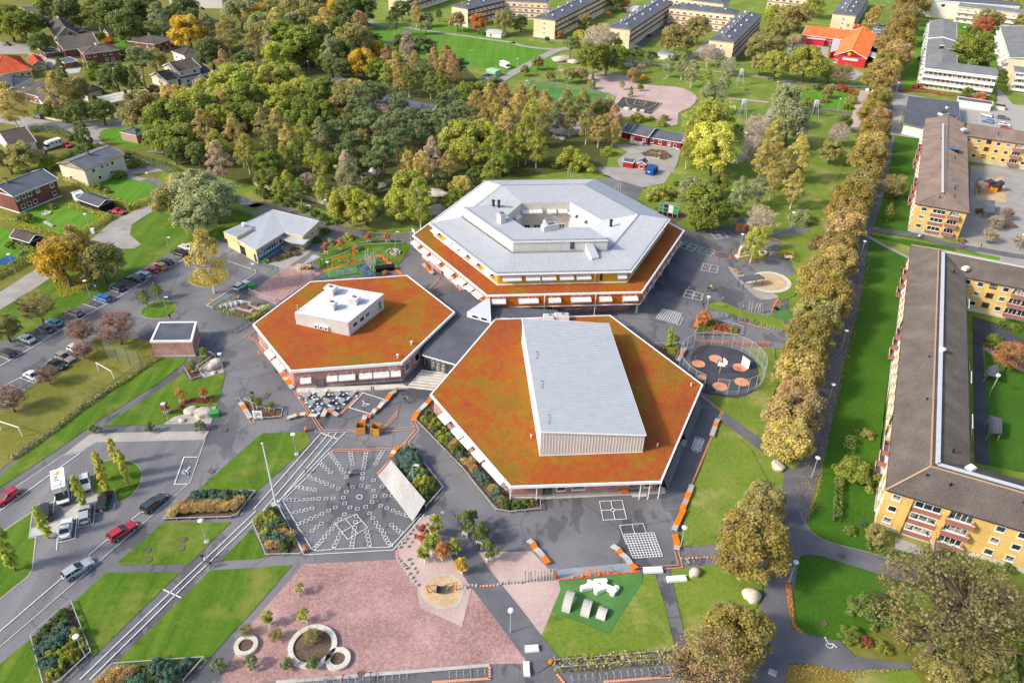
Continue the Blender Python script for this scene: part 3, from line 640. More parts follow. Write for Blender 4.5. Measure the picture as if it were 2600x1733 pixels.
tag(mk.obj('painted_markings',kind='structure'),'white and yellow painted lines, games and parking bays on the asphalt','markings')
om=B()
for s in('J 495,105 720,435','J 508,100 742,432','J 680,435 675,450 1340,437','J 742,432 905,428','J 935,428 1030,435','J 1060,118 868,318','J 1048,118 862,312','J 1345,275 1215,425','J 1345,300 1235,425','J 32,172 55,165 78,200','J 135,345 152,372 178,370 165,340','J 415,330 450,328','J 415,345 450,343','J 700,315 735,315','J 700,330 735,328','12 1425,760 1460,800 1270,810','12 1200,830 1465,820 1325,985','12 1460,745 1500,820 1350,1000','A 395,170 830,157','A 395,180 835,170','A 710,335 790,235','A 705,328 780,245','D 365,340 275,408 370,440 440,530','D 375,350 312,402 380,428 445,520','D 410,525 400,535 415,560 450,550 510,620','D 420,522 435,545 455,540 520,618','22 1735,505 1940,655 1550,1560','22 1740,515 1920,655 1600,1440','23 1490,370 1525,495 1140,522','23 1525,370 1562,518 1390,532','11 1520,880 1560,860 1690,990 1590,1100','11 1640,985 1720,1055 1600,1115','C 470,300 560,320 650,300 720,270 760,230 800,200','C 380,230 400,210 370,240 400,290 470,315 560,325 650,310',):
 lines(om,P(s),.13,'road_orange',.30)
cc=K('C',275,265)
for k in range(12):
 a=pi*k/6;lines(om,[cc+V3((cos(a)*1.9,sin(a)*1.9,0)),cc+V3((cos(a+.26)*2.6,sin(a+.26)*2.6,0)),cc+V3((cos(a+.52)*1.9,sin(a+.52)*1.9,0))],.12,'road_orange',.30)
def dots(s,n,r=.22):
 q=P(s)
 for k in range(n):
  c=q[0].lerp(q[1],k/(n-1));om.poly([(c.x+r*cos(t),c.y+r*sin(t),.31)for t in np.linspace(0,5.5,8)],'road_orange')
dots('13 1630,1570 2140,1537',22);dots('13 2142,1525 2142,1440',4);dots('23 418,1505 470,1568',4);dots('23 850,1565 1440,1522',24);dots('23 1550,435 1860,425',10);dots('13 2055,690 2180,682',5);dots('13 1290,372 1290,418',3);dots('21 2090,1400 2353,1465',14)
for x,y,r in((1870,168,1.5),(1712,215,1.5),(2092,250,1.6),(2110,383,1.6),(1910,425,1.6),(1738,340,1.0)):
 c=K('22',x,y);om.poly([(c.x+r*cos(t),c.y+r*.95*sin(t),.29)for t in np.linspace(.3,6.0,20)],'road_orange')
tag(om.obj('painted_play_lines',kind='structure'),'thin orange double lines and dots painted across the schoolyard','markings')
_WC={}
def wmesh(w,h,nm=1,fr='white',pane='glass',sill=True):
 k=(round(w,2),round(h,2),nm,fr,pane,sill)
 if k not in _WC:
  b=B();t=.09
  b.box((0,-.03,h/2-t/2),(w,.14,t),fr);b.box((0,-.03,-h/2+t/2),(w,.14,t),fr)
  for i in range(nm+1):
   x=-w/2+t/2+i*(w-t)/nm;b.box((x,-.03,0),(t,.136,h-2*t),fr)
  if sill:b.box((0,-.1,-h/2-.04),(w+.15,.24,.07),fr)
  p=B();p.face([(-w/2+t,-.012,-h/2+t),(w/2-t,-.012,-h/2+t),(w/2-t,-.012,h/2-t),(-w/2+t,-.012,h/2-t)],pane)
  _WC[k]=(b.mesh('window'),p.mesh('pane'))
 return _WC[k]
def awn(w):
 k=('aw',round(w,1))
 if k not in _WC:
  b=B();n=7
  for i in range(n):
   y=-.12-1.15*i/(n-1);z=-.06-.32*i/(n-1)
   b.box((0,y,z),(w,.16,.07),'white_panel')
  b.box((0,-1.34,-.5),(w,.06,.3),'white_panel')
  for x in(-w/2+.03,w/2-.03):b.beam((x,-.05,-.05),(x,-1.34,-.45),.05,.16,'white_panel')
  for x in((-w*.3,w*.3)if w<3.2 else(-w*.36,0,w*.36)):b.beam((x,-.05,.75),(x,-.75,-.2),.05,.05,'white')
  _WC[k]=b.mesh('awning')
 return _WC[k]
class Face:
 """one wall: puts shared meshes on it, x along the wall, -y outwards"""
 def __init__(s,root,a,b,c,off=0.0):
  a,b=V3((a[0],a[1],0)),V3((b[0],b[1],0));d=b-a;n=V3((d.y,-d.x,0)).normalized();s.flip=False
  if n.dot((a+b)/2-V3((c[0],c[1],0)))<0:a,b=b,a;d=b-a;n=V3((d.y,-d.x,0)).normalized();s.flip=True
  s.root,s.a,s.d,s.n,s.L=root,a,d,n,d.length;s.rz=atan2(d.y,d.x);s.off=off
 def pt(s,t,z,out=0.0):
  if s.flip:t=1-t
  p=s.a+s.d*t+s.n*(s.off+out);return V3((p.x,p.y,z))
 def put(s,me,name,t,z,out=0.0,**kw):
  return link(name,me,s.root,s.pt(t,z,out)-s.root.location,s.rz,**kw)
 def win(s,t,z,w=1.3,h=1.3,nm=1,fr='white',pane='glass',sill=True,name='window'):
  f,p=wmesh(w,h,nm,fr,pane,sill)
  o=s.put(f,name,t,z,.02);link('pane',p,o,(0,0,0));return o
 def row(s,ts,zs,w=1.3,h=1.3,nm=1,**kw):
  for z in zs:
   for t in ts:s.win(t,z,w,h,nm,**kw)
 def aw(s,t,z,w,win=True,wh=1.3):
  s.put(awn(w),'awning',t,z,.05)
  if win:s.win(t,z-wh/2-.1,w*.88,wh,3 if w>3 else 2,'white')
def lerps(n,m=.5):return[(i+m)/(n-1+2*m)for i in range(n)]
def ring(b,poly,z,w,h,m):
 q=[V3((p[0],p[1],z))for p in poly]
 for i,(p,r)in enumerate(zip(q,q[1:]+q[:1])):
  e=(r-p).normalized()*(w/2-.004*(i%2));b.beam(p-e,r+e,w,h+.003*(i%2),m)
def panels(root,a,b_,c,z0,z1,n,m,th=.05,name='panel'):
 """cladding boards, each its own part sharing one mesh"""
 F=Face(root,a,b_,c);w=F.L/n
 q=B();q.box((0,-th/2,(z1-z0)/2),(w-.05,th,z1-z0-.03),m);me=q.mesh(name)
 for i in range(n):F.put(me,name,(i+.5)/n,z0)
 return F
def slope(root,pts,m,seam=None,seam_m=None,sw=.06,sh=.07,d=None,name='roof',seamname='standing_seams'):
 """planar roof slope with seams running down it"""
 b=B();b.poly(pts,m);o=b.obj(name,root)
 if seam:
  s=B();s.ribs(pts,d,seam,sw,sh,seam_m or m)
  q=s.obj(seamname,root);q.parent=o;q['kind']='stuff'
 return o
SC0=V3((9.75,187.46,0));SA=radians(124.6);SR=32.5
def HX(k,z):return[V3((p.x,p.y,z))for p in hexpts(SC0,SR,SA,k)]
def build_school():
 r=tG('school_building','three-storey hexagonal school with zinc roof, yellow and orange walls and courtyard','school',SC0)
 kg=1.125;ke=.955;zg,ze,zr,zc=7.0,10.5,12.1,10.6
 def tube_wall(b,k,z0,z1,m,mt=None):
  p,q,n=HX(k,z0),HX(k,z1),HX(.43,z1)
  for i in range(6):
   j=(i+1)%6;b.face([p[j],p[i],q[i],q[j]],m);b.poly([q[i],q[j],n[j],n[i]],mt or m)
 b=B();low=HX(1.07,0)
 mid=low[3].lerp(low[4],.0);low[2]=SC0+(low[2]-SC0)*.93;low[3]=SC0+(low[3]-SC0)*.95
 low[3].z=low[2].z=0
 for i in range(6):p,q=low[(i+1)%6],low[i];b.face([(p.x,p.y,0),(q.x,q.y,0),(q.x,q.y,3.6),(p.x,p.y,3.6)],'brick_red')
 b.obj('ground_floor',r)
 b=B();tube_wall(b,kg,3.55,zg-.06,'mid_grey');o,n=HX(kg,3.55),HX(.6,3.55);[b.poly([o[i],o[(i+1)%6],n[(i+1)%6],n[i]],'mid_grey',False)for i in range(6)];b.obj('first_floor',r)
 b=B();tube_wall(b,kg-.004,zg-.1,zg,'sedum');b.obj('sedum_roof',r)
 b=B();ring(b,HX(kg+.008,0),zg-.05,.35,.42,'white_panel');ring(b,HX(kg+.003,0),3.6,.22,.22,'white_panel');b.obj('fascia',r)
 b=B();tube_wall(b,ke,zg,ze-.1,'mid_grey');ring(b,HX(ke+.008,0),zg+.12,.2,.24,'white_panel');b.obj('second_floor',r)
 b=B();ring(b,HX(1.0,0),ze-.1,.25,.28,'white_panel');o,n=HX(.998,ze-.2),HX(.8,ze-.2);[b.poly([o[i],o[(i+1)%6],n[(i+1)%6],n[i]],'white',False)for i in range(6)];b.obj('eave',r)
 for i in range(6):
  j=(i+1)%6;c=SC0;f=i in(2,3,4,5)
  H=HX(kg,0);Y=HX(ke,0)
  if i in(2,3,4):
   panels(r,H[i],H[j],c,3.72,zg-.25,30,'orange_panel');panels(r,Y[i],Y[j],c,zg+.25,ze-.25,26,'yellow_panel')
  o,q=HX(1.0,ze),HX(.73,zr)
  pts=[o[i],o[j],q[j],q[i]];d=(q[i]+q[j]-o[i]-o[j])
  slope(r,pts,'zinc',.62,'zinc_pale',.07,.08,d,'roof_slope')
  q2,n=HX(.728,zr+.02),HX(.42,zc)
  if i in(0,1,2,5):slope(r,[q2[i],q2[j],n[j],n[i]],'zinc',.62,'zinc_pale',.07,.08,d,'roof_slope')
  g=B();A,C=HX(.985,ze+.28)[i],HX(.985,ze+.28)[j];g.beam(A,C,.07,.1,'mid_grey')
  A,C=HX(.735,zr+.14)[i],HX(.735,zr+.14)[j];g.beam(A,C,.07,.1,'mid_grey')
  g.obj('snow_guard',r)
  w=B();n0,n1=HX(.42,0)[i],HX(.42,0)[j]
  w.face([(n0.x,n0.y,.3),(n1.x,n1.y,.3),(n1.x,n1.y,zc),(n0.x,n0.y,zc)],'white_wall' if i in(1,2)else 'beige_panel')  # right-hand walls whiter than the rest: sunlight on them put into the colour
  w.ribs([(n0.x,n0.y,.3),(n1.x,n1.y,.3),(n1.x,n1.y,zc),(n0.x,n0.y,zc)],(0,0,1),1.2,.05,-.04,'white_wall');w.obj('courtyard_wall',r)
 b=B();b.prm(HX(.42,0),.2,.3,'pale_paving');b.obj('courtyard_floor',r)
 n=HX(.42,0)
 for i,ts in((0,(.12,.33,.62,.85)),(1,(.18,.5,.82)),(5,(.3,.7))):
  F=Face(r,n[i],n[(i+1)%6],SC0+(n[i]-SC0)*5)
  for k,t in enumerate(ts):
   F.aw(t,8.6,2.6 if k else 3.0);F.win(t,3.2,1.8,1.6,2)
 o,t,u,v=HX(.715,12.0),HX(.715,14.9),HX(.50,15.6),HX(.47,10.9)
 for i in(3,4):
  j=i+1
  w=B();w.face([o[j],o[i],t[i],t[j]],'zinc_wall');w.ribs([o[j],o[i],t[i],t[j]],(0,0,1),.6,.06,.06,'white_wall')
  w.face([v[i],v[j],u[j],u[i]],'zinc_wall');w.obj('upper_wall',r)
  t2=HX(.722,14.88)
  slope(r,[t2[i],t2[j],u[j],u[i]],'zinc',.62,'zinc_pale',.07,.08,u[i]-t2[i]+u[j]-t2[j],'upper_roof')
  g=B();A,C=HX(.705,15.2)[i],HX(.705,15.2)[j];g.beam(A,C,.07,.1,'mid_grey');g.beam(HX(.722,14.86)[i],HX(.722,14.86)[j],.16,.14,'white_panel');g.obj('snow_guard',r)
  i0,i1=HX(.50,15.6),HX(.42,13.2)
  slope(r,[i0[i],i0[j],i1[j],i1[i]],'zinc',.62,'zinc_pale',.07,.08,u[i]-t2[i]+u[j]-t2[j],'upper_roof')
  w=B();m0,m1=HX(.421,10.4),HX(.421,13.2);w.face([m0[i],m0[j],m1[j],m1[i]],'beige_panel');w.obj('upper_wall',r)
 for i in(3,5):
  e0,e1=HX(.42,10.4)[i],HX(.42,13.2)[i]
  w=B();pts=[o[i],v[i],e0,e1,u[i],t[i]];w.face(pts,'zinc_wall');w.face(pts[::-1],'zinc_wall');w.obj('upper_wall',r)
 F=Face(r,o[3],o[4],SC0);F.win(.375,13.7,.95,1.6,1,'dark_grey','glass')
 b=B();p0=HX(.71,0)[3].lerp(HX(.71,0)[4],.2);q0=HX(.84,0)[3].lerp(HX(.84,0)[4],.2);d=(q0-p0);s=V3((-d.y,d.x,0)).normalized()*1.0
 b.prm([p0+s,p0-s,q0-s,q0+s],11.2,[14.3,14.3,12.1,12.1],'zinc_pale');b.obj('roof_hatch',r)
 for k,(i,t_,kk,sx,sy,sz)in enumerate(((3,.62,.52,4.2,1.8,1.5),(4,.42,.6,1.9,1.5,2.2),(3,.68,.46,1.6,1.2,1.6))):
  p=HX(kk,0)[i].lerp(HX(kk,0)[(i+1)%6],t_);b=B();a=atan2(d.y,d.x)+pi/2 if i==3 else atan2(HX(1,0)[5].y-HX(1,0)[4].y,HX(1,0)[5].x-HX(1,0)[4].x)
  b.box((p.x,p.y,15.2+sz/2),(sx,sy,sz),'zinc_pale',a);b.box((p.x,p.y,15.22+sz),(sx*.8,sy*1.15,.4),'zinc_wall',a);b.box((p.x,p.y,15.6+sz),(sx*.4,sy*.6,.5),'mid_grey',a)
  b.obj('ventilation_unit',r)
 for p in(K('G',363,148,13),K('G',392,150,13),K('G',990,272,12)):
  b=B();b.tube([(p.x,p.y,11),(p.x,p.y,13)],.35,'dark_grey',8);b.lathe([(.5,13),(.5,13.3),(0,13.4)],'dark_grey',8,(p.x,p.y,0));b.obj('roof_vent',r)
 H=HX(kg,0);Y=HX(ke,0);Lw=low
 F=Face(r,H[4],H[3],SC0,.06)
 for x,w in((.07,3.4),(.263,4.7),(.433,2.9),(.605,4.8),(.766,3.0),(.928,3.6)):F.aw(x,6.0,w)
 F=Face(r,Y[4],Y[3],SC0,.06)
 for x,w in((.105,4.5),(.265,3.4),(.39,3.4),(.527,3.4),(.66,3.5),(.96,2.2)):F.aw(x,9.4,w)
 F.win(.80,8.7,.6,1.7,1,'dark_grey')
 F=Face(r,H[5],H[4],SC0,.06)
 for x,w in((.06,3.4),(.2,3.2),(.35,4.6),(.53,4.6),(.70,3.4),(.81,2.8),(.91,3.2)):F.aw(x,6.0,w)
 F=Face(r,Y[5],Y[4],SC0,.06)
 for x,w in((.06,3.2),(.29,3.0),(.40,3.0),(.52,3.2),(.69,3.0),(.89,3.0)):F.aw(x,9.4,w)
 F=Face(r,Lw[5],Lw[4],SC0,.03)
 for x,w in((.13,3.2),(.46,3.2),(.57,2.6)):F.aw(x,3.1,w)
 F.win(.33,1.3,1.2,2.3,1,'mid_grey','dark_grey',False,'door')
 F=Face(r,Lw[4],Lw[3],SC0,.03)
 for x in(.42,.56,.62,.74):F.win(x,1.9,1.6,1.5,2)
 F=Face(r,H[3],H[2],SC0,.06)
 for x in(.08,.2,.3,.42,.52,.63,.74,.86,.95):F.win(x,5.4,1.5,2.2,1)
 F=Face(r,Y[3],Y[2],SC0,.06)
 for x in(.1,.2,.32,.43,.54,.66,.76,.88):F.win(x,8.8,1.6,1.8,1)
 H2=HX(kg-.03,0)
 for t in(.02,.2,.4,.6,.8):
  p=H2[3].lerp(H2[2],t);b=B();b.box((p.x,p.y,1.8),(.5,.5,3.6),'concrete');b.obj('pillar',r)
 for P_,z0,z1 in((H[4].lerp(H[3],.37),0,6.9),(H[4].lerp(H[3],.7),0,6.9),(Y[4].lerp(Y[3],.33),7,10.3),(Y[4].lerp(Y[3],.75),7,10.3),(H[5].lerp(H[4],.28),0,6.9),(H[5].lerp(H[4],.66),0,6.9),(Y[5].lerp(Y[4],.24),7,10.3)):
  q=SC0+(P_-SC0)*1.012;b=B();b.tube([(q.x,q.y,z0),(q.x,q.y,z1)],.1,'white',6);b.obj('downpipe',r)
build_school()
def build_canteen():
 z=5.1;R=[at(*p,z)for p in((788,715),(1033.4,699),(1154,792),(1020,920),(737.8,941),(643,823))]
 R=[V3((p.x,p.y,0))for p in R];c=cen(R)
 r=tG('canteen_building','low hexagonal brick canteen with sedum roof, clock and white plant box','canteen',c)
 w=ins(R,.45)
 b=B();b.prm(w,0,z-.5,'brick_red');b.obj('wall',r)
 b=B();b.prm(ins(w,-.12),0,.45,'concrete');b.obj('plinth',r)
 b=B();b.prm(ins(R,.05),z-.55,z-.02,'white_panel','sedum',True);b.obj('sedum_roof',r)
 b=B();ring(b,ins(R,.06),z-.25,.32,.62,'white_panel');b.obj('fascia',r)
 W_=[c+(p-c)*.979 for p in R]
 F=Face(r,W_[4],W_[3],c,.02)
 for t,q in((.111,2.2),(.353,2.2),(.49,3.4),(.664,2.7),(.811,3.3),(.945,2.1)):F.aw(t,2.9,q)
 F.win(.235,1.35,1.5,2.1,1,'mid_grey','mid_grey',False,'door')
 ck=B();n=F.n
 for k in range(12):
  a=pi*k/6;ck.box((.68*sin(a),-.05,.68*cos(a)),(.22,.06,.22),'white')
 ck.beam((0,-.05,0),(.22,-.05,.26),.1,.1,'white');ck.beam((0,-.05,0),(-.46,-.05,.12),.1,.09,'white')
 F.put(ck.mesh('clock'),'clock',.918,3.75,.03)
 F=Face(r,W_[5],W_[4],c,.02)
 for t,q in((.45,3.4),(.63,2.2),(.75,2.2)):F.aw(t,2.9,q)
 F.win(.36,1.35,1.3,2.1,1,'mid_grey','mid_grey',False,'door')
 F=Face(r,W_[3],W_[2],c,.02)
 for t in(.1,.28):F.win(t,2.4,2.0,2.0,1)
 bx=[K('11',*p,5.1)for p in((372,1410),(860,1520),(1180,1265))];bx=[V3((p.x,p.y,0))for p in bx];bx.append(bx[0]+bx[2]-bx[1])
 b=B();zt=[8.0,8.55,8.9,8.4];b.prm(bx,z-.1,zt,'zinc_wall','zinc_pale')
 for i in range(4):
  j=(i+1)%4;b.ribs([(bx[i].x,bx[i].y,z),(bx[j].x,bx[j].y,z),(bx[j].x,bx[j].y,zt[j]),(bx[i].x,bx[i].y,zt[i])],(0,0,1),.55,.05,.05,'white_wall')
 b.obj('plant_box',r)
 T=[V3((p.x,p.y,q+.05))for p,q in zip(ins(bx,-.12),[zt[i]for i in range(4)])]if ins(bx,0)[0].xy==bx[0].xy else[V3((p.x,p.y,q+.05))for p,q in zip(bx,zt)]
 slope(r,T,'zinc_pale',.6,'white',.07,.07,T[1]-T[0],'plant_box_roof')
 F=Face(r,bx[1],bx[2],cen(bx))
 for t in(.17,.36,.52):F.win(t,6.9,1.7,1.2,1)
 F.win(.88,6.8,.9,1.9,1,'mid_grey','mid_grey',False,'door')
 F=Face(r,bx[0],bx[1],cen(bx));u=B();u.box((0,-.25,0),(.95,.5,.95),'white');u.lathe([(.34,-.52),(.34,-.5)],'dark_grey',12);u.box((0,-.52,0),(.55,.04,.55),'dark_grey');me=u.mesh('fan_unit')
 for t in(.40,.50,.59):F.put(me,'fan_unit',t,6.0,.02)
 a=atan2((bx[1]-bx[0]).y,(bx[1]-bx[0]).x)
 for x,y,s in((690,1100,1.25),(905,1195,1.15),(700,1240,1.0)):
  p=K('11',x,y,9.3);b=B()
  b.box((p.x,p.y,9.2),(1.7*s,1.5*s,1.5),'zinc_pale',a);b.box((p.x,p.y,9.9),(2.3*s,1.2*s,.5),'zinc_wall',a);b.box((p.x,p.y,10.2),(1.9*s,1.7*s,.12),'white',a);b.box((p.x,p.y,10.4),(.7,.6,.4),'mid_grey',a)
  b.obj('ventilation_unit',r)
 p=K('11',388,1290,8);b=B();b.tube([(p.x,p.y,7.5),(p.x,p.y,9.6)],.14,'galvanised',8);b.obj('flue',r)
 for x,y in((1430,30),(1303,150)):
  p=K('12',x,y,5.1);b=B();b.lathe([(.16,5),(.16,5.7),(.3,5.75),(.3,5.95),(0,6.0)],'white',8,(p.x,p.y,0));b.obj('roof_vent',r)
 ter=P('12 385,488 370,445 1350,405 1410,440');b=B();b.prm(ter,0,.42,'concrete_pale');b.obj('terrace_step',r)
build_canteen()
def build_hall():
 z=4.6;R=[at(*p,z)for p in((1257,810),(1548.6,800),(1784,976),(1679,1222),(1296,1235),(1093.4,1001))]
 R=[V3((p.x,p.y,0))for p in R];c=cen(R)
 r=tG('sports_hall','large hexagonal sports hall with red sedum roof and tall grey metal box','sports hall',c)
 w=ins(R,.5);cw=[V3(p)for p in w]
 def nearest(p):return min(range(6),key=lambda i:(w[i]-p).length)
 for p in(R[3],R[4]):
  i=nearest(p);w[i]=w[i]+V3((0,1.6,0))
 b=B();b.prm(w,0,z-.5,'brick_red');b.obj('wall',r)
 b=B();b.prm(ins(w,-.1),0,.4,'concrete');b.obj('plinth',r)
 b=B();b.prm(ins(R,.05),z-.5,z-.02,'white_panel','sedum',True);b.obj('sedum_roof',r)
 b=B();ring(b,ins(R,.06),z-.2,.32,.5,'white_panel');b.obj('fascia',r)
 i3,i4,i5,i2,i1=(w[nearest(R[k])]for k in(3,4,5,2,1))
 F=Face(r,i5,i4,c,.02)
 for t in(.2,.38,.5,.65,.78,.89):F.aw(t,2.9,3.0)
 F=Face(r,i4,i3,c,.02)
 F.win(.245,1.35,1.9,2.2,2,'mid_grey','glass',False,'door');F.win(.34,1.8,1.6,1.3,1);F.win(.46,1.8,2.4,1.1,1);F.win(.85,1.45,1.8,2.2,2,'mid_grey','glass',False,'door');F.win(.945,2.0,1.4,1.4,1)
 F=Face(r,i2,i1,c,.02)
 for t in(.3,.6):F.win(t,2.4,2,1.6,2)
 for t in(.0,.175,.87,.93,1.0):
  p=R[4].lerp(R[3],t)+V3((0,.25,0));b=B();b.tube([(p.x,p.y,0),(p.x,p.y,z-.5)],.09,'white',6);b.obj('post',r)
 f0,f1=K('22',257,1052,z),K('22',1200,1018,z)
 t0,t1=K('21',95,1355,10.7),K('21',885,1398,9.2)
 f0,f1,t0,t1=(V3((p.x,p.y,0))for p in(f0,f1,t0,t1))
 bx=[f0,f1,t1,t0];zt=[10.5,8.85,8.85,10.5]
 b=B();b.prm(bx,z-.1,zt,'zinc_wall')
 for i in range(4):
  j=(i+1)%4;b.ribs([(bx[i].x,bx[i].y,z),(bx[j].x,bx[j].y,z),(bx[j].x,bx[j].y,zt[j]),(bx[i].x,bx[i].y,zt[i])],(0,0,1),.55,.06,.06,'white_wall')
 b.obj('metal_box',r)
 e=[V3((p.x,p.y,q+.06))for p,q in zip(bx,zt)];cx=cen(bx);e=[p+(V3((p.x,p.y,0))-cx)*.012 for p in e]
 slope(r,e,'zinc',.62,'zinc_pale',.08,.08,e[1]-e[0],'metal_roof')
 b=B()
 for p,q in zip(e,e[1:]+e[:1]):b.beam(p-V3((0,0,.12)),q-V3((0,0,.12)),.14,.24,'white_panel')
 b.obj('roof_trim',r)
 b=B();ring(b,bx,z+.06,.12,.1,'white_panel');b.obj('base_trim',r)
 for x,y in((228,130),(275,400),(338,718)):
  p=K('22',x,y,10.4);b=B();b.beam(p+V3((0,1.2,.3)),p+V3((0,-1.2,.1)),.05,.05,'mid_grey');b.box((p.x,p.y+1.1,10.3),(.3,.1,.6),'mid_grey');b.box((p.x,p.y-1.1,10.2),(.3,.1,.6),'mid_grey');b.obj('roof_anchor',r)
 F=Face(r,f0,t0,cx)
 for t in(.16,.33,.5,.66,.83):F.win(t,6.2,.8,.8,1,'white','dark_grey')
 for x,y,s in((335,1350,1.3),(455,1340,1.8)):
  p=K('21',x,y,5.4);b=B();b.box((p.x,p.y,5.2),(2.4*s*.8,1.6,1.4),'white');b.box((p.x,p.y,6.0),(2.0*s*.8,1.2,.25),'zinc_pale');b.box((p.x+.3,p.y,6.2),(.6,.6,.2),'mid_grey');b.obj('ventilation_unit',r)
 for x,y in((1645,410),(1335,965),(175,885)):
  p=K('22',x,y,z);b=B();b.lathe([(.12,z-.1),(.12,z+.75),(.16,z+.75),(0,z+.8)],'white',8,(p.x,p.y,0));b.obj('roof_vent',r)
 b=B();q=P('22 -5,1440 258,1430 258,1405 1090,1370 1230,1365 1410,1340 1410,1400 265,1455');b.prm(q,0,.22,'concrete_pale');b.obj('terrace_step',r)
 b=B();q=P('22 1088,1375 1225,1362 1238,1428 1105,1436');b.prm(q,0,.3,'concrete_pale');b.obj('door_step',r)
build_hall()
def build_link():
 z=3.9;Q=P('11 1670,1165 1930,1085 2120,1225 2353,1255; 21 0,1255 415,1280 440,1345 90,1365 -150,1345; 12 1835,212 1525,122',z)
 Q=[V3((p.x,p.y,0))for p in Q];c=cen(Q)
 r=tG('link_building','low dark-roofed entrance link joining the three hexagonal buildings','entrance building',c)
 b=B();b.prm(ins(Q,.3),.3,z-.3,'dark_grey');b.obj('wall',r)
 b=B();b.prm(Q,z-.3,z,'white_panel','roof_felt',True);b.obj('flat_roof',r)
 e0,e1=K('12',1525,122,z),K('12',1835,212,z)
 F=Face(r,e0,e1,c,-.25)
 for t in(.12,.3,.45,.6,.75,.9):F.win(t,1.9,1.0,2.9,1,'mid_grey','glass',False,'door' if t in(.3,.45)else 'window')
 s=[K('11',*p,q)for p,q in(((1940,1340),4.0),((2160,1400),4.0),((2150,1235),4.0))]
 b=B();b.prm([V3((p.x,p.y,0))for p in s],z-.05,[5.3,5.3,6.4],'white_panel','zinc_pale',False);b.obj('skylight',r)
 F=Face(r,s[0],s[1],cen(s),.03);F.win(.35,4.6,1.7,.9,1);F.win(.72,4.6,1.7,.9,1)
 deck=P('12 1368,435 1380,420 1530,262 1775,290 1760,310 1625,447',.3)
 b=B();b.prm([V3((p.x,p.y,0))for p in(deck[1],deck[2],deck[3],deck[5])],0,.14,'dark_grey');b.obj('step_base',r)
 for i,(u,v)in enumerate(zip(np.linspace(0,.86,7),np.linspace(.105,.965,7))):
  q=[deck[1].lerp(deck[2],u),deck[5].lerp(deck[3],u),deck[5].lerp(deck[3],v),deck[1].lerp(deck[2],v)]
  b=B();b.prm([V3((p.x,p.y,0))for p in q],.0,.22+.05*i,'concrete_pale');b.obj('step',r)
build_link()
def build_bleachers():
 a0,a1,b0,b1=K('22',1700,610,0),K('22',1385,1345,0),K('22',1745,610,0),K('22',1430,1370,0)
 c=cen([a0,a1,b0,b1]);r=tG('bleachers','slatted timber bleacher steps along the right wall of the sports hall','bleachers',c)
 for i in range(5):
  for lo,hi in((0,.46),(.55,1)):
   u,v=i/5+.02,(i+1)/5-.03
   p,q=a0.lerp(b0,u),a1.lerp(b1,u);p2,q2=a0.lerp(b0,v),a1.lerp(b1,v)
   b=B();b.prm([p.lerp(q,lo),p.lerp(q,hi),p2.lerp(q2,hi),p2.lerp(q2,lo)],0,1.9-.36*i,'black_wood','timber_grey');b.obj('step',r)
 p,q=a0.lerp(a1,.47),a0.lerp(a1,.54);p2,q2=b0.lerp(b1,.47),b0.lerp(b1,.54)
 b=B();b.prm([p,q,q2,p2],0,1.0,'timber_grey');b.obj('landing',r)
build_bleachers()
def gable(root,R,ze,zr,m,h0=0.0,h1=0.0,wall=None,over=.45,tile=None,tm=None,trim='white',name='roof'):
 """R: four plan corners, ridge parallel to R0-R1. h0/h1: hip length as a share of the depth (0 = gable). Returns ridge ends."""
 a,b_,c,d=(V3((p[0],p[1],ze))for p in R)
 e=(b_-a).normalized();dep=(d-a).length
 r0=(a+d)/2+e*dep*h0;r1=(b_+c)/2-e*dep*h1;r0.z=r1.z=zr
 B0=[a,b_,r1,r0],[c,d,r0,r1]
 o=None
 for i,q in enumerate(B0):
  up=(q[3]+q[2]-q[0]-q[1])/2
  o=slope(root,q,m,tile,tm or m,.16 if tile and tile<.45 else.06,.05,up,name,'tile_rolls' if tile and tile<.45 else 'standing_seams')
 bb=B()
 for h,p,q,t in((h0,d,a,r0),(h1,b_,c,r1)):
  if h>0:
   s=slope(root,[p,q,t],m,tile,tm or m,.16 if tile and tile<.45 else.06,.05,t-(p+q)/2,name,'tile_rolls' if tile and tile<.45 else 'standing_seams')
  else:
   n=(p-q).cross(V3((0,0,1))).normalized()*over
   if n.dot((p+q)/2-(a+c)/2)>0:n=-n
   bb.face([p+n,q+n,t+n-V3((0,0,.12))],wall or 'white_wall');bb.face([t+n-V3((0,0,.12)),q+n,p+n],wall or 'white_wall')
 if bb.f:bb.obj('gable',root)
 t=B();zd=V3((0,0,.1))
 for p,q in((a,b_),(c,d)):t.beam(p-zd,q-zd,.1,.22,trim)
 for h,p,q,s in((h0,d,a,r0),(h1,b_,c,r1)):
  if h>0:t.beam(p-zd,q-zd,.1,.22,trim);t.beam(p+zd*.6,s+zd*.6,.2,.1,m);t.beam(q+zd*.6,s+zd*.6,.2,.1,m)
  else:t.beam(p-zd*.2,s-zd*.2,.14,.26,trim);t.beam(q-zd*.2,s-zd*.2,.14,.26,trim)
 t.beam(r0+zd*.5,r1+zd*.5,.3,.12,m)
 t.obj('roof_trim',root)
 s=B();s.poly([a-zd,b_-zd,c-zd,d-zd],trim,False);s.obj('soffit',root)
 return r0,r1
def stack(root,p,z,m='dark_grey',s=.16,h=.7,name='roof_vent'):
 b=B();b.lathe([(s,z-.3),(s,z+h),(s*1.3,z+h),(0,z+h+.05)],m,6,(p[0],p[1],0));return b.obj(name,root)
_bal={}
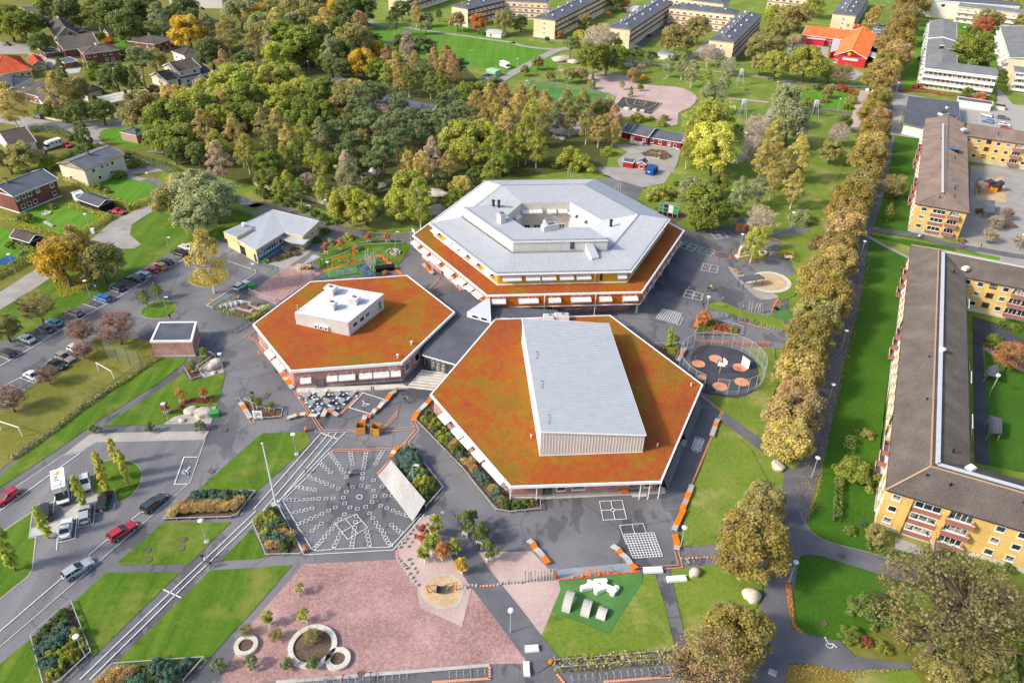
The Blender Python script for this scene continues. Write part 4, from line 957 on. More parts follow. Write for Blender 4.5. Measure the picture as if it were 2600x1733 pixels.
def balc(w,col,dep=1.3,glass=False):
 k=(round(w,1),col,dep)
 if k not in _bal:
  b=B();b.box((0,-dep/2,0),(w,dep,.16),'concrete');b.box((0,-dep,.5),(w,.08,1.0),col)
  for x in(-w/2,w/2):b.box((x,-dep/2,.5),(.08,dep-.09,.98),col)
  b.box((0,-dep,1.08),(w+.1,.1,.08),'white');_bal[k]=b.mesh('balcony')
 return _bal[k]
def ywin(F,n,zs,skip=(),bal=(),stair=(),w=1.35):
 for i in range(n):
  t=(i+.5)/n
  for z in zs:
   if i in bal:
    F.put(balc(min(3.2,F.L/n*.95),'red_balcony'),'balcony',t,z-1.15);F.win(t,z+.05,2.6,1.7,3)
   elif i in stair:
    F.win(t,z+.3,1.5,1.2,2,'dark_grey','glass');
   elif i not in skip:F.win(t,z,w,1.25,1)
def build_big_yellow():
 ze,zr=8.8,11.6
 A,Bc=at(2313,621,ze),at(2249,1243,ze)
 E1=K('L',1024,622,ze)
 d=(A-Bc).normalized();n=V3((d.y,-d.x,0));dep=12.8
 L=(A-Bc).length
 c=Bc+d*L/2+n*6
 r=tG('apartment_block','large yellow brick apartment block with brown tiled roof wrapping a courtyard','apartment block',(c.x,c.y,0))
 Bc,A=V3((Bc.x,Bc.y,0)),V3((A.x,A.y,0));WL=62
 m='roof_brown'
 def zz(p,z):return V3((p.x,p.y,z))
 o=[A+n*WL,A,Bc,Bc+n*WL]
 i_=[A+n*WL-d*dep,A+n*dep-d*dep,Bc+n*dep+d*dep,Bc+n*WL+d*dep]
 h=dep*.46;h2=dep*.54
 rg=[A+n*WL-d*h,A+n*h-d*h,Bc+n*h+d*h,Bc+n*WL+d*h]
 rh=[A+n*WL-d*h2,A+n*h2-d*h2,Bc+n*h2+d*h2,Bc+n*WL+d*h2]
 for k in range(3):
  up=(rg[k]+rg[k+1]-o[k]-o[k+1]);up.z=1
  slope(r,[zz(o[k],ze),zz(o[k+1],ze),zz(rg[k+1],zr),zz(rg[k],zr)],m,.36,m,.2,.06,zz(up,(zr-ze)),'roof','tile_rolls')
  slope(r,[zz(rg[k],zr),zz(rg[k+1],zr),zz(rh[k+1],zr-.05),zz(rh[k],zr-.05)],'roof_darkbrown',name='roof')
  slope(r,[zz(i_[k],ze),zz(i_[k+1],ze),zz(rh[k+1],zr-.06),zz(rh[k],zr-.06)],m,.36,m,.2,.06,zz(-up,zr-ze),'roof','tile_rolls')
  b=B();b.beam(zz(rh[k],zr+.12),zz(rh[k+1],zr+.12),.75,.14,'zinc_pale');b.obj('roof_walkway',r)
  b=B();b.beam(zz(rg[k],zr+.04),zz(rg[k+1],zr+.04),.3,.12,'tan_brick');b.beam(zz(o[k],ze-.08),zz(o[k+1],ze-.08),.14,.2,'dark_grey');b.beam(zz(i_[k],ze-.08),zz(i_[k+1],ze-.08),.14,.2,'dark_grey');b.obj('ridge_tiles',r)
 for k in(1,2):
  b=B();b.beam(zz(o[k],ze+.03),zz(rg[k],zr+.03),.28,.12,'tan_brick');b.beam(zz(i_[k],ze+.02),zz(rh[k],zr),.3,.06,'dark_grey');b.obj('hip_tiles',r)
 wo=[A+n*WL-d*.5,A+n*.5-d*.5,Bc+n*.5+d*.5,Bc+n*WL+d*.5];wi=[A+n*WL-d*(dep-.5),A+n*(dep-.5)-d*(dep-.5),Bc+n*(dep-.5)+d*(dep-.5),Bc+n*WL+d*(dep-.5)]
 b=B();b.prm(wo+wi[::-1],.9,ze-.02,'brick_yellow','white');b.obj('wall',r)
 b=B();k=[p for p in ins(wo+wi[::-1],-.08)];b.prm(k,0,.95,'concrete_pale');b.obj('plinth',r)
 zs=(2.2,4.9,7.55)
 ce=(A+Bc)/2+n*6
 F=Face(r,wo[2],wo[1],ce,0);ywin(F,26,zs,bal=(3,14,22),stair=(6,16))
 F=Face(r,wo[2],wo[3],Bc+n*30+d*6,0)
 ywin(F,20,zs,skip=(1,2,3,4))
 for z in zs:
  F.win(2.05/20,z,4.0,1.35,3);q=B();q.box((0,-.06,0),(4.5,.12,1.2),'red_balcony');F.put(q.mesh('panel'),'panel',2.05/20,z-1.25)
  F.put(balc(4.0,'red_balcony'),'balcony',3.65/20,z-1.15);F.win(3.65/20,z+.05,3.4,1.8,4)
 for t in(1.15/20,2.95/20):
  q=B();q.box((0,-.25,4.6),(.7,.5,8.0),'brick_yellow');F.put(q.mesh('pier'),'pier',t,0)
 F=Face(r,wi[1],wi[0],A+n*30-d*0,0);ywin(F,18,zs,stair=(2,8,14),bal=(4,5,10,11))
 F=Face(r,wi[2],wi[1],ce-n*4,0);ywin(F,20,zs,stair=(5,14),bal=(3,9,17))
 for x,y in((1055,690),(990,1035),(965,1505),(1310,760),(1160,770),(1150,1095),(1325,555),(1765,645),(1990,645),(2258,745)):p=K('K',x,y,10.6);stack(r,p,10.4,'black')
 for x,y in((413,65),(478,12),(565,115),(393,280),(545,338),(860,325),(575,245),(1018,458),(848,375)):p=K('L',x,y,10.6);stack(r,p,10.4,'black')
 for x,y in((1475,160),(1455,550),(1490,940),(1590,540),(1583,680),(1585,860),(1595,215)):p=K('32',x,y,10.8);stack(r,p,10.8,'black')
 for k,x,y in(('K',1480,718),('L',675,230)):
  p=K(k,x,y,10.4);b=B();b.box((p.x,p.y,10.5),(1.5,1.2,.7),'white',.5);b.box((p.x,p.y,10.9),(1.2,.9,.2),'white_panel',.5);b.obj('roof_light',r)
 for x0,y0,x1,y1 in((1850,1180,1848,1265),):b=B();b.beam(K('31',x0,y0,9.6),K('31',x1,y1,9.6),.12,.12,'white');b.obj('snow_guard',r)
 for x0,y0,x1,y1 in((1870,275,1870,385),(1880,670,1882,800)):b=B();b.beam(K('32',x0,y0,9.6),K('32',x1,y1,9.6),.12,.12,'white');b.obj('snow_guard',r)
 p=K('32',1600,80,11.8);b=B();b.lathe([(.5,11.6),(.7,12.2),(0,12.4)],'white',10,(p.x,p.y,0));b.obj('dish',r)
build_big_yellow()
def build_mid_yellow():
 ze,zr=8.9,11.4
 a,b_=K('31',1355,303,ze),K('31',1850,385,ze);l=K('30',1445,1090,ze)
 a,b_,l=(V3((p.x,p.y,0))for p in(a,b_,l));d=(l-a).normalized();n=V3((d.y,-d.x,0));w=(b_-a).dot(n);L=(l-a).length
 c=a+d*L/2+n*w/2
 r=tG('apartment_block','medium yellow apartment block with paler brown roof and covered skylight','apartment block',c)
 R=[a,l,l+n*w,a+n*w]
 gable(r,R,ze,zr,'roof_brown_pale',.5,0,'brick_yellow',tile=.36,trim='dark_grey')
 q=ins(R,.45);b=B();b.prm(q,.9,ze-.05,'brick_yellow');b.obj('wall',r);b=B();b.prm(ins(R,.36),0,.95,'concrete');b.obj('plinth',r)
 W_=[a+d*.45+n*.45,l+n*.45,l+n*(w-.45),a+d*.45+n*(w-.45)]
 zs=(2.3,5.0,7.6)
 F=Face(r,W_[0],W_[3],c);
 for z in zs:
  F.win(.17,z,1.5,1.2,1);F.win(.47,z,3.4,1.3,3);p=B();p.box((0,-.06,0),(3.9,.12,1.1),'red_balcony');F.put(p.mesh('panel'),'panel',.47,z-1.2)
  F.put(balc(3.0,'red_balcony'),'balcony',.77,z-1.1);F.win(.77,z,2.6,1.7,3)
 F=Face(r,W_[0],W_[1],c);ywin(F,20,zs,bal=(4,5,12,13))
 e0=K('30',1835,1250,ze);e0=V3((e0.x,e0.y,0));WL=55
 s=(e0-(a+n*w)).dot(d);R2=[a+n*w+d*s,a+n*(w+WL)+d*s,a+n*(w+WL)+d*(s+w*.92),a+n*w+d*(s+w*.92)]
 gable(r,[p-n*1.0 if i in(0,3)else p for i,p in enumerate(R2)],ze-.01,zr-.1,'roof_brown_pale',0,0,'brick_yellow',tile=.36,trim='dark_grey')
 q=[R2[0]+d*.45-n*.5,R2[1]+d*.45,R2[2]-d*.45,R2[3]-d*.45-n*.5];b=B();b.prm(q,.9,ze-.06,'brick_yellow');b.obj('wall',r);b=B();b.prm(ins(q,-.08),0,.94,'concrete');b.obj('plinth',r)
 F=Face(r,q[0],q[1],cen(q));ywin(F,18,zs,stair=(2,8),bal=(5,7,11,13))
 b=B();b.beam(K('30',1610,1135,11.6),K('31',1605,200,11.6),.7,.12,'zinc_pale');b.obj('roof_walkway',r)
 p=K('30',1690,1370,10.8);b=B();b.box((p.x,p.y,10.6),(4.2,3.0,1.3),'black',atan2(d.y,d.x)-1.57);b.box((p.x,p.y,11.3),(4.0,2.8,.1),'glass_blue',atan2(d.y,d.x)-1.57);b.obj('skylight',r)
 p=K('30',1800,1190,11);b=B();b.box((p.x,p.y,11.0),(1.6,1.2,.7),'white',.3);b.obj('roof_light',r)
 p=K('31',1695,110,11);b=B();b.box((p.x,p.y,10.6),(2.6,1.4,.4),'mid_grey',-.2);b.obj('roof_light',r)
 for k,x,y in(('30',1590,1280),('30',1660,1170),('30',1720,1450),('31',1580,240),('31',1715,235),('31',1720,165),('30',2120,1230),('30',1585,1540)):p=K(k,x,y,10.8);stack(r,p,10.6,'black')
build_mid_yellow()
def slab_(label,a,b_,f,ze,n,far=None,back=False,L=None):
 """cream three-storey slab: end wall a-b, long front from b towards f, slate hip roof"""
 a,b_,f=(V3((p.x,p.y,0))for p in(a,b_,f))
 e=(f-b_).normalized();w0=a-b_;w=w0-e*w0.dot(e);L=L or(f-b_).length
 b2=b_;R=[b2,b2+e*L,b2+e*L+w,b2+w];c=cen(R)
 r=tG('apartment_block',label,'apartment block',c,group=None)
 gable(r,R,ze,ze+2.0,'roof_slate',.5,.5,trim='tan_brick',tile=.8,over=.3)
 q=ins(R,.3);b=B();b.prm(q,.9,ze-.05,'render_cream');b.obj('wall',r)
 b=B();b.prm(ins(R,.25),0,.9,'white_wall');b.obj('plinth',r)
 i=lambda p:min(q,key=lambda s:(s-p).length)
 F=Face(r,i(b2),i(b2+e*L),c)
 zs=(2.1,4.8,7.5);bd=B()
 for z in zs:bd.box((0,-.03,z+1.35),(F.L-.3,.08,1.1),'brick_dark')
 F.put(bd.mesh('brick_band'),'brick_band',.5,0)
 for t in lerps(n):
  for z in zs:F.win(t,z,1.9,1.25,2)
 F=Face(r,i(b2),i(b2+w),c);F.row((.5,),(2.5,5.0,7.4),1.0,1.0,1)
 if back:
  F=Face(r,i(b2+w),i(b2+w+e*L),c)
  F.row(lerps(n),zs,1.9,1.25,2)
 for k in range(int(L/7)):
  p=R[0].lerp(R[1],(k+.7)/(L/7))+w*(.3+.4*(k%2));
  s=B();s.box((p.x,p.y,ze+1.5),(.9,.7,.8),'white',k);s.obj('roof_vent',r)
  p=R[0].lerp(R[1],(k+.3)/(L/7))+w*.5;s=B();s.tube([(p.x,p.y,ze+1.8),(p.x,p.y,ze+2.7)],.14,'white',5);s.obj('roof_vent',r)
 return r
ZE=9.7
slab_('cream slab of flats at the top edge nearest the wood, brick bands',K('10',1180,-45,ZE),K('10',1380,-30,ZE),K('10',1720,-130,ZE),ZE,12,L=60)
slab_('cream slab of flats whose end faces an orange maple, leftmost in full view',K('10',1755,65,ZE),K('10',1945,85,ZE),K('20',0,-12,ZE),ZE,16,L=62)
slab_('cream slab of flats beside the bright red tree and slide',K('20',195,165,ZE),K('20',400,190,ZE),K('20',785,0,ZE),ZE,16,L=88)
rU=slab_('cream slab of flats forming the left arm of the far courtyard',K('20',868,252,ZE),K('20',1090,275,ZE),K('20',1410,68,ZE),ZE,15,L=82)
slab_('cream slab of flats forming the right arm of the far courtyard',K('20',1803,368,ZE),K('20',2045,393,ZE),K('20',2275,165,ZE),ZE,14,back=False,L=72)
slab_('cream slab of flats behind the red orange-roofed preschool',K('30',588,128,ZE),K('30',812,148,ZE),K('30',905,-5,ZE),ZE,18,L=85)
def cwing(label,s,x0,x1):
 a,b_=K('20',*s[0],ZE),K('20',*s[1],ZE);a,b_=V3((a.x,a.y,0)),V3((b_.x,b_.y,0))
 e=(b_-a).normalized();n=V3((-e.y,e.x,0));a=a+e*x0;b_=b_+e*x1;R=[a,b_,b_+n*12,a+n*12];c=cen(R)
 r=tG('apartment_block',label,'apartment block',c)
 gable(r,R,ZE-.02,ZE+1.95,'roof_slate',.5,.5,trim='tan_brick',tile=.8);q=ins(R,.3);b=B();b.prm(q,.9,ZE-.05,'render_cream');b.obj('wall',r);b=B();b.prm(ins(R,.25),0,.9,'white_wall');b.obj('plinth',r)
 F=Face(r,R[0],R[1],c,-.3);bd=B();zs=(2.1,4.8,7.5)
 for z in zs:bd.box((0,-.03,z-1.25),(F.L-.8,.08,.8),'brick_red')
 F.put(bd.mesh('brick_band'),'brick_band',.5,0)
 k=int(F.L/3.6);F.row(lerps(k),zs,1.8,1.3,2)
 for k in range(int(F.L/7)):
  p=R[0].lerp(R[1],(k+.5)/(F.L/7))+n*(5+2*(k%2));s=B();s.box((p.x,p.y,ZE+1.6),(.9,.7,.8),'white',k);s.obj('roof_vent',r)
cwing('cream cross wing of flats closing the far courtyard, brick-banded',((1410,68),(2050,138)),2,0)
cwing('cream cross wing of flats at the top edge behind the red tree',((0,8),(640,45)),-8,-20)
cwing('cream wing of flats at the top edge above the far courtyard',((1435,-25),(1800,20)),0,10)
cwing('cream wing of flats at the top edge left of the lime avenue',((2353,-40),(3010,20)),0,-18)
def build_white_flats():
 ze=9.0
 a,b_,f=K('30',1435,625,ze),K('30',2110,695,ze),K('30',1510,0,ze)
 a,b_,f=(V3((p.x,p.y,0))for p in(a,b_,f));d=(f-a).normalized();e=(b_-a);e=e-d*e.dot(d);L=(b_-a).length;e.normalize()
 c=a+e*20+d*30
 r=tG('apartment_block','white balcony flats with long grey felt roof bent round a garden','apartment block',c)
 w1=(V3((K('30',1740,585,ze).x,K('30',1740,585,ze).y,0))-a);dw=abs(w1.dot(e));dd=abs(w1.dot(d));D=112
 R1=[a,a+d*D,a+d*D+e*dw,a+e*dw];R2=[a,a+e*L,a+e*L+d*dd,a+d*dd]
 def zz(p,z):return V3((p.x,p.y,z))
 rg=[zz(a+e*dw/2+d*D,ze+1.3),zz(a+e*dw/2+d*dd/2,ze+1.3),zz(a+e*L+d*dd/2,ze+1.3)]
 slope(r,[zz(a+d*D,ze),zz(a,ze),rg[1],rg[0]],'roof_grey',.7,'roof_grey',.05,.04,e,'roof')
 slope(r,[zz(a+d*D+e*dw,ze),zz(a+d*dd+e*dw,ze),rg[1],rg[0]],'roof_grey',.7,'roof_grey',.05,.04,e,'roof')
 slope(r,[zz(a,ze),zz(a+e*L,ze),rg[2],rg[1]],'roof_grey',.7,'roof_grey',.05,.04,d,'roof')
 slope(r,[zz(a+d*dd+e*dw,ze),zz(a+d*dd+e*L,ze),rg[2],rg[1]],'roof_grey',.7,'roof_grey',.05,.04,d,'roof')
 W1=[a+d*D,a,a+e*L,a+e*L+d*dd,a+e*dw+d*dd,a+e*dw+d*D]
 b=B();b.prm(ins(W1,.4),0,ze-.06,'render_cream');b.obj('wall',r)
 b=B();b.face([zz(a+e*L,ze),zz(a+e*L+d*dd,ze),rg[2]],'render_cream');ring(b,ins(W1,.02),ze-.1,.14,.3,'white');
 k=a+d*62;b.beam(zz(k-e*.2,ze+.25),zz(k+e*dw/2,ze+1.6),.9,.3,'white');b.beam(zz(k+e*dw/2,ze+1.6),zz(k+e*dw,ze+.25),.9,.3,'white');b.obj('roof_trim',r)
 F=Face(r,a+e*.4+d*.4,a+e*L+d*.4,c,0);F2=Face(r,a+e*.4,a+e*.4+d*D,c,0)
 for z in(2.6,5.3):
  q=B();q.box((0,-.7,0),(F.L-.5,1.4,.16),'concrete');q.box((0,-1.4,.5),(F.L-.5,.1,1.05),'white_panel');F.put(q.mesh('balcony'),'balcony',.5,z)
 q=B();q.box((0,-.7,0),(F.L-.5,1.4,.2),'white');F.put(q.mesh('balcony'),'balcony',.5,8.2)
 for z in(1.4,4.3,7.0):F.row(lerps(15),(z,),1.5,1.3,2)
 for z in(2.6,5.3,8.0):
  for t in lerps(14):
   F2.put(balc(5.5,'white_panel'),'balcony',t,z-1.2);F2.win(t,z+.2,3,1.4,3,sill=False)
 for x,y in((1610,50),(1595,435)):
  p=K('30',x,y,10.8);s=B();s.box((p.x,p.y,10.8),(1.6,1.2,1.4),'dark_grey');s.box((p.x,p.y,11.6),(1.9,1.4,.15),'white');s.obj('roof_vent',r)
  s=B();s.beam((p.x+1,p.y,10.5),(p.x+e.x*9,p.y+e.y*9,10.1),.3,.15,'zinc_pale');s.obj('roof_walkway',r)
build_white_flats()
def build_white_back():
 ze=9.0;a,b_=K('30',1745,60,ze),K('30',2353,128,ze);a,b_=V3((a.x,a.y,0)),V3((b_.x,b_.y,0));e=(b_-a).normalized();n=V3((-e.y,e.x,0));b_=b_+e*30
 R=[a,b_,b_+n*12,a+n*12];c=cen(R);r=tG('apartment_block','white balcony flats at the top right closing the garden','apartment block',c)
 gable(r,R,ze,ze+1.2,'roof_grey',0,0,'white_wall');b=B();b.prm(ins(R,.4),0,ze-.05,'render_cream');b.obj('wall',r)
 F=Face(r,R[0],R[1],c,-.35)
 for z in(2.4,5.1,7.8):
  F.row(lerps(16),(z-.9,),1.4,1.2,2)
  q=B();q.box((0,-1.2,.5),(F.L-.5,.1,.9),'white_panel');q.box((0,-.6,0),(F.L-.5,1.2,.14),'concrete');F.put(q.mesh('balcony'),'balcony',.5,z-1.1-.9)
 b=B();q=[c+(p-c)*1 for p in R];u0,u1=K('30',1490,0,ze+1),K('30',2320,62,ze+1)
 r2=tG('flat_roofed_building','long dark flat roof with white edge at the top right','building',cen([u0,u1]))
 w=V3((-(u1-u0).y,(u1-u0).x,0)).normalized()*26;Q=[V3((p.x,p.y,0))for p in(u0,u1,u1+w,u0+w)]
 b=B();b.prm(ins(Q,.3),0,ze+.8,'white_wall');b.obj('wall',r2);b=B();b.prm(Q,ze+.6,ze+1.1,'white','roof_slate',True);b.obj('flat_roof',r2)
build_white_back()
def build_white_right():
 ze=9.0;a,b_=K('30',2130,240,ze),K('30',2225,532,ze);a,b_=V3((a.x,a.y,0)),V3((b_.x,b_.y,0));d=(a-b_).normalized();n=V3((d.y,-d.x,0))
 R=[b_,a,a+n*26,b_+n*26];c=cen(R);r=tG('apartment_block','pale flats at the right edge with stepped white balconies','apartment block',c)
 gable(r,R,ze,ze+1.4,'roof_grey',0,0,'render_cream',trim='white');b=B();b.prm(ins(R,.4),0,ze-.05,'render_cream');b.obj('wall',r)
 F=Face(r,R[0],R[1],c,-.4)
 for z in(1.6,4.3,7.0):
  for t in lerps(9):F.put(balc(3.2,'white_panel',1.6),'balcony',t,z-.9);F.win(t,z+.3,2.4,1.5,2,sill=False)
 F=Face(r,R[0],R[3],c,-.4);F.row((.3,.6),(2.4,5,7.4),1.4,1.2,1)
 a,b_=K('30',2265,668,8),K('30',2450,690,8);a,b_=V3((a.x,a.y,0)),V3((b_.x,b_.y,0));e=(b_-a).normalized();n=V3((-e.y,e.x,0));R=[a,b_,b_+n*12,a+n*12];c=cen(R)
 r=tG('apartment_block','peach end of a balcony block at the right edge above the alley','apartment block',c)
 b=B();b.prm(ins(R,.3),0,8,'render_cream');b.obj('wall',r);b=B();b.prm(R,8,8.3,'white','roof_grey',True);b.obj('flat_roof',r)
 F=Face(r,R[0],R[1],c,-.3)
 for z in(1.8,4.4,7.0):F.put(balc(F.L-2,'white_panel'),'balcony',.55,z-1.2);F.row((.2,.4,.6,.8),(z+.1,),1.5,1.3,2,sill=False)
build_white_right()
def flatb(name,label,cat,pts,z,wall,roof,trim='white',over=.3,rim=.3):
 Q=[V3((p.x,p.y,0))for p in pts];c=cen(Q);r=tG(name,label,cat,c)
 b=B();b.prm(ins(Q,over),0,z-.25,wall);b.obj('wall',r)
 b=B();b.prm(Q,z-.3,z,trim,roof,True);b.obj('flat_roof',r)
 if rim:b=B();ring(b,ins(Q,rim/2),z,rim,.24,trim);b.obj('roof_trim',r)
 return r,ccw(ins(Q,over)),c
r,q,c=flatb('shop_building','low shop with wide dark felt roof behind the yellow flats','shop',P('30 1290,882 1755,938 1770,1120 1440,1180 1238,1135',4.2),4.2,'white_wall','roof_felt','mid_grey',.6,.2)
F=Face(r,K('30',1238,1135),K('30',1440,1180),c,-.5);F.row((.25,.6),(1.7,),2.6,1.8,3)
for x,y,s in((1615,1045,1.6),(1700,1085,1.2),(1655,985,.7)):
 p=K('30',x,y,4.8);b=B();b.box((p.x,p.y,4.6),(2.2*s,1.6*s,1.1),'zinc_wall',.4);b.box((p.x,p.y,5.2),(1.6*s,1.1*s,.3),'dark_grey',.4);b.obj('ventilation_unit',r)
b=B();b.prm(P('30 1230,1195 1425,1235 1425,1195 1235,1150'),2.9,3.1,'white_panel',None,True);b.obj('canopy',r)
r,q,c=flatb('garage_row','long white garage row with dark roof beside the shop','garage',P('30 1745,887 2072,935 2065,965 1740,920',3.0),3.0,'white_wall','roof_felt')
F=Face(r,q[0],q[1],c);
Fg=Face(r,K('30',1750,985),K('30',2055,1020),c+V3((0,30,0)),0)
r,q,c=flatb('substation_hut','brick utility hut with white-edged flat roof beside the drive','hut',[K('01',1460,1392,4.1),K('01',1812,1388,4.1),K('02',1765,2,4.1),K('02',1377,5,4.1)],4.1,'brick_red','roof_felt','white_panel',.12,.45)
b=B();b.box((K('02',1590,75).x,K('02',1590,130).y-.12,2),(.16,.12,3.9),'mid_grey');b.obj('downpipe',r);b=B();b.prm(ins(q,-.1),0,.4,'concrete');b.obj('plinth',r)
def build_pavilion():
 ze,za=4.6,6.0
 a1,a2,a3=at(567.7,589,4.6),at(649,634.7,4.5),at(721.8,589,4.4)
 b1,b2,ap,k1=at(768.8,600,4.4),at(810,561.5,4.8),at(692.8,532.5,5.1),at(650,554.5,4.8)
 F0=[V3((p.x,p.y,0))for p in(a1,a2,a3,b1,b2,ap,k1)];c=cen(F0)
 r=tG('pavilion','cream and blue pavilion with angled zinc roof beside the playground','pavilion',c)
 z=[4.6,4.5,4.4,4.4,4.8,5.1,4.8]
 cw=ins(F0,.4)
 if(cw[0]-F0[0]).length>2:cw=cw[::-1]
 b=B();b.prm(cw,0,4.05,'brick_cream');b.obj('wall',r);b=B();b.prm(ins(F0,.32),0,.5,'concrete');b.obj('plinth',r)
 def V(i):return V3((F0[i].x,F0[i].y,z[i]))
 slope(r,[V(0),V(1),V(2),V(5),V(6)],'zinc',.55,'zinc_pale',.06,.07,V(2)-V(5),'roof_slope')
 slope(r,[V(2),V(3),V(4),V(5)],'zinc',.55,'zinc_pale',.06,.07,V(2)-V(5),'roof_slope')
 b=B();n=len(F0)
 for i in range(n):
  p,q=V(i),V((i+1)%n);b.face([(p.x,p.y,3.9),(q.x,q.y,3.9),q-V3((0,0,.02)),p-V3((0,0,.02))],'brick_cream');b.beam(p,q,.2,.24,'zinc_wall')
 b.obj('eave_wall',r)
 F=Face(r,cw[1],cw[2],c,.03);q=B();q.box((0,-.06,2.2),(F.L-.4,.1,3.4),'blue_panel');F.put(q.mesh('panel'),'panel',.5,0)
 for t in(.1,.24,.33,.42,.51,.6,.69,.8,.9):F.put(wmesh(1.1,1.5,1)[0],'window',t,2.6,.14);F.put(wmesh(1.1,1.5,1)[1],'pane',t,2.6,.14)
 F=Face(r,cw[0],cw[1],c,.02);F.win(.52,1.7,2.4,2.4,2,'dark_grey');F.win(.93,1.6,.9,2.2,1,'mid_grey','glass',False,'door')
 F=Face(r,cw[3],cw[4],c,.02);F.win(.6,2.6,1.4,1.0,1)
 e=P('01 2055,565 2240,482 2320,530 2175,610',5.4);b=B();b.prm([V3((p.x,p.y,0))for p in e],3.5,5.4,'brick_cream','zinc');b.ribs([V3((p.x,p.y,5.4))for p in e],e[1]-e[0],.55,.06,.07,'zinc_pale');b.obj('raised_end',r)
 q=P('11 215,575 265,570 500,625 440,680 330,665 205,620',3.2);cq=[V3((p.x,p.y,3.2))for p in q]
 b=B();b.prm([V3((p.x,p.y,0))for p in q],3.05,3.25,'zinc',None,True);b.ribs([p+V3((0,0,.05))for p in cq],cq[3]-cq[1],.55,.06,.06,'zinc_pale');b.obj('canopy',r)
 for x,y in((445,745),(490,710),(350,690),(362,725)):
  p=K('11',x,y);b=B();b.tube([(p.x,p.y,0),(p.x,p.y,3.1)],.08,'dark_grey',6);b.obj('post',r)
 p=K('01',2240,495,6);b=B();b.lathe([(.5,5.6),(.5,6.3),(.7,6.4),(0,6.6)],'white',8,(p.x,p.y,0));b.obj('roof_vent',r)
 for i in range(4):
  q=P('11 %d,%d %d,%d %d,%d %d,%d'%(225+i*12,720+i*10,300+i*12,660+i*10,312+i*12,670+i*10,237+i*12,730+i*10));b=B();b.prm(q,0,.9-.2*i,'concrete');b.obj('step',r)
build_pavilion()
def build_preschool():
 ze,zr=4.3,7.6
 g0,g1=K('E',468,540,ze),K('E',920,595,ze);top=K('E',1030,272,ze)
 g0,g1,top=(V3((p.x,p.y,0))for p in(g0,g1,top));u=(g1-g0).normalized();d=V3((-u.y,u.x,0));W_=(g1-g0).length;L=(top-g1).dot(d)+2
 R=[g1,g1+d*L,g0+d*L,g0];c=cen(R)
 r=tG('preschool_building','bright red preschool with orange tiled roof and yellow sun on its gable','preschool',c)
 gable(r,R,ze,zr,'roof_orange',0,0,'red_bright',tile=.36,over=.35)
 b=B();b.prm(ins(R,.35),0,ze-.03,'red_bright');b.obj('wall',r)
 F=Face(r,g0+d*.35,g1+d*.35,c);q=B();q.lathe([(0,-.06),(.8,-.06),(.8,0)],'yellow_sun',16);me=q.mesh('sun_emblem');o=F.put(me,'sun_emblem',.45,5.6,.03);o.rotation_euler=(pi/2,0,F.rz)
 F.win(.1,1.6,1.8,1.8,2)
 q=B();q.box((0,-.05,0),(W_*.46,.1,1.0),'white_panel');o=F.put(q.mesh('sign_board'),'sign_board',.52,3.2,.06)
 q=B()
 for k in range(11):
  x=-W_*.2+k*W_*.04;q.box((x,-.115,.02+.05*(k%3)),(.09,.03,.5),'dark_grey');q.box((x+.14,-.115,-.1+.12*(k%2)),(.2,.03,.1),'dark_grey')
 s=link('lettering',q.mesh('lettering'),o)
 h0,h1=K('E',35,252,ze),K('E',572,318,ze);hb=K('E',85,92,6.6)
 h0,h1=V3((h0.x,h0.y,0)),V3((h1.x,h1.y,0));e=(h1-h0).normalized();n=V3((-e.y,e.x,0));dep=9.5;l2=(h1-h0).length+9
 R2=[h0,h0+e*l2,h0+e*l2+n*dep*2,h0+n*dep*2]
 gable(r,R2,ze-.3,7.0,'roof_orange',0,0,'red_bright',tile=.36,over=.35,name='wing_roof')
 b=B();b.prm([R2[0]+e*.4+n*.4,R2[1]+n*.4,R2[2]-n*.4,R2[3]+e*.4-n*.4],0,ze-.35,'red_bright');b.obj('wing_wall',r)
 F=Face(r,h0+n*.38,h1+n*.38,c+n*20);
 for t,w in((.05,1.2),(.12,.9),(.62,.9),(.70,.9),(.78,1.0),(.88,1.0)):F.win(t,1.5,w,2.0,1)
 def lean(s,z0,z1,wall='red_bright'):
  q=P('E '+s);b=B();b.prm(q,0,z0,wall);b.obj('porch',r)
  m=cen(q);e_=[V3((m.x+(p.x-m.x)*1.08,m.y+(p.y-m.y)*1.08,z))for p,z in zip(q,(z1,z1,z0,z0))];slope(r,[v+V3((0,0,.08))for v in e_],'zinc_pale',.5,'white',.05,.05,e_[0]-e_[3],'porch_roof')
 lean('95,330 345,365 330,418 88,395',3.0,3.5);lean('440,420 540,430 490,560 405,585',3.2,3.6);lean('600,330 750,340 740,330 580,330',5,5.4)
 for s in('985,440 1070,470 1060,510 965,490','935,570 1030,600 1015,650 915,625'):
  q=P('E '+s);b=B();b.prm(q,0,.5,'red_bright');b.prm(ins(q,.15),.5,2.4,'glass');
  for p in q:b.box((p.x,p.y,1.5),(.16,.16,2.1),'white')
  b.obj('porch',r);cq=cen(q);b=B();b.prm([cq+(p-cq)*1.15 for p in q],2.6,[3.2,2.8,2.8,3.2],'white_panel','zinc_pale',True);b.obj('porch_roof',r)
 for x,y in((660,145),(758,148),(810,152),(905,190)):
  p=K('E',x,y,7);b=B();b.box((p.x,p.y,7.4),(1.4 if x>700 and x<850 else.8,1.0,1.6),'roof_orange',.2);b.obj('chimney',r)
 p=K('E',880,292,6);b=B();b.box((p.x,p.y,6.15),(1.0,2.2,.25),'mid_grey',atan2(d.y,d.x)-1.57);b.obj('roof_light',r)
build_preschool()
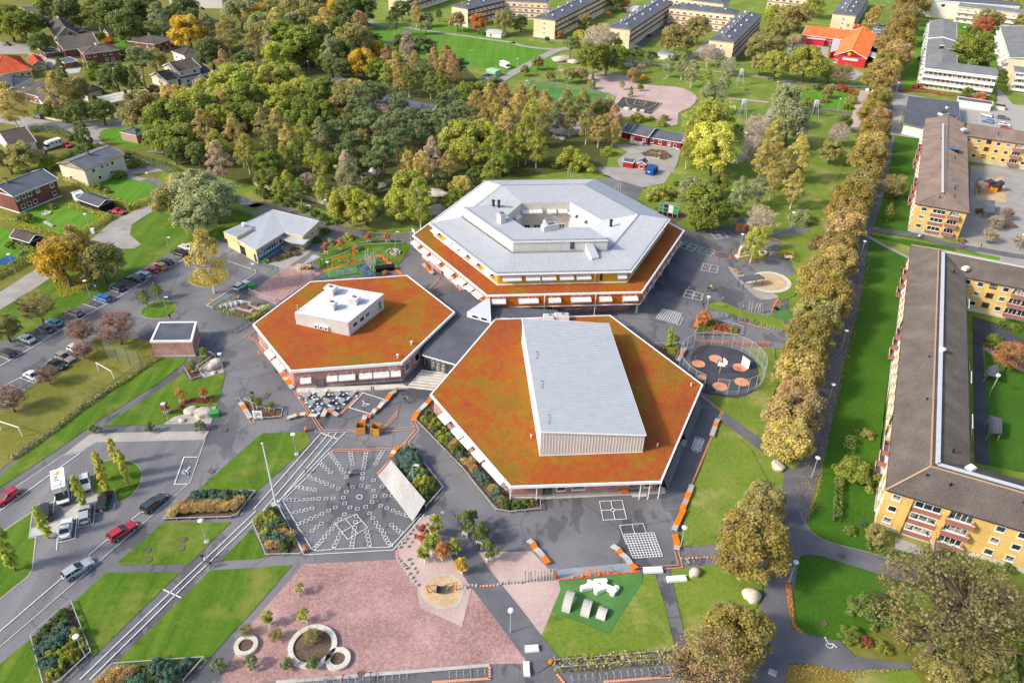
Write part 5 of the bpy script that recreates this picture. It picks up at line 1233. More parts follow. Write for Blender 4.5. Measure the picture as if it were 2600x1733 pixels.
def house(label,a,b_,c_,ze,zr,roof,wall,axis=0,hips=(0,0),wins=(),over=.5,tile=.4,name='house',cat='house',base='concrete',trim='white',winw=1.2,chim=None,low=None):
 """a, b, c: three eave corners as seen (right angle at b); axis 0: ridge parallel to a-b, 1: to b-c.
    wins: (edge, fractions, heights); edge 0 = a-b, 1 = b-c, 2 = c-d, 3 = d-a"""
 R=rect3(V3((a.x,a.y,0)),V3((b_.x,b_.y,0)),V3((c_.x,c_.y,0)))
 Q=R if axis==0 else[R[1],R[2],R[3],R[0]]
 c=cen(R);r=tG(name,label,cat,c)
 r0,r1=gable(r,Q,ze,zr,roof,hips[0],hips[1],wall,over,tile,None,trim)
 w=[c+V3(((p-c).x,(p-c).y,0))for p in R]
 q=ins(R,over);o=[min(q,key=lambda s:(s-p).length)for p in R]
 b=B();b.prm(o,0,ze-.12,wall);b.obj('wall',r)
 if low:b=B();b.prm(ins(o,-.05),0,low[0],low[1]);b.obj('lower_wall',r)
 elif base:b=B();b.prm(ins(o,-.06),0,.4,base);b.obj('plinth',r)
 for ed,ts,zs in wins:
  F=Face(r,o[ed],o[(ed+1)%4],c,.06 if low else.02);F.row(ts,zs,winw,1.2,1)
 if chim:
  t,side,col=chim;p=r0.lerp(r1,t);b=B();b.box((p.x+side,p.y,zr+.2),(.9,.7,2.0),col);b.box((p.x+side,p.y,zr+1.25),(1.05,.85,.15),'dark_grey');b.obj('chimney',r)
 return r
def H(k,s,h):return[K(k,*map(float,t.split(',')),h)for t in s.split()]
def hs(label,k,s,ze,zr,*a,**kw):return house(label,*H(k,s,ze),ze,zr,*a,**kw)
hs('red timber cottage with grey roof, white porch and white-framed windows','20','1075,1222 1255,1262 1300,1175',3.4,5.2,'roof_slate','falu_red',0,wins=((0,(.15,.8),(1.7,)),),over=.4,name='cottage',cat='cottage',tile=.8)
hs('low red timber wing of the cottage with three white windows','20','1255,1262 1560,1312 1580,1232',2.9,4.3,'roof_slate','falu_red',0,wins=((0,(.1,.35,.64),(1.6,)),(0,(.82,),(1.3,))),over=.3,name='cottage',cat='cottage',tile=.8)
hs('small red timber left end of the cottage beside its white porch','20','1000,1205 1075,1222 1110,1145',3.0,4.6,'roof_slate','falu_red',0,over=.3,name='cottage',cat='cottage',tile=.8)
hs('small bright red shed with dark roof left of the blue container','20','1017,1480 1118,1498 1145,1470',2.3,2.8,'roof_felt','red_wall',0,over=.15,name='shed',cat='shed',base=None,tile=None)
hs('red and white playhouse shed touching the blue container','20','1150,1500 1232,1512 1262,1475',2.3,3.1,'roof_felt','red_bright',1,over=.2,name='shed',cat='shed',base=None,tile=None,wins=((0,(.5,),(1.2,)),),winw=1.5)
hs('blue-grey gabled house with brown roof at the top left corner','00','20,105 245,60 375,170',5.2,8.5,'roof_brown','grey_wall',0,wins=((1,(.25,.38),(5.2,)),))
hs('yellow gabled house with white dormer behind the villas','00','435,235 512,345 720,305',5.0,9.2,'roof_brown','yellow_wall',0,wins=((1,(.35,.6),(5.6,2.2)),),chim=(.2,0,'white'))
hs('small dark garden shed behind the yellow gabled house','00','655,262 720,295 770,270',2.6,3.0,'roof_felt','brick_dark',0,over=.15,name='shed',cat='shed')
hs('brown-roofed house with low gable below the yellow house','00','500,375 580,465 895,402',4.0,8.2,'roof_brown','brick_dark',1,wins=((0,(.4,.7),(2.4,)),),chim=(.4,0,'black'))
hs('flat brick double garage left of the brown-roofed house','00','345,448 410,492 535,470',2.7,2.95,'roof_slate','brick_dark',1,over=.2,name='garage',cat='garage',tile=None)
hs('dark brick villa with low brown roof and black balcony','00','760,500 1100,458 1040,405',5.4,7.4,'roof_brown','brick_dark',0,(.5,.5),wins=((0,(.12,.3,.58,.75),(4.2,)),(0,(.6,.78),(1.7,))),chim=(.3,0,'white'))
hs('grey flat-roofed brick garage with two dark doors','00','510,545 592,582 722,562',2.8,3.05,'roof_slate','brick_dark',1,over=.2,name='garage',cat='garage',tile=None)
hs('tiny yellow garden cabin at the edge of the wood','00','950,292 988,306 1065,292',2.4,3.8,'roof_darkbrown','yellow_wall',1,over=.25,name='cabin',cat='cabin',wins=((1,(.5,),(1.2,)),))
hs('brown bungalow with hipped roof below the yellow maple','00','1170,378 1420,410 1600,348',4.6,6.6,'roof_brown','brick_dark',0,(.5,.5),wins=((0,(.3,.7),(3.2,)),(1,(.25,.6,.8),(3.4,)),(1,(.4,.7),(1.4,))),chim=(.05,0,'brick_red'))
hs('white villa with dark roof and white terrace wall','00','1570,470 1690,512 1840,455',4.4,6.2,'roof_darkbrown','white_wall',0,(.4,.4),wins=((0,(.3,.7),(2.2,)),(1,(.3,.6),(2.2,))))
hs('cream two-level villa with dark stepped roofs, taller part','00','1490,605 1640,662 1850,618',6.0,8.6,'roof_darkbrown','cream_wall',1,wins=((1,(.12,.72),(4.8,)),(1,(.2,.5),(2.0,))))
hs('cream lower gabled wing in front of the two-level villa','00','1372,692 1530,748 1650,722',3.6,6.2,'roof_darkbrown','cream_wall',1,wins=((0,(.5,),(2.0,)),(1,(.25,.6),(1.9,))))
hs('low dark-roofed carport wing of the cream villa','00','1660,728 1965,660 1890,572',3.2,5.4,'roof_darkbrown','white_wall',0,(0,0),wins=((0,(.2,.5,.75),(1.7,)),))
hs('white gabled house half hidden by the yellow-green trees','00','1765,752 1835,830 1990,760',3.6,6.2,'roof_darkbrown','white_wall',0,wins=((1,(.3,),(2.2,)),(0,(.5,),(2.0,))))
hs('yellow house with bright red tiled roof and dormers','00','-160,560 -60,690 290,628',3.8,8.0,'roof_red','yellow_wall',1,(.25,.25),wins=((1,(.3,.5,.72,.9),(2.2,)),))
hs('yellow garage with red roof and white door','00','245,540 292,605 427,590',2.6,4.4,'roof_red','yellow_wall',0,over=.3,name='garage',cat='garage',wins=((1,(.5,),(1.2,)),),winw=2.2)
hs('blue-black slate roof of a low house at the left edge','00','-150,790 120,800 300,705',3.2,5.2,'roof_felt','white_wall',0,(.3,.3))
hs('brown-roofed bungalow, long wing behind the autumn birches','00','140,830 420,910 610,760',3.4,6.2,'roof_brown','brick_dark',0,(.3,0),wins=((0,(.3,.6),(1.8,)),))
hs('brown gabled front wing with white panels by the birches','00','305,865 395,950 560,925',3.0,5.4,'roof_brown','white_wall',0,wins=((1,(.3,.7),(1.7,)),))
hs('dark-roofed house with red trim behind the brown bungalow','00','560,800 790,860 890,805',3.8,6.4,'roof_darkbrown','white_wall',0,trim='red_wall',wins=((0,(.6,.85),(2.0,)),),chim=(.5,0,'black'))
hs('flat low roofs with white chimney between the villa gardens','00','890,645 1010,690 1130,620',3.0,3.5,'roof_brown','cream_wall',0,chim=(.5,0,'white'),tile=None)
hs('long yellow house with pale mossy metal roof','00','885,888 975,950 1410,882',5.2,5.9,'roof_moss','yellow_wall',1,over=.35,tile=1.4,wins=((1,(.2,.45,.66),(3.9,)),),low=(2.4,'white_wall'),chim=(.55,0,'black'))
hs('tan brick substation hut with low grey pyramid roof','00','1098,1212 1250,1245 1335,1190',3.2,4.0,'roof_slate','tan_brick',0,(.5,.5),over=.15,name='hut',cat='hut',base=None,tile=None)
hs('white house with dark roof beside the motorhome','00','-60,1215 90,1355 335,1300',3.6,6.4,'roof_darkbrown','white_wall',1,wins=((1,(.55,.7),(2.0,)),))
hs('grey-roofed white house with black balcony above the sunny lawn','00','515,1502 770,1567 1120,1408',6.0,7.6,'roof_slate','cream_wall',1,trim='tan_brick',wins=((1,(.2,.42,.55,.68),(4.6,)),(1,(.3,.6),(1.8,)),(0,(.35,),(2.0,))),low=None,chim=(.45,0,'mid_grey'))
hs('red-brick house with grey roof and white-framed windows','01','-130,170 118,242 540,78',5.6,7.8,'roof_slate','brick_dark',1,wins=((1,(.06,.2,.34,.53),(4.4,)),(1,(.12,.26,.4),(1.7,)),(1,(.86,),(4.3,1.8))),chim=(.2,0,'brick_red'),base='white_wall')
hs('black timber garage with charcoal roof beside the red car','01','705,262 905,332 1035,265',2.8,3.9,'roof_felt','black_wood',0,over=.3,name='garage',cat='garage',base='white_wall',tile=.8)
hs('small white shed behind the black timber garage','01','652,205 690,225 780,210',2.4,2.9,'white_panel','white_wall',1,over=.1,name='shed',cat='shed',tile=None)
hs('black garage with white corner boards under the hedge','01','85,608 270,662 410,602',2.7,4.0,'roof_darkbrown','black_wood',0,over=.3,name='garage',cat='garage')
hs('blue-grey house with dark roof at the left side of the wood','10','-20,640 70,660 200,655',4.4,7.4,'roof_darkbrown','grey_wall',0,wins=((1,(.5,),(3.0,)),))
hs('slate-roofed house in the middle of the wood','10','560,770 820,800 1010,765',3.4,5.6,'roof_slate','white_wall',0,(.3,0),chim=(.3,0,'black'))
hs('long slate-roofed building hidden among the pines','10','1090,950 1620,1040 1720,985',3.6,5.6,'roof_slate','white_wall',0,(0,0),wins=((1,(.6,),(2.4,)),),tile=.7)
hs('small grey-green hut by the lawn and the camper van','10','2062,700 2138,715 2182,685',2.5,3.3,'roof_slate','grey_wall',0,(.5,.5),over=.2,name='hut',cat='hut',tile=None)
hs('pale green container shed beside the small grey-green hut','10','2115,640 2200,660 2250,640',2.6,2.8,'mint','mint',0,over=.05,name='shed',cat='shed',tile=None)
hs('small white service hut with pale roof in front of the far flats','10','2110,290 2255,305 2280,275',3.0,3.5,'zinc_pale','white_wall',0,over=.3,name='hut',cat='hut',tile=None,wins=((0,(.3,),(1.5,)),))
hs('white service hut with blue-grey roof in the far courtyard garden','20','1340,490 1475,510 1485,480',3.0,3.4,'teal_roof','white_wall',0,over=.3,name='hut',cat='hut',tile=None)
hs('white garage hut with metal roof behind the far flats','20','1048,70 1150,80 1180,55',2.8,3.2,'zinc_pale','white_wall',0,over=.3,name='hut',cat='hut',tile=None)
def build_dome():
 p=K('00',1990,60,0);r=tG('church_building','pale blue-white building with curved tower roof above the wood','building',p)
 b=B();b.prm([p+V3(v)for v in((-26,-6,0),(6,-6,0),(6,10,0),(-26,10,0))],0,6,'white_wall','zinc_pale');b.obj('low_roof',r)
 b=B();b.lathe([(10,0),(10,8),(9,12),(6,17),(2,20),(0,20.5)],'zinc_pale',20,(p.x+8,p.y+8,0));b.obj('tower',r,smooth=True)
build_dome()
def shl(label,k,s,h,roof,post='dark_grey',th=.16,slats=False,name='shelter',cat='shelter',dz=.5):
 q=[V3((p.x,p.y,0))for p in H(k,s,h)];c=cen(q);r=tG(name,label,cat,c)
 zs=[h-dz/2,h-dz/2,h+dz/2,h+dz/2]
 if slats:
  for i in range(9):
   u,v=i/9,(i+.8)/9;b=B();b.prm([q[0].lerp(q[3],u),q[1].lerp(q[2],u),q[1].lerp(q[2],v),q[0].lerp(q[3],v)],h-.1,h,roof,None,True);b.obj('slat',r)
 else:
  b=B();b.prm(q,[z-th for z in zs],zs,roof,None,True);b.ribs([V3((p.x,p.y,z))for p,z in zip(q,zs)],q[3]-q[0],.6,.05,.05,roof);b.obj('roof',r)
 for p,z in zip(q,zs):
  p=c+(p-c)*.88;b=B();b.tube([(p.x,p.y,0),(p.x,p.y,z-.05)],.08,post,6);b.obj('post',r)
 return r,c
shl('grey slatted canopy over the small sand pit by the pavilion','B','0,435 135,375 245,318 160,292',2.6,'timber_grey',slats=True,name='canopy',cat='canopy',dz=0)
shl('dark solar-roofed play shelter by the canteen','B','760,555 875,530 755,405 650,440',2.6,'glass_blue',dz=1.0)
shl('dark flat shelter beside the oval sand pit','C','480,500 685,467 620,430 425,462',2.7,'roof_felt',dz=0.1)
r,q,c=flatb('kiosk','small orange kiosk with grey door under the birches','kiosk',P('21 2062,480 2150,492 2190,450 2095,430',2.9),2.9,'orange_paint','roof_felt','mid_grey',.1,.15)
Face(r,K('21',2062,480,2.9),K('21',2150,492,2.9),c,-.08).win(.55,1.2,1.3,2.1,1,'mid_grey','mid_grey',False,'door')
for s,lab in(('2015,235 2010,300 2125,335 2115,210','dark-roofed cycle shelter nearer the far end of the inner lawn'),('2030,840 2155,840 2150,715 2030,680','dark-roofed cycle shelter beside the paved walk of the inner lawn')):
 shl(lab,'32',s,2.5,'roof_felt','timber_grey',name='cycle_shelter',dz=.3)
shl('small grey shelter by the play area between yellow blocks','31','1985,375 2085,380 2085,280 1990,275',2.6,'roof_slate','timber',dz=.3)
def leaf_mesh(name,C,N,S,V,blade=False):
 """many small leaf sprays: centres, facing, size, per-leaf colour variation"""
 n=len(C);rng=np.random.default_rng(n)
 N=N/np.maximum(np.linalg.norm(N,axis=1,keepdims=True),1e-6)
 A=np.cross(N,rng.normal(size=(n,3)));A/=np.maximum(np.linalg.norm(A,axis=1,keepdims=True),1e-6);Bv=np.cross(N,A)
 if blade:A=np.array((0,0,1.0))+N*.35;A/=np.linalg.norm(A,axis=1,keepdims=True);Bv=np.cross(N,A);N=np.cross(A,Bv)
 S=S[:,None];k=rng.uniform(.55,1.0,(n,1))*(.22 if blade else 1)
 P4=np.stack([C-A*S,C-Bv*S*k+N*S*.15,C+A*S,C+Bv*S*k+N*S*.15],1).reshape(-1,3)
 me=bpy.data.meshes.new(name);me.vertices.add(4*n);me.vertices.foreach_set("co",P4.astype(np.float32).ravel())
 me.loops.add(4*n);me.loops.foreach_set("vertex_index",np.arange(4*n,dtype=np.int32))
 me.polygons.add(n);me.polygons.foreach_set("loop_start",np.arange(0,4*n,4,dtype=np.int32));me.polygons.foreach_set("loop_total",np.full(n,4,np.int32))
 me.update(calc_edges=True)
 at_=me.attributes.new("v",'FLOAT_COLOR','POINT')
 col=np.ones((4*n,4),np.float32);col[:,:3]=np.repeat(np.clip(V,0,1),4,0);at_.data.foreach_set("color",col.ravel())
 me.materials.append(mat('leaf'));return me
def clumps(rng,cs_,rad,per,leaf,up=.5,out=None,spread=.5):
 """leaf sprays on ball-like clumps"""
 Cs,Ns,Ss,Vs=[],[],[],[]
 leaf*=.68
 for c,r,k in zip(cs_,rad,per):
  k=int(k*2.1);d=rng.normal(size=(k,3));d/=np.linalg.norm(d,axis=1,keepdims=True);d[:,2]=np.where(d[:,2]<-.3,-d[:,2],d[:,2])
  q=rng.uniform(.55,1.05,(k,1));Cs.append(c+d*r*q)
  Ns.append(d*.8+rng.normal(size=(k,3))*spread+np.array([0,0,up]))
  Ss.append(rng.uniform(.6,1.3,k)*leaf)
  base=rng.uniform(0,1,3);Vs.append(base*.55+rng.uniform(0,1,(k,3))*.45)
 return np.concatenate(Cs),np.concatenate(Ns),np.concatenate(Ss),np.concatenate(Vs)
def make_crown(kind,seed):
 """unit crown: radius about 1, z from 0 (underside) to 1 (top); scaled by (R, R, height) when placed"""
 rng=np.random.default_rng(seed);cs_,rad,per=[],[],[];leaf=.075;up=.5;spread=.55
 asp={'b':1.5,'bi':2.6,'p':1.25,'po':5.5,'bt':1.5,'sp':3.2,'yt':1.7,'sh':1.0,'th':4.2,'yp':1.15,'li':1.45,'og':1.1}[kind]
 if kind in('b','li'):
  lob=rng.uniform(.75,1.1,7)
  for i in range(70 if kind=='b' else 80):
   a=rng.uniform(0,2*pi);u=rng.uniform(.02,1);z=u**.8
   e=(1-(abs(z-.42)/.62)**2.3)**.5 if abs(z-.42)<.62 else.1
   rr=e*lob[int(a/(2*pi)*7)]*rng.uniform(.55,.95)
   cs_.append((rr*cos(a),rr*sin(a),z*asp*.93));rad.append(rng.uniform(.16,.3));per.append(62)
  leaf=.068 if kind=='b' else.06
 elif kind=='bi':
  for i in range(75):
   a=rng.uniform(0,2*pi);z=rng.uniform(0,1)**.9
   e=max(.12,sin(pi*min(1,(z*.92+.1)))**.75*(1.05-.35*z))
   rr=e*rng.uniform(.35,.95);cs_.append((rr*cos(a),rr*sin(a),z*asp));rad.append(rng.uniform(.13,.26));per.append(46)
  leaf=.06;spread=.9;up=.2
 elif kind=='bt':
  for i in range(170):
   a=rng.uniform(0,2*pi);z=rng.uniform(.1,1)
   e=(1-(abs(z-.5)/.62)**2)**.5
   rr=e*rng.uniform(.4,1);cs_.append((rr*cos(a),rr*sin(a),z*asp));rad.append(rng.uniform(.1,.24));per.append(24)
  leaf=.034;spread=1.0;up=.1
 elif kind=='p':
  for i in range(34):
   a=rng.uniform(0,2*pi);z=rng.uniform(.05,1);rr=(1-.55*abs(z-.45))*rng.uniform(.2,.95)*(1 if z<.8 else.5)
   c=np.array((rr*cos(a),rr*sin(a),z*asp))
   for j in range(3):cs_.append(c+rng.normal(size=3)*(.14,.14,.04));rad.append(rng.uniform(.13,.22));per.append(40)
  leaf=.055;up=.7;spread=.7
 elif kind=='po':
  for i in range(60):
   a=rng.uniform(0,2*pi);z=rng.uniform(0,1);e=max(.1,sin(pi*(z*.93+.07))**.5)
   rr=e*rng.uniform(.3,.8);cs_.append((rr*cos(a),rr*sin(a),z*asp));rad.append(rng.uniform(.25,.42));per.append(45)
  leaf=.15;spread=.8
 elif kind in('sp','th'):
  for i in range(80):
   a=rng.uniform(0,2*pi);z=rng.uniform(0,1)**1.2;e=(1-z)**.9+.05 if kind=='sp' else(sin(pi*(z*.75+.22))**.6)
   rr=e*rng.uniform(.6,.95);cs_.append((rr*cos(a),rr*sin(a),z*asp));rad.append(.16 if kind=='sp' else.28);per.append(45)
  leaf=.07 if kind=='sp' else.1;up=.2
 elif kind=='yt':
  for i in range(34):
   a=rng.uniform(0,2*pi);z=rng.uniform(0,1);e=max(.15,sin(pi*(z*.85+.12))**.8)
   rr=e*rng.uniform(.3,1);cs_.append((rr*cos(a),rr*sin(a),z*asp));rad.append(rng.uniform(.18,.3));per.append(38)
  leaf=.1;spread=.9
 elif kind=='yp':
  for i in range(22):
   a=rng.uniform(0,2*pi);z=rng.uniform(0,1);rr=rng.uniform(.3,.9)*(1.1-.6*z);c=np.array((rr*cos(a),rr*sin(a),z*asp))
   cs_.append(c);rad.append(rng.uniform(.2,.3));per.append(55)
  leaf=.09;spread=1.0
 elif kind=='sh':
  for i in range(45):
   a=rng.uniform(0,2*pi);z=rng.uniform(0,1);e=(1-z**2.2)**.5
   rr=e*rng.uniform(.4,.95);cs_.append((rr*cos(a),rr*sin(a),z*asp*.85));rad.append(rng.uniform(.14,.26));per.append(65)
  leaf=.058;spread=.8
 elif kind=='og':
  n=1500;a=rng.uniform(0,2*pi,n);t=rng.uniform(.1,1,n);s=rng.uniform(.1,.9,n)
  C=np.stack([np.cos(a)*s*t,np.sin(a)*s*t,asp*t*(1-.25*s)],1);N=np.stack([np.cos(a),np.sin(a),.4*np.ones(n)],1)+rng.normal(size=(n,3))*.5
  return leaf_mesh('leaves',C,N,rng.uniform(.1,.24,n),rng.uniform(0,1,(n,3)),True),asp
 cs_,rad,per=np.array(cs_),np.array(rad),np.array(per)
 C,N,S,V=clumps(rng,cs_,rad,per,leaf,up,None,spread)
 C[:,2]=np.maximum(C[:,2],.0)
 if kind in('bi','bt'):
  C[:,2]-=np.abs(rng.normal(size=len(C)))*.06
 return leaf_mesh('leaves',C,N,S,V),asp
def make_trunk(kind,seed,m,low,asp):
 """unit trunk with limbs: crown radius 1; crown starts at height low"""
 rng=random.Random(seed);b=B();top=low+asp*.88
 r0={'b':.075,'li':.07,'bi':.05,'p':.06,'po':.1,'bt':.07,'sp':.06,'yt':.06,'th':.1,'yp':.07}.get(kind,.07)
 bend=[V3((rng.uniform(-.06,.06)*i,rng.uniform(-.06,.06)*i,low*.0+top*i/5))for i in range(6)]
 b.tube(bend,[r0*(1.25 if i==0 else 1-i*.17)for i in range(6)],m,6)
 nl={'b':11,'li':10,'bi':12,'p':9,'bt':46,'yt':6,'yp':6}.get(kind,0)
 for i in range(nl):
  t=rng.uniform(.3,.9)if kind!='bt' else rng.uniform(.22,.8);p=bend[0].lerp(bend[5],t);a=rng.uniform(0,2*pi)
  L={'p':.75,'bt':1.05,'bi':.6,'li':.75}.get(kind,.8)*(1.05-.55*t)*rng.uniform(.8,1.15);ris={'p':.15,'bi':.7,'bt':.55}.get(kind,.6)*L
  m1=p+V3((cos(a)*L*.5,sin(a)*L*.5,ris*.6));e=p+V3((cos(a+.2)*L,sin(a+.2)*L,ris))
  r=r0*(.5-.25*t);b.tube([p,m1,e],[r,r*.6,r*.2],m,5,False)
  for j in range(6 if kind=='bt' else(2 if kind in('b','bi')else 0)):
   a2=a+rng.uniform(-1,1);q=m1.lerp(e,rng.uniform(0,.7));e2=q+V3((cos(a2)*L*.45,sin(a2)*L*.45,ris*rng.uniform(.3,.9)))
   b.tube([q,e2],[r*.45,r*.12],m,4,False)
 return b.mesh('trunk')
LOW={'b':.55,'li':.5,'bi':.8,'p':1.5,'po':.7,'bt':.55,'sp':.25,'yt':1.1,'th':.05,'yp':.7}
TM={'b':'bark','li':'bark','bi':'bark_birch','p':'bark_pine','po':'bark','bt':'bark','sp':'bark','yt':'bark','th':'bark','yp':'bark_pine'}
PROTO={}
for _k,_n in(('b',5),('li',4),('bi',4),('p',3),('po',2),('bt',3),('sp',1),('yt',3),('sh',4),('th',1),('yp',2),('og',2)):
 PROTO[_k]=[]
 for _i in range(_n):
  _me,_a=make_crown(_k,100*len(PROTO)+_i)
  PROTO[_k].append((_me,_a,make_trunk(_k,31*len(PROTO)+_i,TM[_k],LOW[_k],_a)if _k in LOW else None))
_pt=make_trunk('bt',5,'bark_birch',LOW['bt'],PROTO['bt'][0][1]);PROTO['bw']=[(PROTO['bt'][i][0],PROTO['bt'][i][1],_pt)for i in range(2)];LOW['bw']=LOW['bt']
LC={'g':(.29,.345,.055),'dg':(.20,.25,.07),'yg':(.47,.49,.075),'y':(.690,.471,.046),'o':(.638,.286,.077),'br':(.525,.362,.150),'ob':(.42,.37,.12),'r':(.528,.165,.088),'ub':(.27,.22,.09),'dr':(.446,.284,.216),'pg':(.413,.438,.200),'pn':(.25,.31,.125),'wb':(.600,.463,.312),'gold':(.60,.48,.14),'lb':(.39,.30,.075),'bg':(.176,.284,.203),'tan':(.748,.550,.242),'yy':(.672,.636,.108)}
CN={'g':'green','dg':'dark green','yg':'yellow-green','y':'bright yellow','o':'orange','br':'pale brown','ob':'olive-brown','r':'reddish','dr':'dull red','ub':'umber-brown','pg':'grey-green','pn':'deep green','wb':'pinkish bare','gold':'golden','lb':'rust-brown','bg':'blue-green','tan':'straw-coloured','yy':'lemon-yellow'}
KN={'b':('broad tree','tree','broadleaf_tree'),'li':('lime tree','tree','lime_tree'),'bi':('birch','tree','birch_tree'),'p':('pine','tree','pine_tree'),'po':('columnar tree','tree','columnar_tree'),'bt':('sparse tree','tree','sparse_tree'),'bw':('bare white-stemmed tree','tree','sparse_birch_tree'),'sp':('spruce','tree','spruce_tree'),'yt':('young staked tree','tree','young_tree'),'sh':('shrub','shrub','shrub'),'th':('column conifer','tree','thuja_tree'),'yp':('small pine','tree','small_pine_tree'),'og':('grass tussock','plant','grass_tussock')}
HR={'b':1.9,'li':1.85,'bi':3.1,'p':2.5,'po':6.0,'bt':1.9,'bw':2.2,'sp':3.3,'yt':2.6,'sh':1.0,'th':4.2,'yp':1.8,'og':1.1}
PLANTS=[]
def stake_mesh():
 if 'stake' not in _WC:
  b=B()
  for i in range(3):
   a=2.1*i+.5;b.box((.55*cos(a),.55*sin(a),.6),(.09,.09,1.2),'white')
   a2=a+2.1;
   for z in(.75,1.1):b.beam((.55*cos(a),.55*sin(a),z),(.55*cos(a2),.55*sin(a2),z),.06,.09,'white')
  _WC['stake']=b.mesh('tree_guard')
 return _WC['stake']
def plant(kind,base,R,col,group,Hh=None,guard=None,jitter=True):
 rng=RNG;me,asp,tr=PROTO[kind][int(rng.integers(len(PROTO[kind])))]
 Hh=Hh or R*HR[kind]*rng.uniform(.92,1.1)
 base=V3((base[0],base[1],0));c=LC[col];j=rng.uniform(.88,1.12);jg=rng.uniform(.93,1.07)
 c=(c[0]*j,c[1]*j*jg,c[2]*j)
 nm=KN[kind]
 if tr is None:
  o=link(nm[2],me,None,base,rng.uniform(0,6.28),(R,R,Hh/asp),c)
 else:
  low=LOW[kind];hz=Hh/(low+asp)
  o=link(nm[2],None,None,base,rng.uniform(0,6.28))
  link('trunk',tr,o,(0,0,0),0,(R,R,hz))
  link('crown',me,o,(0,0,low*hz),rng.uniform(0,6.28),(R,R,hz),c)
  if guard or(guard is None and kind=='yt'):link('tree_guard',stake_mesh(),o,(0,0,0),0,1.0)
 o['category']=nm[1];o['group']=group
 PLANTS.append((o,kind,col,base,Hh));return o
def grow(key,group,data,dflt=None):
 """x,y: crown centre on the survey sheet, R: crown radius there"""
 for t in data.split():
  q=t.split(',');x,y,r=map(float,q[:3]);kind=q[3];col=q[4]
  px,py=src(key,x,y);s=_SH[key][2]
  p0=at(px,py,0);R=r/s/ppm(p0)*(1.08 if kind in('b','p')else 1.0)
  if kind not in('sh','yt','yp','po','th','og'):R=min(R,14 if kind!='bt' else 22)
  Hh=min(R*HR[kind],18 if R<13 else 11)
  if kind in('bi','p','b'):Hh=min(max(Hh,7 if key in('10','00')else 3),17)
  if kind=='po':R*=.8
  asp_=PROTO[kind][0][1];frac=(LOW[kind]+asp_*.5)/(LOW[kind]+asp_)if kind in LOW else.45
  p=at(px,py,Hh*frac);plant(kind,p,R,col,group,Hh)
G1='trees round the villa gardens';G2='trees of the wood behind the school';G3='trees of the park';G4='lime trees of the avenue';G5='trees of the school site';G6='shrubs of the gardens and beds'
grow('00',G1,'''370,390,75,b,dg 60,180,120,b,g 200,225,105,b,g 320,215,75,b,dg 620,80,105,b,dg 500,60,90,b,dg 720,150,70,b,dg 880,110,120,bi,g 1060,120,150,b,dg 1150,220,110,b,dg 1260,120,120,b,dg 1450,160,110,bi,pg 1330,60,100,b,g
1720,280,125,b,y 1900,260,110,bi,pg 2080,290,120,bi,ob 2200,110,120,b,pg 2320,150,90,b,y 1930,470,115,b,dg 2060,590,85,bi,br 2250,550,80,b,dg 2330,400,90,bi,ob 1270,530,100,p,pn 1410,540,85,b,ob 830,600,60,sh,g 1060,710,110,b,dg
1240,760,80,sp,dg 860,690,70,sh,g 560,640,34,th,dg 520,830,105,bi,gold 680,830,105,b,ob 250,870,70,sh,g 80,930,140,bi,gold 390,1010,80,sh,g 720,1020,90,b,dg 930,1010,90,b,dg 1300,1000,150,b,ob 1460,920,60,b,ob 722,1220,36,th,dg 780,1245,42,th,dg
930,340,60,sh,dg 1000,370,45,sh,o 1130,350,35,sh,g 1180,480,80,sh,g 1760,200,100,b,dg 1620,130,80,b,dg 420,20,90,b,g 1700,60,90,b,dg
200,1430,110,b,ob 60,1460,90,b,dg 450,1500,110,sh,g 640,1450,90,sh,dg 780,1370,80,sh,dg 930,840,45,sh,g 860,900,40,sh,g 1000,1000,70,sh,g 1420,820,60,sh,r 1550,760,60,sh,dg 1480,850,80,sh,dg 560,1050,60,sh,dg 640,1080,60,sh,g 1150,1440,70,sh,dg 1250,1500,70,sh,g 1180,380,30,sh,g 880,1350,50,sh,g 680,1260,50,sh,dg 40,600,60,sh,g''')
grow('00',G2,'''1600,880,100,b,gold 1730,960,140,b,yg 1560,1090,160,b,g 1880,820,90,b,yg 2130,760,160,b,yg 2300,690,110,b,yg 1900,950,110,b,yg 2070,930,110,b,gold 2250,900,130,b,g 1500,1250,125,b,g 1680,1270,125,b,g 1870,1180,115,bi,gold 2150,1200,110,bi,gold 1990,1330,100,bi,yg 2000,1460,110,bi,wb 2260,1380,105,bi,yg 1820,1400,95,b,dg 2330,1050,100,b,g 1420,1180,80,b,g 1600,1400,70,b,dg 1780,1090,100,b,g 1990,1080,110,b,yg 2110,1050,100,b,g 1420,1000,90,b,ob''')
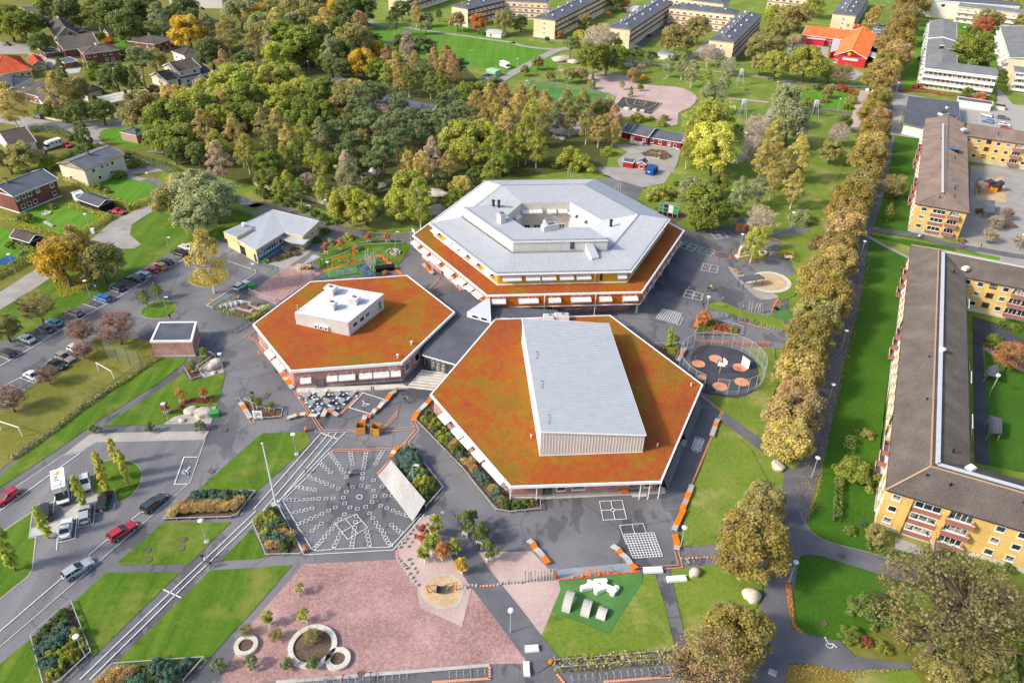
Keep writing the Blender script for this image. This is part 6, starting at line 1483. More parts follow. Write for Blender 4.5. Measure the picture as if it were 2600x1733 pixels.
grow('10',G2,'''60,110,80,b,y 200,200,110,bi,gold 330,90,100,b,ob 480,150,110,b,ob 640,200,130,bi,gold 740,100,90,b,y 860,80,110,b,dg 960,70,110,b,dg 950,230,100,bi,br 250,330,130,b,g 430,380,140,b,g 560,330,110,b,dg 80,300,100,b,ob 880,370,140,b,ob 120,400,70,bi,wb 180,510,110,b,yg 680,460,90,bi,pg 820,480,110,b,dg 970,340,90,b,ob 700,610,80,b,dg 800,620,80,b,dg 370,640,45,bt,wb
40,210,90,b,pg 160,90,90,b,ob 560,60,100,b,ob 780,250,100,b,dg 350,210,90,b,pg 540,460,90,b,g 320,470,90,b,g 930,460,80,b,dg 620,560,60,b,dg
980,560,105,b,y 1100,450,70,b,y 1110,630,80,b,g 1210,540,85,bi,br 1290,600,85,bi,gold 1400,430,85,bi,wb 1500,410,80,p,pn 1600,420,70,p,pn 1340,390,70,b,dg 1460,580,75,bi,gold 1560,650,80,p,pn 1640,570,85,bi,br 1750,560,95,bi,br 1810,620,85,bi,br 1880,590,70,p,pn 1700,740,80,bi,g 1400,720,80,bi,g 1200,680,70,bi,yg 1320,720,70,bi,gold 1600,760,70,bi,g
130,730,120,b,yg 300,710,115,b,yg 90,890,105,b,yg 260,880,115,b,yg 420,820,105,b,yg 560,850,105,b,g 640,800,95,b,g 820,860,115,b,ob 900,810,85,b,gold 1000,850,105,p,pn 1130,850,85,p,pn 1000,1000,105,p,pn 1040,1110,110,p,pn 780,990,115,b,ob 620,1030,105,b,g 450,990,115,b,g 200,990,105,b,yg 60,1130,95,bi,ob 200,1150,105,bi,gold 290,1280,100,bi,gold 430,1210,85,bi,yg 590,1230,100,bi,pg 720,1190,95,p,pn 120,1280,80,bi,ob 360,1400,85,bi,g 500,1420,85,bi,yg 600,1490,85,bi,yg 100,1490,105,b,g
870,1290,80,p,pn 970,1280,95,b,ob 1190,1180,120,p,pn 1300,1120,115,p,pn 1430,1080,105,p,pn 1330,930,85,p,pn 1220,1020,75,bt,wb 1160,1350,115,p,pn 1290,1270,105,p,pn 1480,1200,105,p,pn 1590,1190,75,sp,pn 1730,930,85,p,pn 1700,1100,105,p,pn 1850,1010,105,p,pn 1950,860,105,b,g 2070,840,95,b,g 2200,760,75,p,pn 1620,1410,105,bi,wb 1400,1420,60,b,yg 830,1530,105,bi,wb 1100,1480,105,p,pn 1400,1510,95,bi,gold 1520,1530,110,bi,gold 1880,1260,160,b,yg 2050,1250,145,b,yg 1950,1400,135,b,yg 2020,980,105,bi,gold 2150,910,105,bi,gold 2280,920,110,bi,br 2200,1060,110,bi,gold 2300,1150,110,bi,gold 2200,1310,105,bi,yg 2320,1350,95,bi,yg 1770,1490,85,bi,gold 2250,1490,105,b,g
330,1100,90,b,g 480,1100,90,b,g 900,960,85,p,pn 880,1120,85,b,dg 690,1310,80,b,ob 780,1390,80,p,pn 250,1440,80,bi,yg 1010,1420,80,b,dg 1580,1060,80,p,pn 1800,900,80,p,pn 1780,1210,80,b,g 2100,1120,90,bi,gold 2100,1430,90,bi,yg 1500,1340,80,bt,wb 720,1500,80,b,g 950,1540,80,b,dg''')
grow('10',G3,'''1260,170,68,bi,dg 1340,80,70,b,dg 1470,110,60,bi,gold 1580,170,50,b,pg 1110,350,50,p,pn 1560,240,45,b,pg 1680,128,25,b,dg 1850,185,68,b,br 2050,200,72,b,o 2280,190,85,b,ob 1520,180,18,b,dg''')
grow('20',G3,'''80,890,90,bi,gold 200,910,90,bi,gold 60,1010,105,bi,gold 180,1060,105,bi,yg 300,970,95,bi,gold 130,1250,125,bi,yg 60,1340,95,bi,yg 230,1330,105,bi,yg 280,1160,95,bi,ob 500,990,110,bi,ob 650,970,105,bi,ob 820,1000,105,b,ob 690,1130,95,bi,ob 800,1180,85,bi,gold 940,1090,95,bi,br 930,1200,75,bi,gold 530,1100,75,bi,ob 400,1060,85,bi,pg
80,200,60,b,dg 75,80,45,b,r 670,190,58,b,ob 440,310,32,b,o 600,290,17,b,o 890,130,24,b,o 540,400,65,p,pn 320,360,22,b,dg 680,380,105,b,yg 800,370,125,bw,wb 760,530,130,b,g 900,400,95,b,yg 960,500,85,b,g 870,560,90,b,dg 1120,470,58,p,pn 1190,490,40,p,dg 1280,510,58,p,pn 1500,350,115,b,ob 1720,260,95,b,ob 1620,400,52,p,pn 1440,590,55,bi,pg 1570,590,65,bi,pg 1660,650,68,bi,pg 1800,700,52,bi,yg 1810,490,75,bw,wb 1890,510,60,bw,wb 1950,560,48,p,pn 2000,600,65,bw,pg 1960,740,65,bi,pg 1800,870,85,bi,pg 1900,860,85,bi,pg 520,680,58,b,ob 645,680,52,b,ob 345,690,42,b,ob 240,570,52,b,ob 120,640,42,b,ob 735,770,36,b,ob 1120,680,58,b,br 1015,770,28,bi,ob 1095,840,28,sp,g 1180,800,28,b,g
1800,1090,150,b,yg 1920,1060,105,b,yg 1700,1160,85,b,yg 1860,1290,170,b,yy 1860,1410,150,b,yy 1620,1380,85,bi,yg 1640,1250,68,bi,yg 2260,1180,110,bw,wb 2200,1350,90,bw,wb 2300,1450,95,bi,gold 2250,450,88,b,ob 2300,390,85,b,ob 2290,580,75,b,ob 960,20,58,b,dg 1030,20,48,b,o 1190,620,40,bt,wb''')
grow('20',G6,'''880,1390,72,sh,yg 540,1460,180,sh,yg 640,1500,140,sh,yg 1010,620,38,sh,g 1215,710,42,sh,y 1160,1080,75,sh,yg 1280,1090,42,sh,g 1400,1085,48,sh,g 1370,1130,55,sh,yg 2150,820,20,sh,o 1480,230,48,sh,dg 2180,470,28,sh,y 2130,1180,36,sh,g 2070,1155,24,sh,yg 290,90,40,sh,r 1700,280,30,sh,r 50,250,40,sh,dg 1390,310,26,sh,g 1260,330,26,sh,dg''')
grow('30',G3,'''60,130,78,b,yg 180,150,86,b,ob 300,140,86,b,ob 110,260,95,b,ob 50,420,88,b,ob 80,580,100,b,yg 240,380,58,bt,wb 360,560,120,b,yg 440,610,95,b,yg 570,660,66,bt,yg 680,670,85,bt,ob 430,50,68,b,yg 940,180,58,bi,gold 985,130,48,bi,gold 40,300,70,b,yg 20,520,60,b,ob 170,900,110,b,pg 150,1010,110,b,pg 200,1140,140,b,pg 50,1260,100,bi,gold 280,1420,120,bi,gold 590,1380,90,b,ob 660,1220,80,bw,wb 700,1120,60,b,dg 60,1440,90,bi,gold 180,1500,90,bi,ob
1860,470,120,b,g 1960,590,60,b,dg 2000,170,70,b,ob 2090,190,60,b,ob 1990,240,70,b,r 1980,360,60,b,g 1990,440,60,b,g 1860,300,50,b,g 1880,380,50,b,g 2230,60,60,b,ob 2140,690,45,b,dg 550,840,45,b,ob 1835,845,38,b,g 2330,190,50,b,ob''')
grow('30',G4,'''1300,50,107,li,lb 1265,150,103,li,ob 1225,250,110,li,lb 1180,390,128,li,lb 1190,490,117,li,br 1110,570,107,li,lb 1070,660,117,li,gold 970,710,87,li,lb 1040,790,81,li,lb 1060,890,87,li,ob 1000,930,97,li,lb 960,1020,107,li,lb 1030,1080,97,li,br 980,1210,128,li,lb 960,1330,128,li,gold 920,1440,138,li,lb 1390,20,87,li,lb''')
grow('30',G6,'''470,800,50,sh,dg 590,800,45,sh,pg 680,810,55,sh,r 770,835,40,sh,r 800,860,25,sh,o 350,820,22,sh,y 380,945,75,sh,ob 520,920,45,sh,ob 770,920,60,sh,ob 740,980,50,sh,g 1380,800,52,sh,r 1950,885,60,sh,o 2050,900,40,sh,g 1390,690,30,sh,g 1400,540,30,sh,g 250,820,40,sh,g''')
grow('31',G4,'''930,50,119,li,lb 850,150,142,li,ob 760,240,160,li,lb 730,390,160,li,lb 700,510,171,li,br 640,700,165,li,lb 660,840,160,li,gold 520,1000,211,li,lb 560,1160,205,li,lb 450,1340,199,li,ob 390,1490,194,li,lb''')
grow('32',G4,'''340,120,196,li,lb 290,290,218,li,gold 250,480,168,li,br 240,670,247,li,br 220,880,213,li,gold''')
grow('d',G4,'''1755,1150,48,li,ob 1730,1250,79,li,lb 1690,1450,70,li,lb 1632,1530,78,bt,br 1745,1230,55,li,ob''')
grow('31',G3,'''250,140,105,bi,gold 50,100,85,bi,gold 40,20,80,bi,gold 2200,390,48,bt,dr 2040,590,58,bt,wb 2100,470,55,bt,wb 2330,640,55,bt,wb 1120,370,48,bi,g 1170,130,95,bt,ob 1150,220,50,sh,dg 1960,150,50,bt,wb''')
grow('31',G6,'''310,430,112,sh,pg 1780,640,42,sh,ob 1950,370,40,sh,dg 2160,1420,50,sh,dg 2260,1440,50,sh,g 2080,1560,80,sh,g 430,680,50,sh,ob''')
grow('33',G3,'''1650,900,450,bt,ub 2220,1150,120,b,g 1000,190,85,b,ob''')
grow('33',G6,'''900,880,165,sh,dg 760,1130,100,sh,g 755,170,58,sh,g 860,105,36,sh,bg 1600,360,68,sh,dg 2000,500,85,sh,g 2200,510,68,sh,dg 1900,1350,150,sh,ob 1650,1480,170,sh,ob 1450,1400,90,sh,ob 2200,1480,140,sh,dg 1050,1250,80,sh,g 1850,1050,110,sh,dg 2350,1330,100,sh,g 1250,1120,90,sh,ob 900,1180,60,sh,r''')
grow('32',G6,'920,850,66,sh,ob 795,1200,190,sh,g 820,830,30,sh,g')
grow('32',G3,'2230,120,115,bt,o')
grow('21',G3,'''1760,280,175,b,g 1860,390,140,b,g 1710,440,95,b,g 1640,150,105,b,pg 2100,200,105,bi,pg 2270,150,95,bi,pg 2290,450,120,bw,wb 2230,650,105,bi,yg 2320,600,75,bi,yg 1900,120,90,b,g''')
grow('21',G6,'1330,210,120,sh,yg 1430,190,80,sh,yg 1520,120,42,sh,dg 1560,250,48,sh,pg 1480,1530,48,sh,yg 2050,400,40,sh,g')
grow('21',G5,'1770,1350,62,b,o 1450,1540,40,po,yg')
grow('11',G2,'''1400,150,160,b,yg 1320,310,140,b,yg 1500,260,145,bi,yg 850,110,140,bi,pg 840,290,150,b,yg 1000,340,130,b,yg 730,350,80,b,yg 1880,140,100,b,gold 1830,260,90,b,g 290,110,85,bi,yg 480,90,75,bt,wb 120,80,105,b,g 600,160,80,bi,yg 1730,90,80,b,dg 1040,130,80,b,dg 400,160,70,bi,g 200,150,70,bi,yg 2150,30,90,bi,yg 2000,60,80,b,dg''')
grow('11',G6,'''100,220,62,sh,dg 200,260,58,sh,g 300,300,58,sh,dg 430,345,58,sh,g 540,390,55,sh,dg 620,430,50,sh,dg 30,180,55,sh,g 740,470,45,sh,dg 660,480,40,sh,g 690,650,52,sh,pg 855,605,58,sh,yg 930,710,50,sh,pg 640,550,55,sh,dg 560,640,50,sh,dg 1190,940,40,sh,o 370,760,40,sh,ob 300,770,42,sh,ob 250,790,40,sh,ob 180,815,38,sh,ob 90,830,40,sh,ob''')
grow('11',G5,'640,695,42,yt,o 770,660,46,yt,o 1030,600,40,yt,o 1205,598,38,yt,o')
grow('01',G5,'''1560,260,130,b,ob 1800,180,175,b,pg 1960,260,165,b,pg 1790,410,155,b,pg 1650,130,105,b,gold 560,810,180,b,y 700,710,145,bi,gold 900,820,160,b,ob 480,900,95,b,y 1890,790,170,bi,gold 340,1240,130,bt,ob 40,1430,105,b,ob 1060,1430,145,bt,dr 730,1470,105,bt,dr 1320,1160,52,bi,g 1430,1090,52,bi,g''')
grow('01',G6,'230,440,75,sh,g 890,150,58,sh,g 1100,40,60,sh,g 980,190,40,sh,ob 480,330,40,sh,ob 800,110,40,sh,g 220,770,40,sh,bg 100,680,50,sh,g')
grow('02',G5,'''750,70,78,bt,dr 430,300,85,bt,dr 80,520,115,bt,dr 860,800,52,yp,pn 1370,780,52,yp,pn 1830,770,52,yp,pn 910,1140,50,po,yy 1040,1010,46,po,yy 1120,1120,50,po,yy 940,1260,50,po,yy 720,1370,52,po,yg 1150,1220,44,po,yy 1650,490,52,yt,o 1860,460,46,yt,o 1510,600,45,yt,r 1770,220,46,yt,g 1860,90,42,yt,g 2310,490,36,yt,g''')
grow('12',G5,'15,560,44,yt,g 135,585,38,yt,g')
grow('13',G5,'''400,690,48,yt,yg 100,965,62,yt,yg 435,935,62,yt,yg 180,1125,60,bt,ob 510,1140,70,bt,ob 520,1360,72,yp,pn 285,1375,66,yp,pn 1520,190,78,yt,r 1640,100,85,yt,yg 1540,360,76,yt,yg 1700,340,84,yt,o 1810,300,76,yt,yg 1880,480,72,yt,y 1620,260,84,yt,yg 1920,90,100,yt,dg 2050,180,92,yt,dg 1980,50,80,yt,dg 2130,340,92,yt,dg''')
grow('03',G5,'25,310,80,po,yg 380,90,55,po,yg 2000,1400,66,yp,pn 2300,1370,66,yp,pn 2250,1085,56,bt,ob')
def bed(s,rows,group='plants of the railed beds',step=1.5,R=.8,m='soil',label='dark soil of a railed planting bed'):
 step*=.8
 q=P(s);sT('planting_bed',label,'bed',q,6,m);c=cen(q)
 xs=[p.x for p in q];ys=[p.y for p in q];ax=(q[1]-q[0]).normalized();ay=V3((-ax.y,ax.x,0));n=0
 U=[(p-c).dot(ax)for p in q];Vv=[(p-c).dot(ay)for p in q];qi=ins(q,R*.6)
 v=min(Vv);w=max(Vv)-v;k=0;y=v+R*.5
 while y<v+w:
  sp=rows[min(len(rows)-1,int((y-v)/w*len(rows)))];x=min(U)+(k%2)*step*.5
  while x<max(U):
   p=c+ax*(x+RNG.uniform(-.25,.25))+ay*(y+RNG.uniform(-.2,.2))
   if inside(p,qi):
    kind,col,f=sp[int(RNG.integers(len(sp)))];r=R*f*RNG.uniform(1.05,1.4);plant(kind,p,r,col,group,r*RNG.uniform(1.2,1.6));n+=1
   x+=step
  y+=step*.85;k+=1
S_b,S_y,S_t,S_d=('sh','bg',1.1),('sh','yg',1.0),('og','tan',1.0),('sh','dg',.9)
bed('S 491.7,1256 650,1252 603,1312 586,1316 416,1322',[(S_d,S_t),(S_t,),(S_b,S_b,S_d),(S_b,S_d)],step=1.7,R=1.0,label='soil of the railed bed of blue-green shrubs beside the lawn with the lamp')
bed('S 641,1328 702,1284 770,1404 676,1411',[(S_t,S_d),(S_t,S_b),(S_b,S_y),(S_y,S_y,S_d)],step=1.7,R=1.0,label='soil of the railed shrub bed beside the flagpole')
bed('03 300,1160 655,850 835,1300 560,1568 420,1620',[(S_y,),(S_y,S_b),(S_b,),(S_d,S_t)],step=1.7,R=1.0,label='soil of the railed shrub bed at the lower left by the road')
bed('03 900,1568 1050,1425 1870,1362 1690,1568 1600,1650 850,1650',[(S_b,),(S_b,S_d),(S_t,S_y)],step=1.7,R=1.0,label='soil of the railed shrub bed at the bottom edge')
bed('12 1270,1090 1385,985 1440,1000 1715,1360 1560,1540',[(S_y,S_d),(S_y,S_b),(S_b,S_b)],step=1.9,R=1.25,label='soil of the shrub bed behind the timber seating wedge')
bed('12 1480,735 1600,590 1650,700 2320,1440 2353,1470; 22 260,1450 265,1560 0,1567; 12 2250,1567 1900,1190',[(S_d,('sh','ob',.8)),(S_b,S_t,S_d),(S_t,S_d,S_b,('sh','gold',.9)),(S_d,('sh','yg',.8))],step=1.9,R=1.0,label='soil of the long mixed bed along the hall wall')
bed('21 1680,1510 1760,1370 2115,1455 2095,1525',[(('sh','yg',.7),('sh','ob',.7)),(('sh','r',.7),('sh','o',.7)),(('sh','g',.7),)],step=1.4,R=.8,label='soil of the railed bed with flame-coloured shrubs by the bicycles')
bed('J 105,195 140,180 195,165 255,255 410,265 400,325 190,345',[(('sh','yg',.5),('sh','o',.5),('sh','r',.45))],step=1.2,R=.75,label='soil of the small railed bed with the white notice board')
bed('02 1480,725 1560,670 1770,580 1990,570 2010,520 1860,520 1720,545 1580,640',[(('sh','o',.7),('sh','dg',.7),('sh','r',.7))],step=1.2,R=.75,label='soil of the low bed of orange shrubs above the boulders')
bed('02 1700,255 1810,250 1860,335 1760,365',[(('sh','r',.6),('sh','o',.6),('sh','yg',.6))],step=1.1,R=.7,label='soil of the lower railed bed with red shrubs by the hut')
bed('02 1800,190 1900,115 1975,140 1820,255',[(('sh','ob',.6),('sh','o',.6),('sh','yg',.6))],step=1.1,R=.7,label='soil of the upper railed bed with orange shrubs by the hut')
bed('22 1300,50 1560,45 1490,190',[(S_y,('sh','g',1))],step=1.6,R=.9,label='soil of the corner bed with yellow-green shrubs behind the hall')
bed('31 360,695 440,595 500,610 460,730 380,740',[(('sh','ob',.6),('sh','r',.5))],step=1.4,R=.8,label='soil of the edged bed beside the lime avenue')
bed('20 1180,1410 1260,1385 1340,1380 1430,1410 1470,1450 1400,1475 1220,1440',[(('sh','ob',.6),('sh','yg',.6))],step=2.4,R=.9,label='soil of the oval flower bed before the red cottage')
def hedge(label,s,w,h,col='g',sm=0):
 q=P(s)
 if sm:q=sml(q,sm)
 rng=RNG;Cs,Ns=[],[];b=B();root_c=cen(q)
 for a,c in zip(q,q[1:]):
  d=c-a;L=d.length;u=d.normalized();v=V3((-u.y,u.x,0));n=int(L*(w+2*h)*14)
  for _ in range(n):
   t=rng.uniform(-.02,1.02);k=rng.uniform(0,w+2*h)
   if k<h:o,z,nn=-w/2,k,-v
   elif k<h+w:o,z,nn=k-h-w/2,h,V3((0,0,1))
   else:o,z,nn=w/2,k-h-w,v
   p=a+d*t+v*(o+rng.normal()*.05)-root_c;Cs.append((p.x,p.y,z+rng.normal()*.05));Ns.append(nn+V3(rng.normal(size=3))*.5)
 n=len(Cs);me=leaf_mesh('hedge',np.array(Cs),np.array([tuple(x)for x in Ns]),rng.uniform(.14,.26,n),rng.uniform(0,1,(n,3)))
 o=link('hedge',me,None,root_c,color=LC[col]);tag(o,label,'hedge')
hedge('clipped hedge round the sunny lawn of the brick house','01 640,340 950,430 1010,450 640,640',1.3,1.5,'yg')
hedge('long hedge running down beside the drive of the black garage','01 20,440 330,560 590,620',1.2,1.4,'yg')
hedge('long hedge between the white house and the garage drive','01 560,60 780,190 1060,300 1210,360 1400,270',1.8,1.6,'yg')
hedge('tall clipped hedge beside the worn street at the left edge','01 -200,1060 0,970 350,790 180,710',1.6,1.8,'g')
hedge('curved dark hedge above the motorhome','00 290,1215 420,1205 560,1225 630,1260',2.2,1.6,'dg',2)
hedge('dark hedge running along the lane from the black-balcony house','00 1130,1420 1300,1480 1500,1540 1650,1600',3.0,1.4,'dg')
hedge('dark hedge above the white house with the black balcony','00 480,1520 620,1450 850,1370',3.0,1.6,'dg')
hedge('blue-green hedge along the curving path by the yellow block','33 890,320 1000,370 1150,410 1300,450',1.2,1.2,'dg')
hedge('narrow hedge standing on the shaded lawn by the yellow block','32 650,1310 630,1567; 33 625,100',1.1,1.3,'dg')
hedge('short thick hedge above the shrub by the yellow block','32 740,920 735,1040',1.8,1.6,'dg')
hedge('rust-red hedge along the front of the white balcony flats','30 1215,835 1500,860 1740,900 2040,915',1.2,1.1,'r')
hedge('low hedge of dry grass along the football pitch fence','02 1480,150 1340,230 1160,360 960,480 700,660 540,790 330,940 100,1090',1.2,.7,'ob')
hedge('low hedge along the pavilion end wall','11 500,690 620,590',1.2,1.0,'dg')
hedge('clipped hedge in the far courtyard garden beside the white hut','20 1500,440 1640,490',1.2,1.2,'dg')
hedge('long clipped olive-brown hedge inside the rail by the lower bicycle stands','23 395,1420 1500,1332',2.0,.9,'ob')
hedge('low hedge along the lower side of the growing garden','D 65,175 330,255',1.1,.9,'ob')
hedge('low hedge between the growing garden and the canteen roof','D 335,255 510,140',1.2,1.0,'yg')
hedge('low hedge along the upper left end of the growing garden','D 60,160 160,110',1.0,.9,'ob')
def litter(label,s,n,size,col,sigma=None):
 q=P(s);xs=[p.x for p in q];ys=[p.y for p in q];Cs=[]
 while len(Cs)<n:
  x,y=RNG.uniform(min(xs),max(xs)),RNG.uniform(min(ys),max(ys))
  if inside((x,y),q):Cs.append((x,y,.3))
 c=cen(q);A=np.array(Cs)-np.array((c.x,c.y,0));N=RNG.normal(size=(n,3))*.25+np.array((0,0,1))
 o=link('fallen_leaves',leaf_mesh('fallen_leaves',A,N,RNG.uniform(.5,1.3,n)*size,RNG.uniform(0,1,(n,3))),None,c,color=LC[col],kind='stuff');tag(o,label,'leaves')
litter('orange leaves scattered along the shady side of the lime avenue','S 2100,900 2190,640 2215,640 2160,900 2110,1080 2085,1240 2070,1300 2045,1330 2015,1240 2050,1150',2600,.12,'br')
litter('fallen leaves along the kerbs of the curving path','33 150,640 200,640 250,1060 330,1110 320,1130 240,1080 200,1000',700,.13,'o')
litter('fallen leaves on the lower grass wedge by the path','33 190,1395 400,1400 660,1470 900,1440 1200,1460 700,1560 200,1560 150,1500',600,.11,'br')
litter('yellow leaves fallen under the golden birch on the round island','01 1745,1000 1800,930 2050,930 2095,990 1930,1075 1800,1060',700,.13,'gold')
litter('yellow leaves fallen under the bright yellow tree on the bank','01 470,1000 600,980 860,1000 980,980 760,1120 560,1180',1500,.13,'y')
litter('fallen leaves along the lane below the wood','11 0,250 330,380 700,540 1000,570 1000,585 690,560 0,300',500,.14,'o')
litter('fallen leaves on the park grass by the red preschool','30 1180,600 1250,560 1210,760 1170,760',500,.2,'o')
def rock(k,x,y,r,label,group=None,flat=.65):
 p=K(k,x,y);rng=random.Random(int(x*7+y));bm=bmesh.new();bmesh.ops.create_icosphere(bm,subdivisions=3,radius=1)
 ph=[rng.uniform(0,6)for _ in range(6)]
 for v in bm.verts:
  n=v.co.copy();f=1+.14*sin(2.3*n.x+ph[0])+.12*sin(3.1*n.y+ph[1])+.1*sin(4.3*n.z+ph[2])+.07*sin(7*n.x+5*n.y+ph[3])
  v.co=n*f;v.co.z*=flat;v.co.x*=1.15
 me=bpy.data.meshes.new('boulder');bm.to_mesh(me);bm.free();me.materials.append(mat('stone'));me.polygons.foreach_set("use_smooth",[True]*len(me.polygons))
 o=link('boulder',me,None,(p.x,p.y,r*flat*.45),rng.uniform(0,6),r);tag(o,label,'boulder',group)
rock('02',1970,240,1.5,'largest pale boulder on the gravel by the brick hut',None,.75);rock('02',1995,193,.75,'medium boulder leaning behind the largest one by the hut');rock('02',1965,297,.6,'smallest boulder in front of the largest by the hut')
rock('02',1765,655,1.2,'grey boulder below the orange shrub bed');rock('02',1885,680,1.6,'broad white boulder beside the green grit box');rock('02',1672,735,.7,'small low boulder at the lower side of the gravel bed')
rock('23',1663,582,.9,'round white boulder on the lawn beside the white bench',None,.9);rock('23',2188,785,1.2,'white boulder at the edge of the lime avenue path',None,.9);rock('32',90,1160,1.2,'pale boulder under the large lime crown')
rock('20',455,550,4.2,'broad flat rock outcrop at the corner of the park',None,.35);rock('20',560,580,2.6,'smaller pale outcrop beside the broad park rock',None,.5);rock('20',1070,610,2.2,'grey outcrop beside the round green shrub',None,.5)
for i,(x,y,r)in enumerate(((1090,20,2.5),(1020,60,2.0),(1100,150,2.4),(1680,230,3.2),(1640,370,3.0),(480,340,1.3),(1070,410,1.2))):
 rock('11',x,y,r,('grey rock above the wood edge, uppermost','grey rock just below the uppermost one in the wood','dark rock between the two yellow-green trees','rock slab beside the school roof corner','broad rock slab below the school roof corner','pale boulder in the bank above the lane','long pale stone on the grass slope')[i],None,.4)
for i,(x,y)in enumerate(((385,1268),(405,1270),(435,1275),(460,1280))):rock('20',x,y,1.0,('first','second','third','last')[i]+' stone in the row by the little bridge, from the wood side')
def stone_wall():
 q=sml(P('11 0,130 60,155 200,190 330,225 470,265 600,300 690,325'),6);r=tG('stone_wall','low dry stone wall along the foot of the wood','wall',q[0]);mes=[]
 for s in range(4):
  rng=random.Random(s);b=B();b.box((0,0,0),(.9+.2*s,.8,.55),'stone')
  b.v=[(x+rng.uniform(-.12,.12),y+rng.uniform(-.12,.12),z+rng.uniform(-.08,.08))for x,y,z in b.v];mes.append(b.mesh('stone'))
 L=0
 for a,c in zip(q,q[1:]):
  n=max(1,int((c-a).length/1.0))
  for i in range(n):
   for lay in range(2):
    p=a.lerp(c,(i+.5*lay)/n);link('stone',random.choice(mes),r,(p.x-q[0].x,p.y-q[0].y,.25+.5*lay),atan2((c-a).y,(c-a).x)+random.uniform(-.2,.2))
stone_wall()
def cmesh(kind):
 """local: x forwards, y left, z up, ground at 0"""
 k=('car',kind)
 if k in _WC:return _WC[k]
 L,Wd,Hh={'wagon':(4.75,1.84,1.48),'hatch':(4.2,1.78,1.5),'sedan':(4.6,1.82,1.44),'suv':(4.6,1.88,1.66)}[kind]
 prof={'wagon':[(-.5,.32),(-.5,.78),(-.485,.98),(.17,.98),(.40,.86),(.485,.72),(.5,.5),(.49,.3)],'hatch':[(-.5,.32),(-.5,.8),(-.48,1.0),(.16,1.0),(.40,.88),(.485,.74),(.5,.5),(.49,.3)],'sedan':[(-.5,.32),(-.5,.82),(-.47,.98),(-.3,1.0),(.17,.96),(.40,.84),(.485,.7),(.5,.5),(.49,.3)],'suv':[(-.5,.4),(-.5,.95),(-.485,1.08),(.18,1.08),(.42,.98),(.49,.85),(.5,.6),(.49,.38)]}[kind]
 cab={'wagon':[(-.475,.98,.0),(-.43,1.0,1),(-.05,1.0,1),(.17,.98,0)],'hatch':[(-.475,1.0,0),(-.39,1.0,1),(-.02,1.0,1),(.19,1.0,0)],'sedan':[(-.34,.99,0),(-.2,1.0,1),(.0,1.0,1),(.18,.97,0)],'suv':[(-.48,1.08,0),(-.43,1.0,1),(-.02,1.0,1),(.18,1.08,0)]}[kind]
 b=B();n=len(prof)
 def sec(yf,inset_=0):return[V3((x*L*(1-inset_*.02),yf*Wd/2,z if z>.4 else z+.0))for x,z in prof]
 secs=[sec(-1),sec(-.9),sec(.9),sec(1)]
 for i,p in enumerate(secs[0]):p.z=min(p.z,.8 if kind!='suv' else.95)if p.z>.6 else p.z;secs[3][i].z=p.z;p.x*=.985;secs[3][i].x=p.x
 for s0,s1 in zip(secs,secs[1:]):
  for i in range(n-1):b.face([s0[i],s1[i],s1[i+1],s0[i+1]],'car_paint')
  b.face([s0[-1],s1[-1],s1[0],s0[0]],'black')
 b.face(secs[0],'car_paint');b.face(secs[3][::-1],'car_paint')
 yb,yt=Wd/2*.92,Wd/2*.74
 pts=[(x*L,z if t==0 else Hh,yb if t==0 else yt)for x,z,t in cab]
 (x0,z0,_),(x1,z1,_),(x2,z2,_),(x3,z3,_)=pts
 b.face([(x1,-yt,Hh),(x2,-yt,Hh),(x2,yt,Hh),(x1,yt,Hh)],'car_paint')
 for s in(-1,1):
  for(xa,za,ya),(xb,zb,yb2)in((pts[0],pts[1]),(pts[3],pts[2]),(((x0+x1)/2+.9,z0,yb),((x0+x1)/2+1.0,Hh-.02,yt)),(((x1+x2)/2+.35,z0,yb),((x1+x2)/2+.3,Hh-.02,yt))):
   b.beam((xa,s*ya,za),(xb,s*yb2,zb),.09,.07,'car_paint')
  b.beam((x1,s*yt,Hh-.03),(x2,s*yt,Hh-.03),.1,.08,'car_paint');b.box((.12*L,s*(Wd/2+.08),1.0),(.2,.18,.14),'car_paint')
  for wx in(-.30,.31):b.tube([(wx*L,s*(Wd/2-.02),.33),(wx*L,s*(Wd/2+.012),.33)],.40,'black',14)
 b.box((-.492*L,0,.42),(.1,Wd*.9,.16),'dark_grey');b.box((.49*L,0,.42),(.1,Wd*.85,.18),'dark_grey');b.box((-.507*L,0,.62),(.03,.5,.12),'white')
 g=B();e=.012
 g.face([(x0,-yb*.97,z0),(x0,yb*.97,z0),(x1,yt*.97,Hh-.03),(x1,-yt*.97,Hh-.03)][::-1],'glass_car')
 g.face([(x3,-yb*.97,z3),(x3,yb*.97,z3),(x2,yt*.97,Hh-.03),(x2,-yt*.97,Hh-.03)],'glass_car')
 for s in(-1,1):q=[(x0,s*yb,z0),(x3,s*yb,z3),(x2,s*yt,Hh-.03),(x1,s*yt,Hh-.03)];g.face(q if s<0 else q[::-1],'glass_car')
 w=B();w.tube([(0,-.11,0),(0,.11,0)],.33,'tyre',14);w.tube([(0,-.125,0),(0,.125,0)],.2,'rim',10)
 hl=B();hl.box((0,0,0),(.12,.36,.16),'lamp_white');tl=B();tl.box((0,0,0),(.1,.16,.5 if kind=='wagon' else.26),'lamp_red')
 _WC[k]=(b.mesh('body'),g.mesh('windows'),w.mesh('wheel'),hl.mesh('headlight'),tl.mesh('tail_light'),L,Wd)
 return _WC[k]
CC={'white':(.75,.75,.74),'silver':(.45,.47,.49),'black':(.018,.018,.02),'grey':(.12,.125,.13),'red':(.52,.02,.04),'navy':(.02,.035,.08),'blue':(.03,.2,.5),'lightblue':(.15,.42,.55),'orange':(.65,.28,.02),'tan':(.33,.28,.23),'teal':(.04,.35,.42),'dark':(.05,.06,.065)}
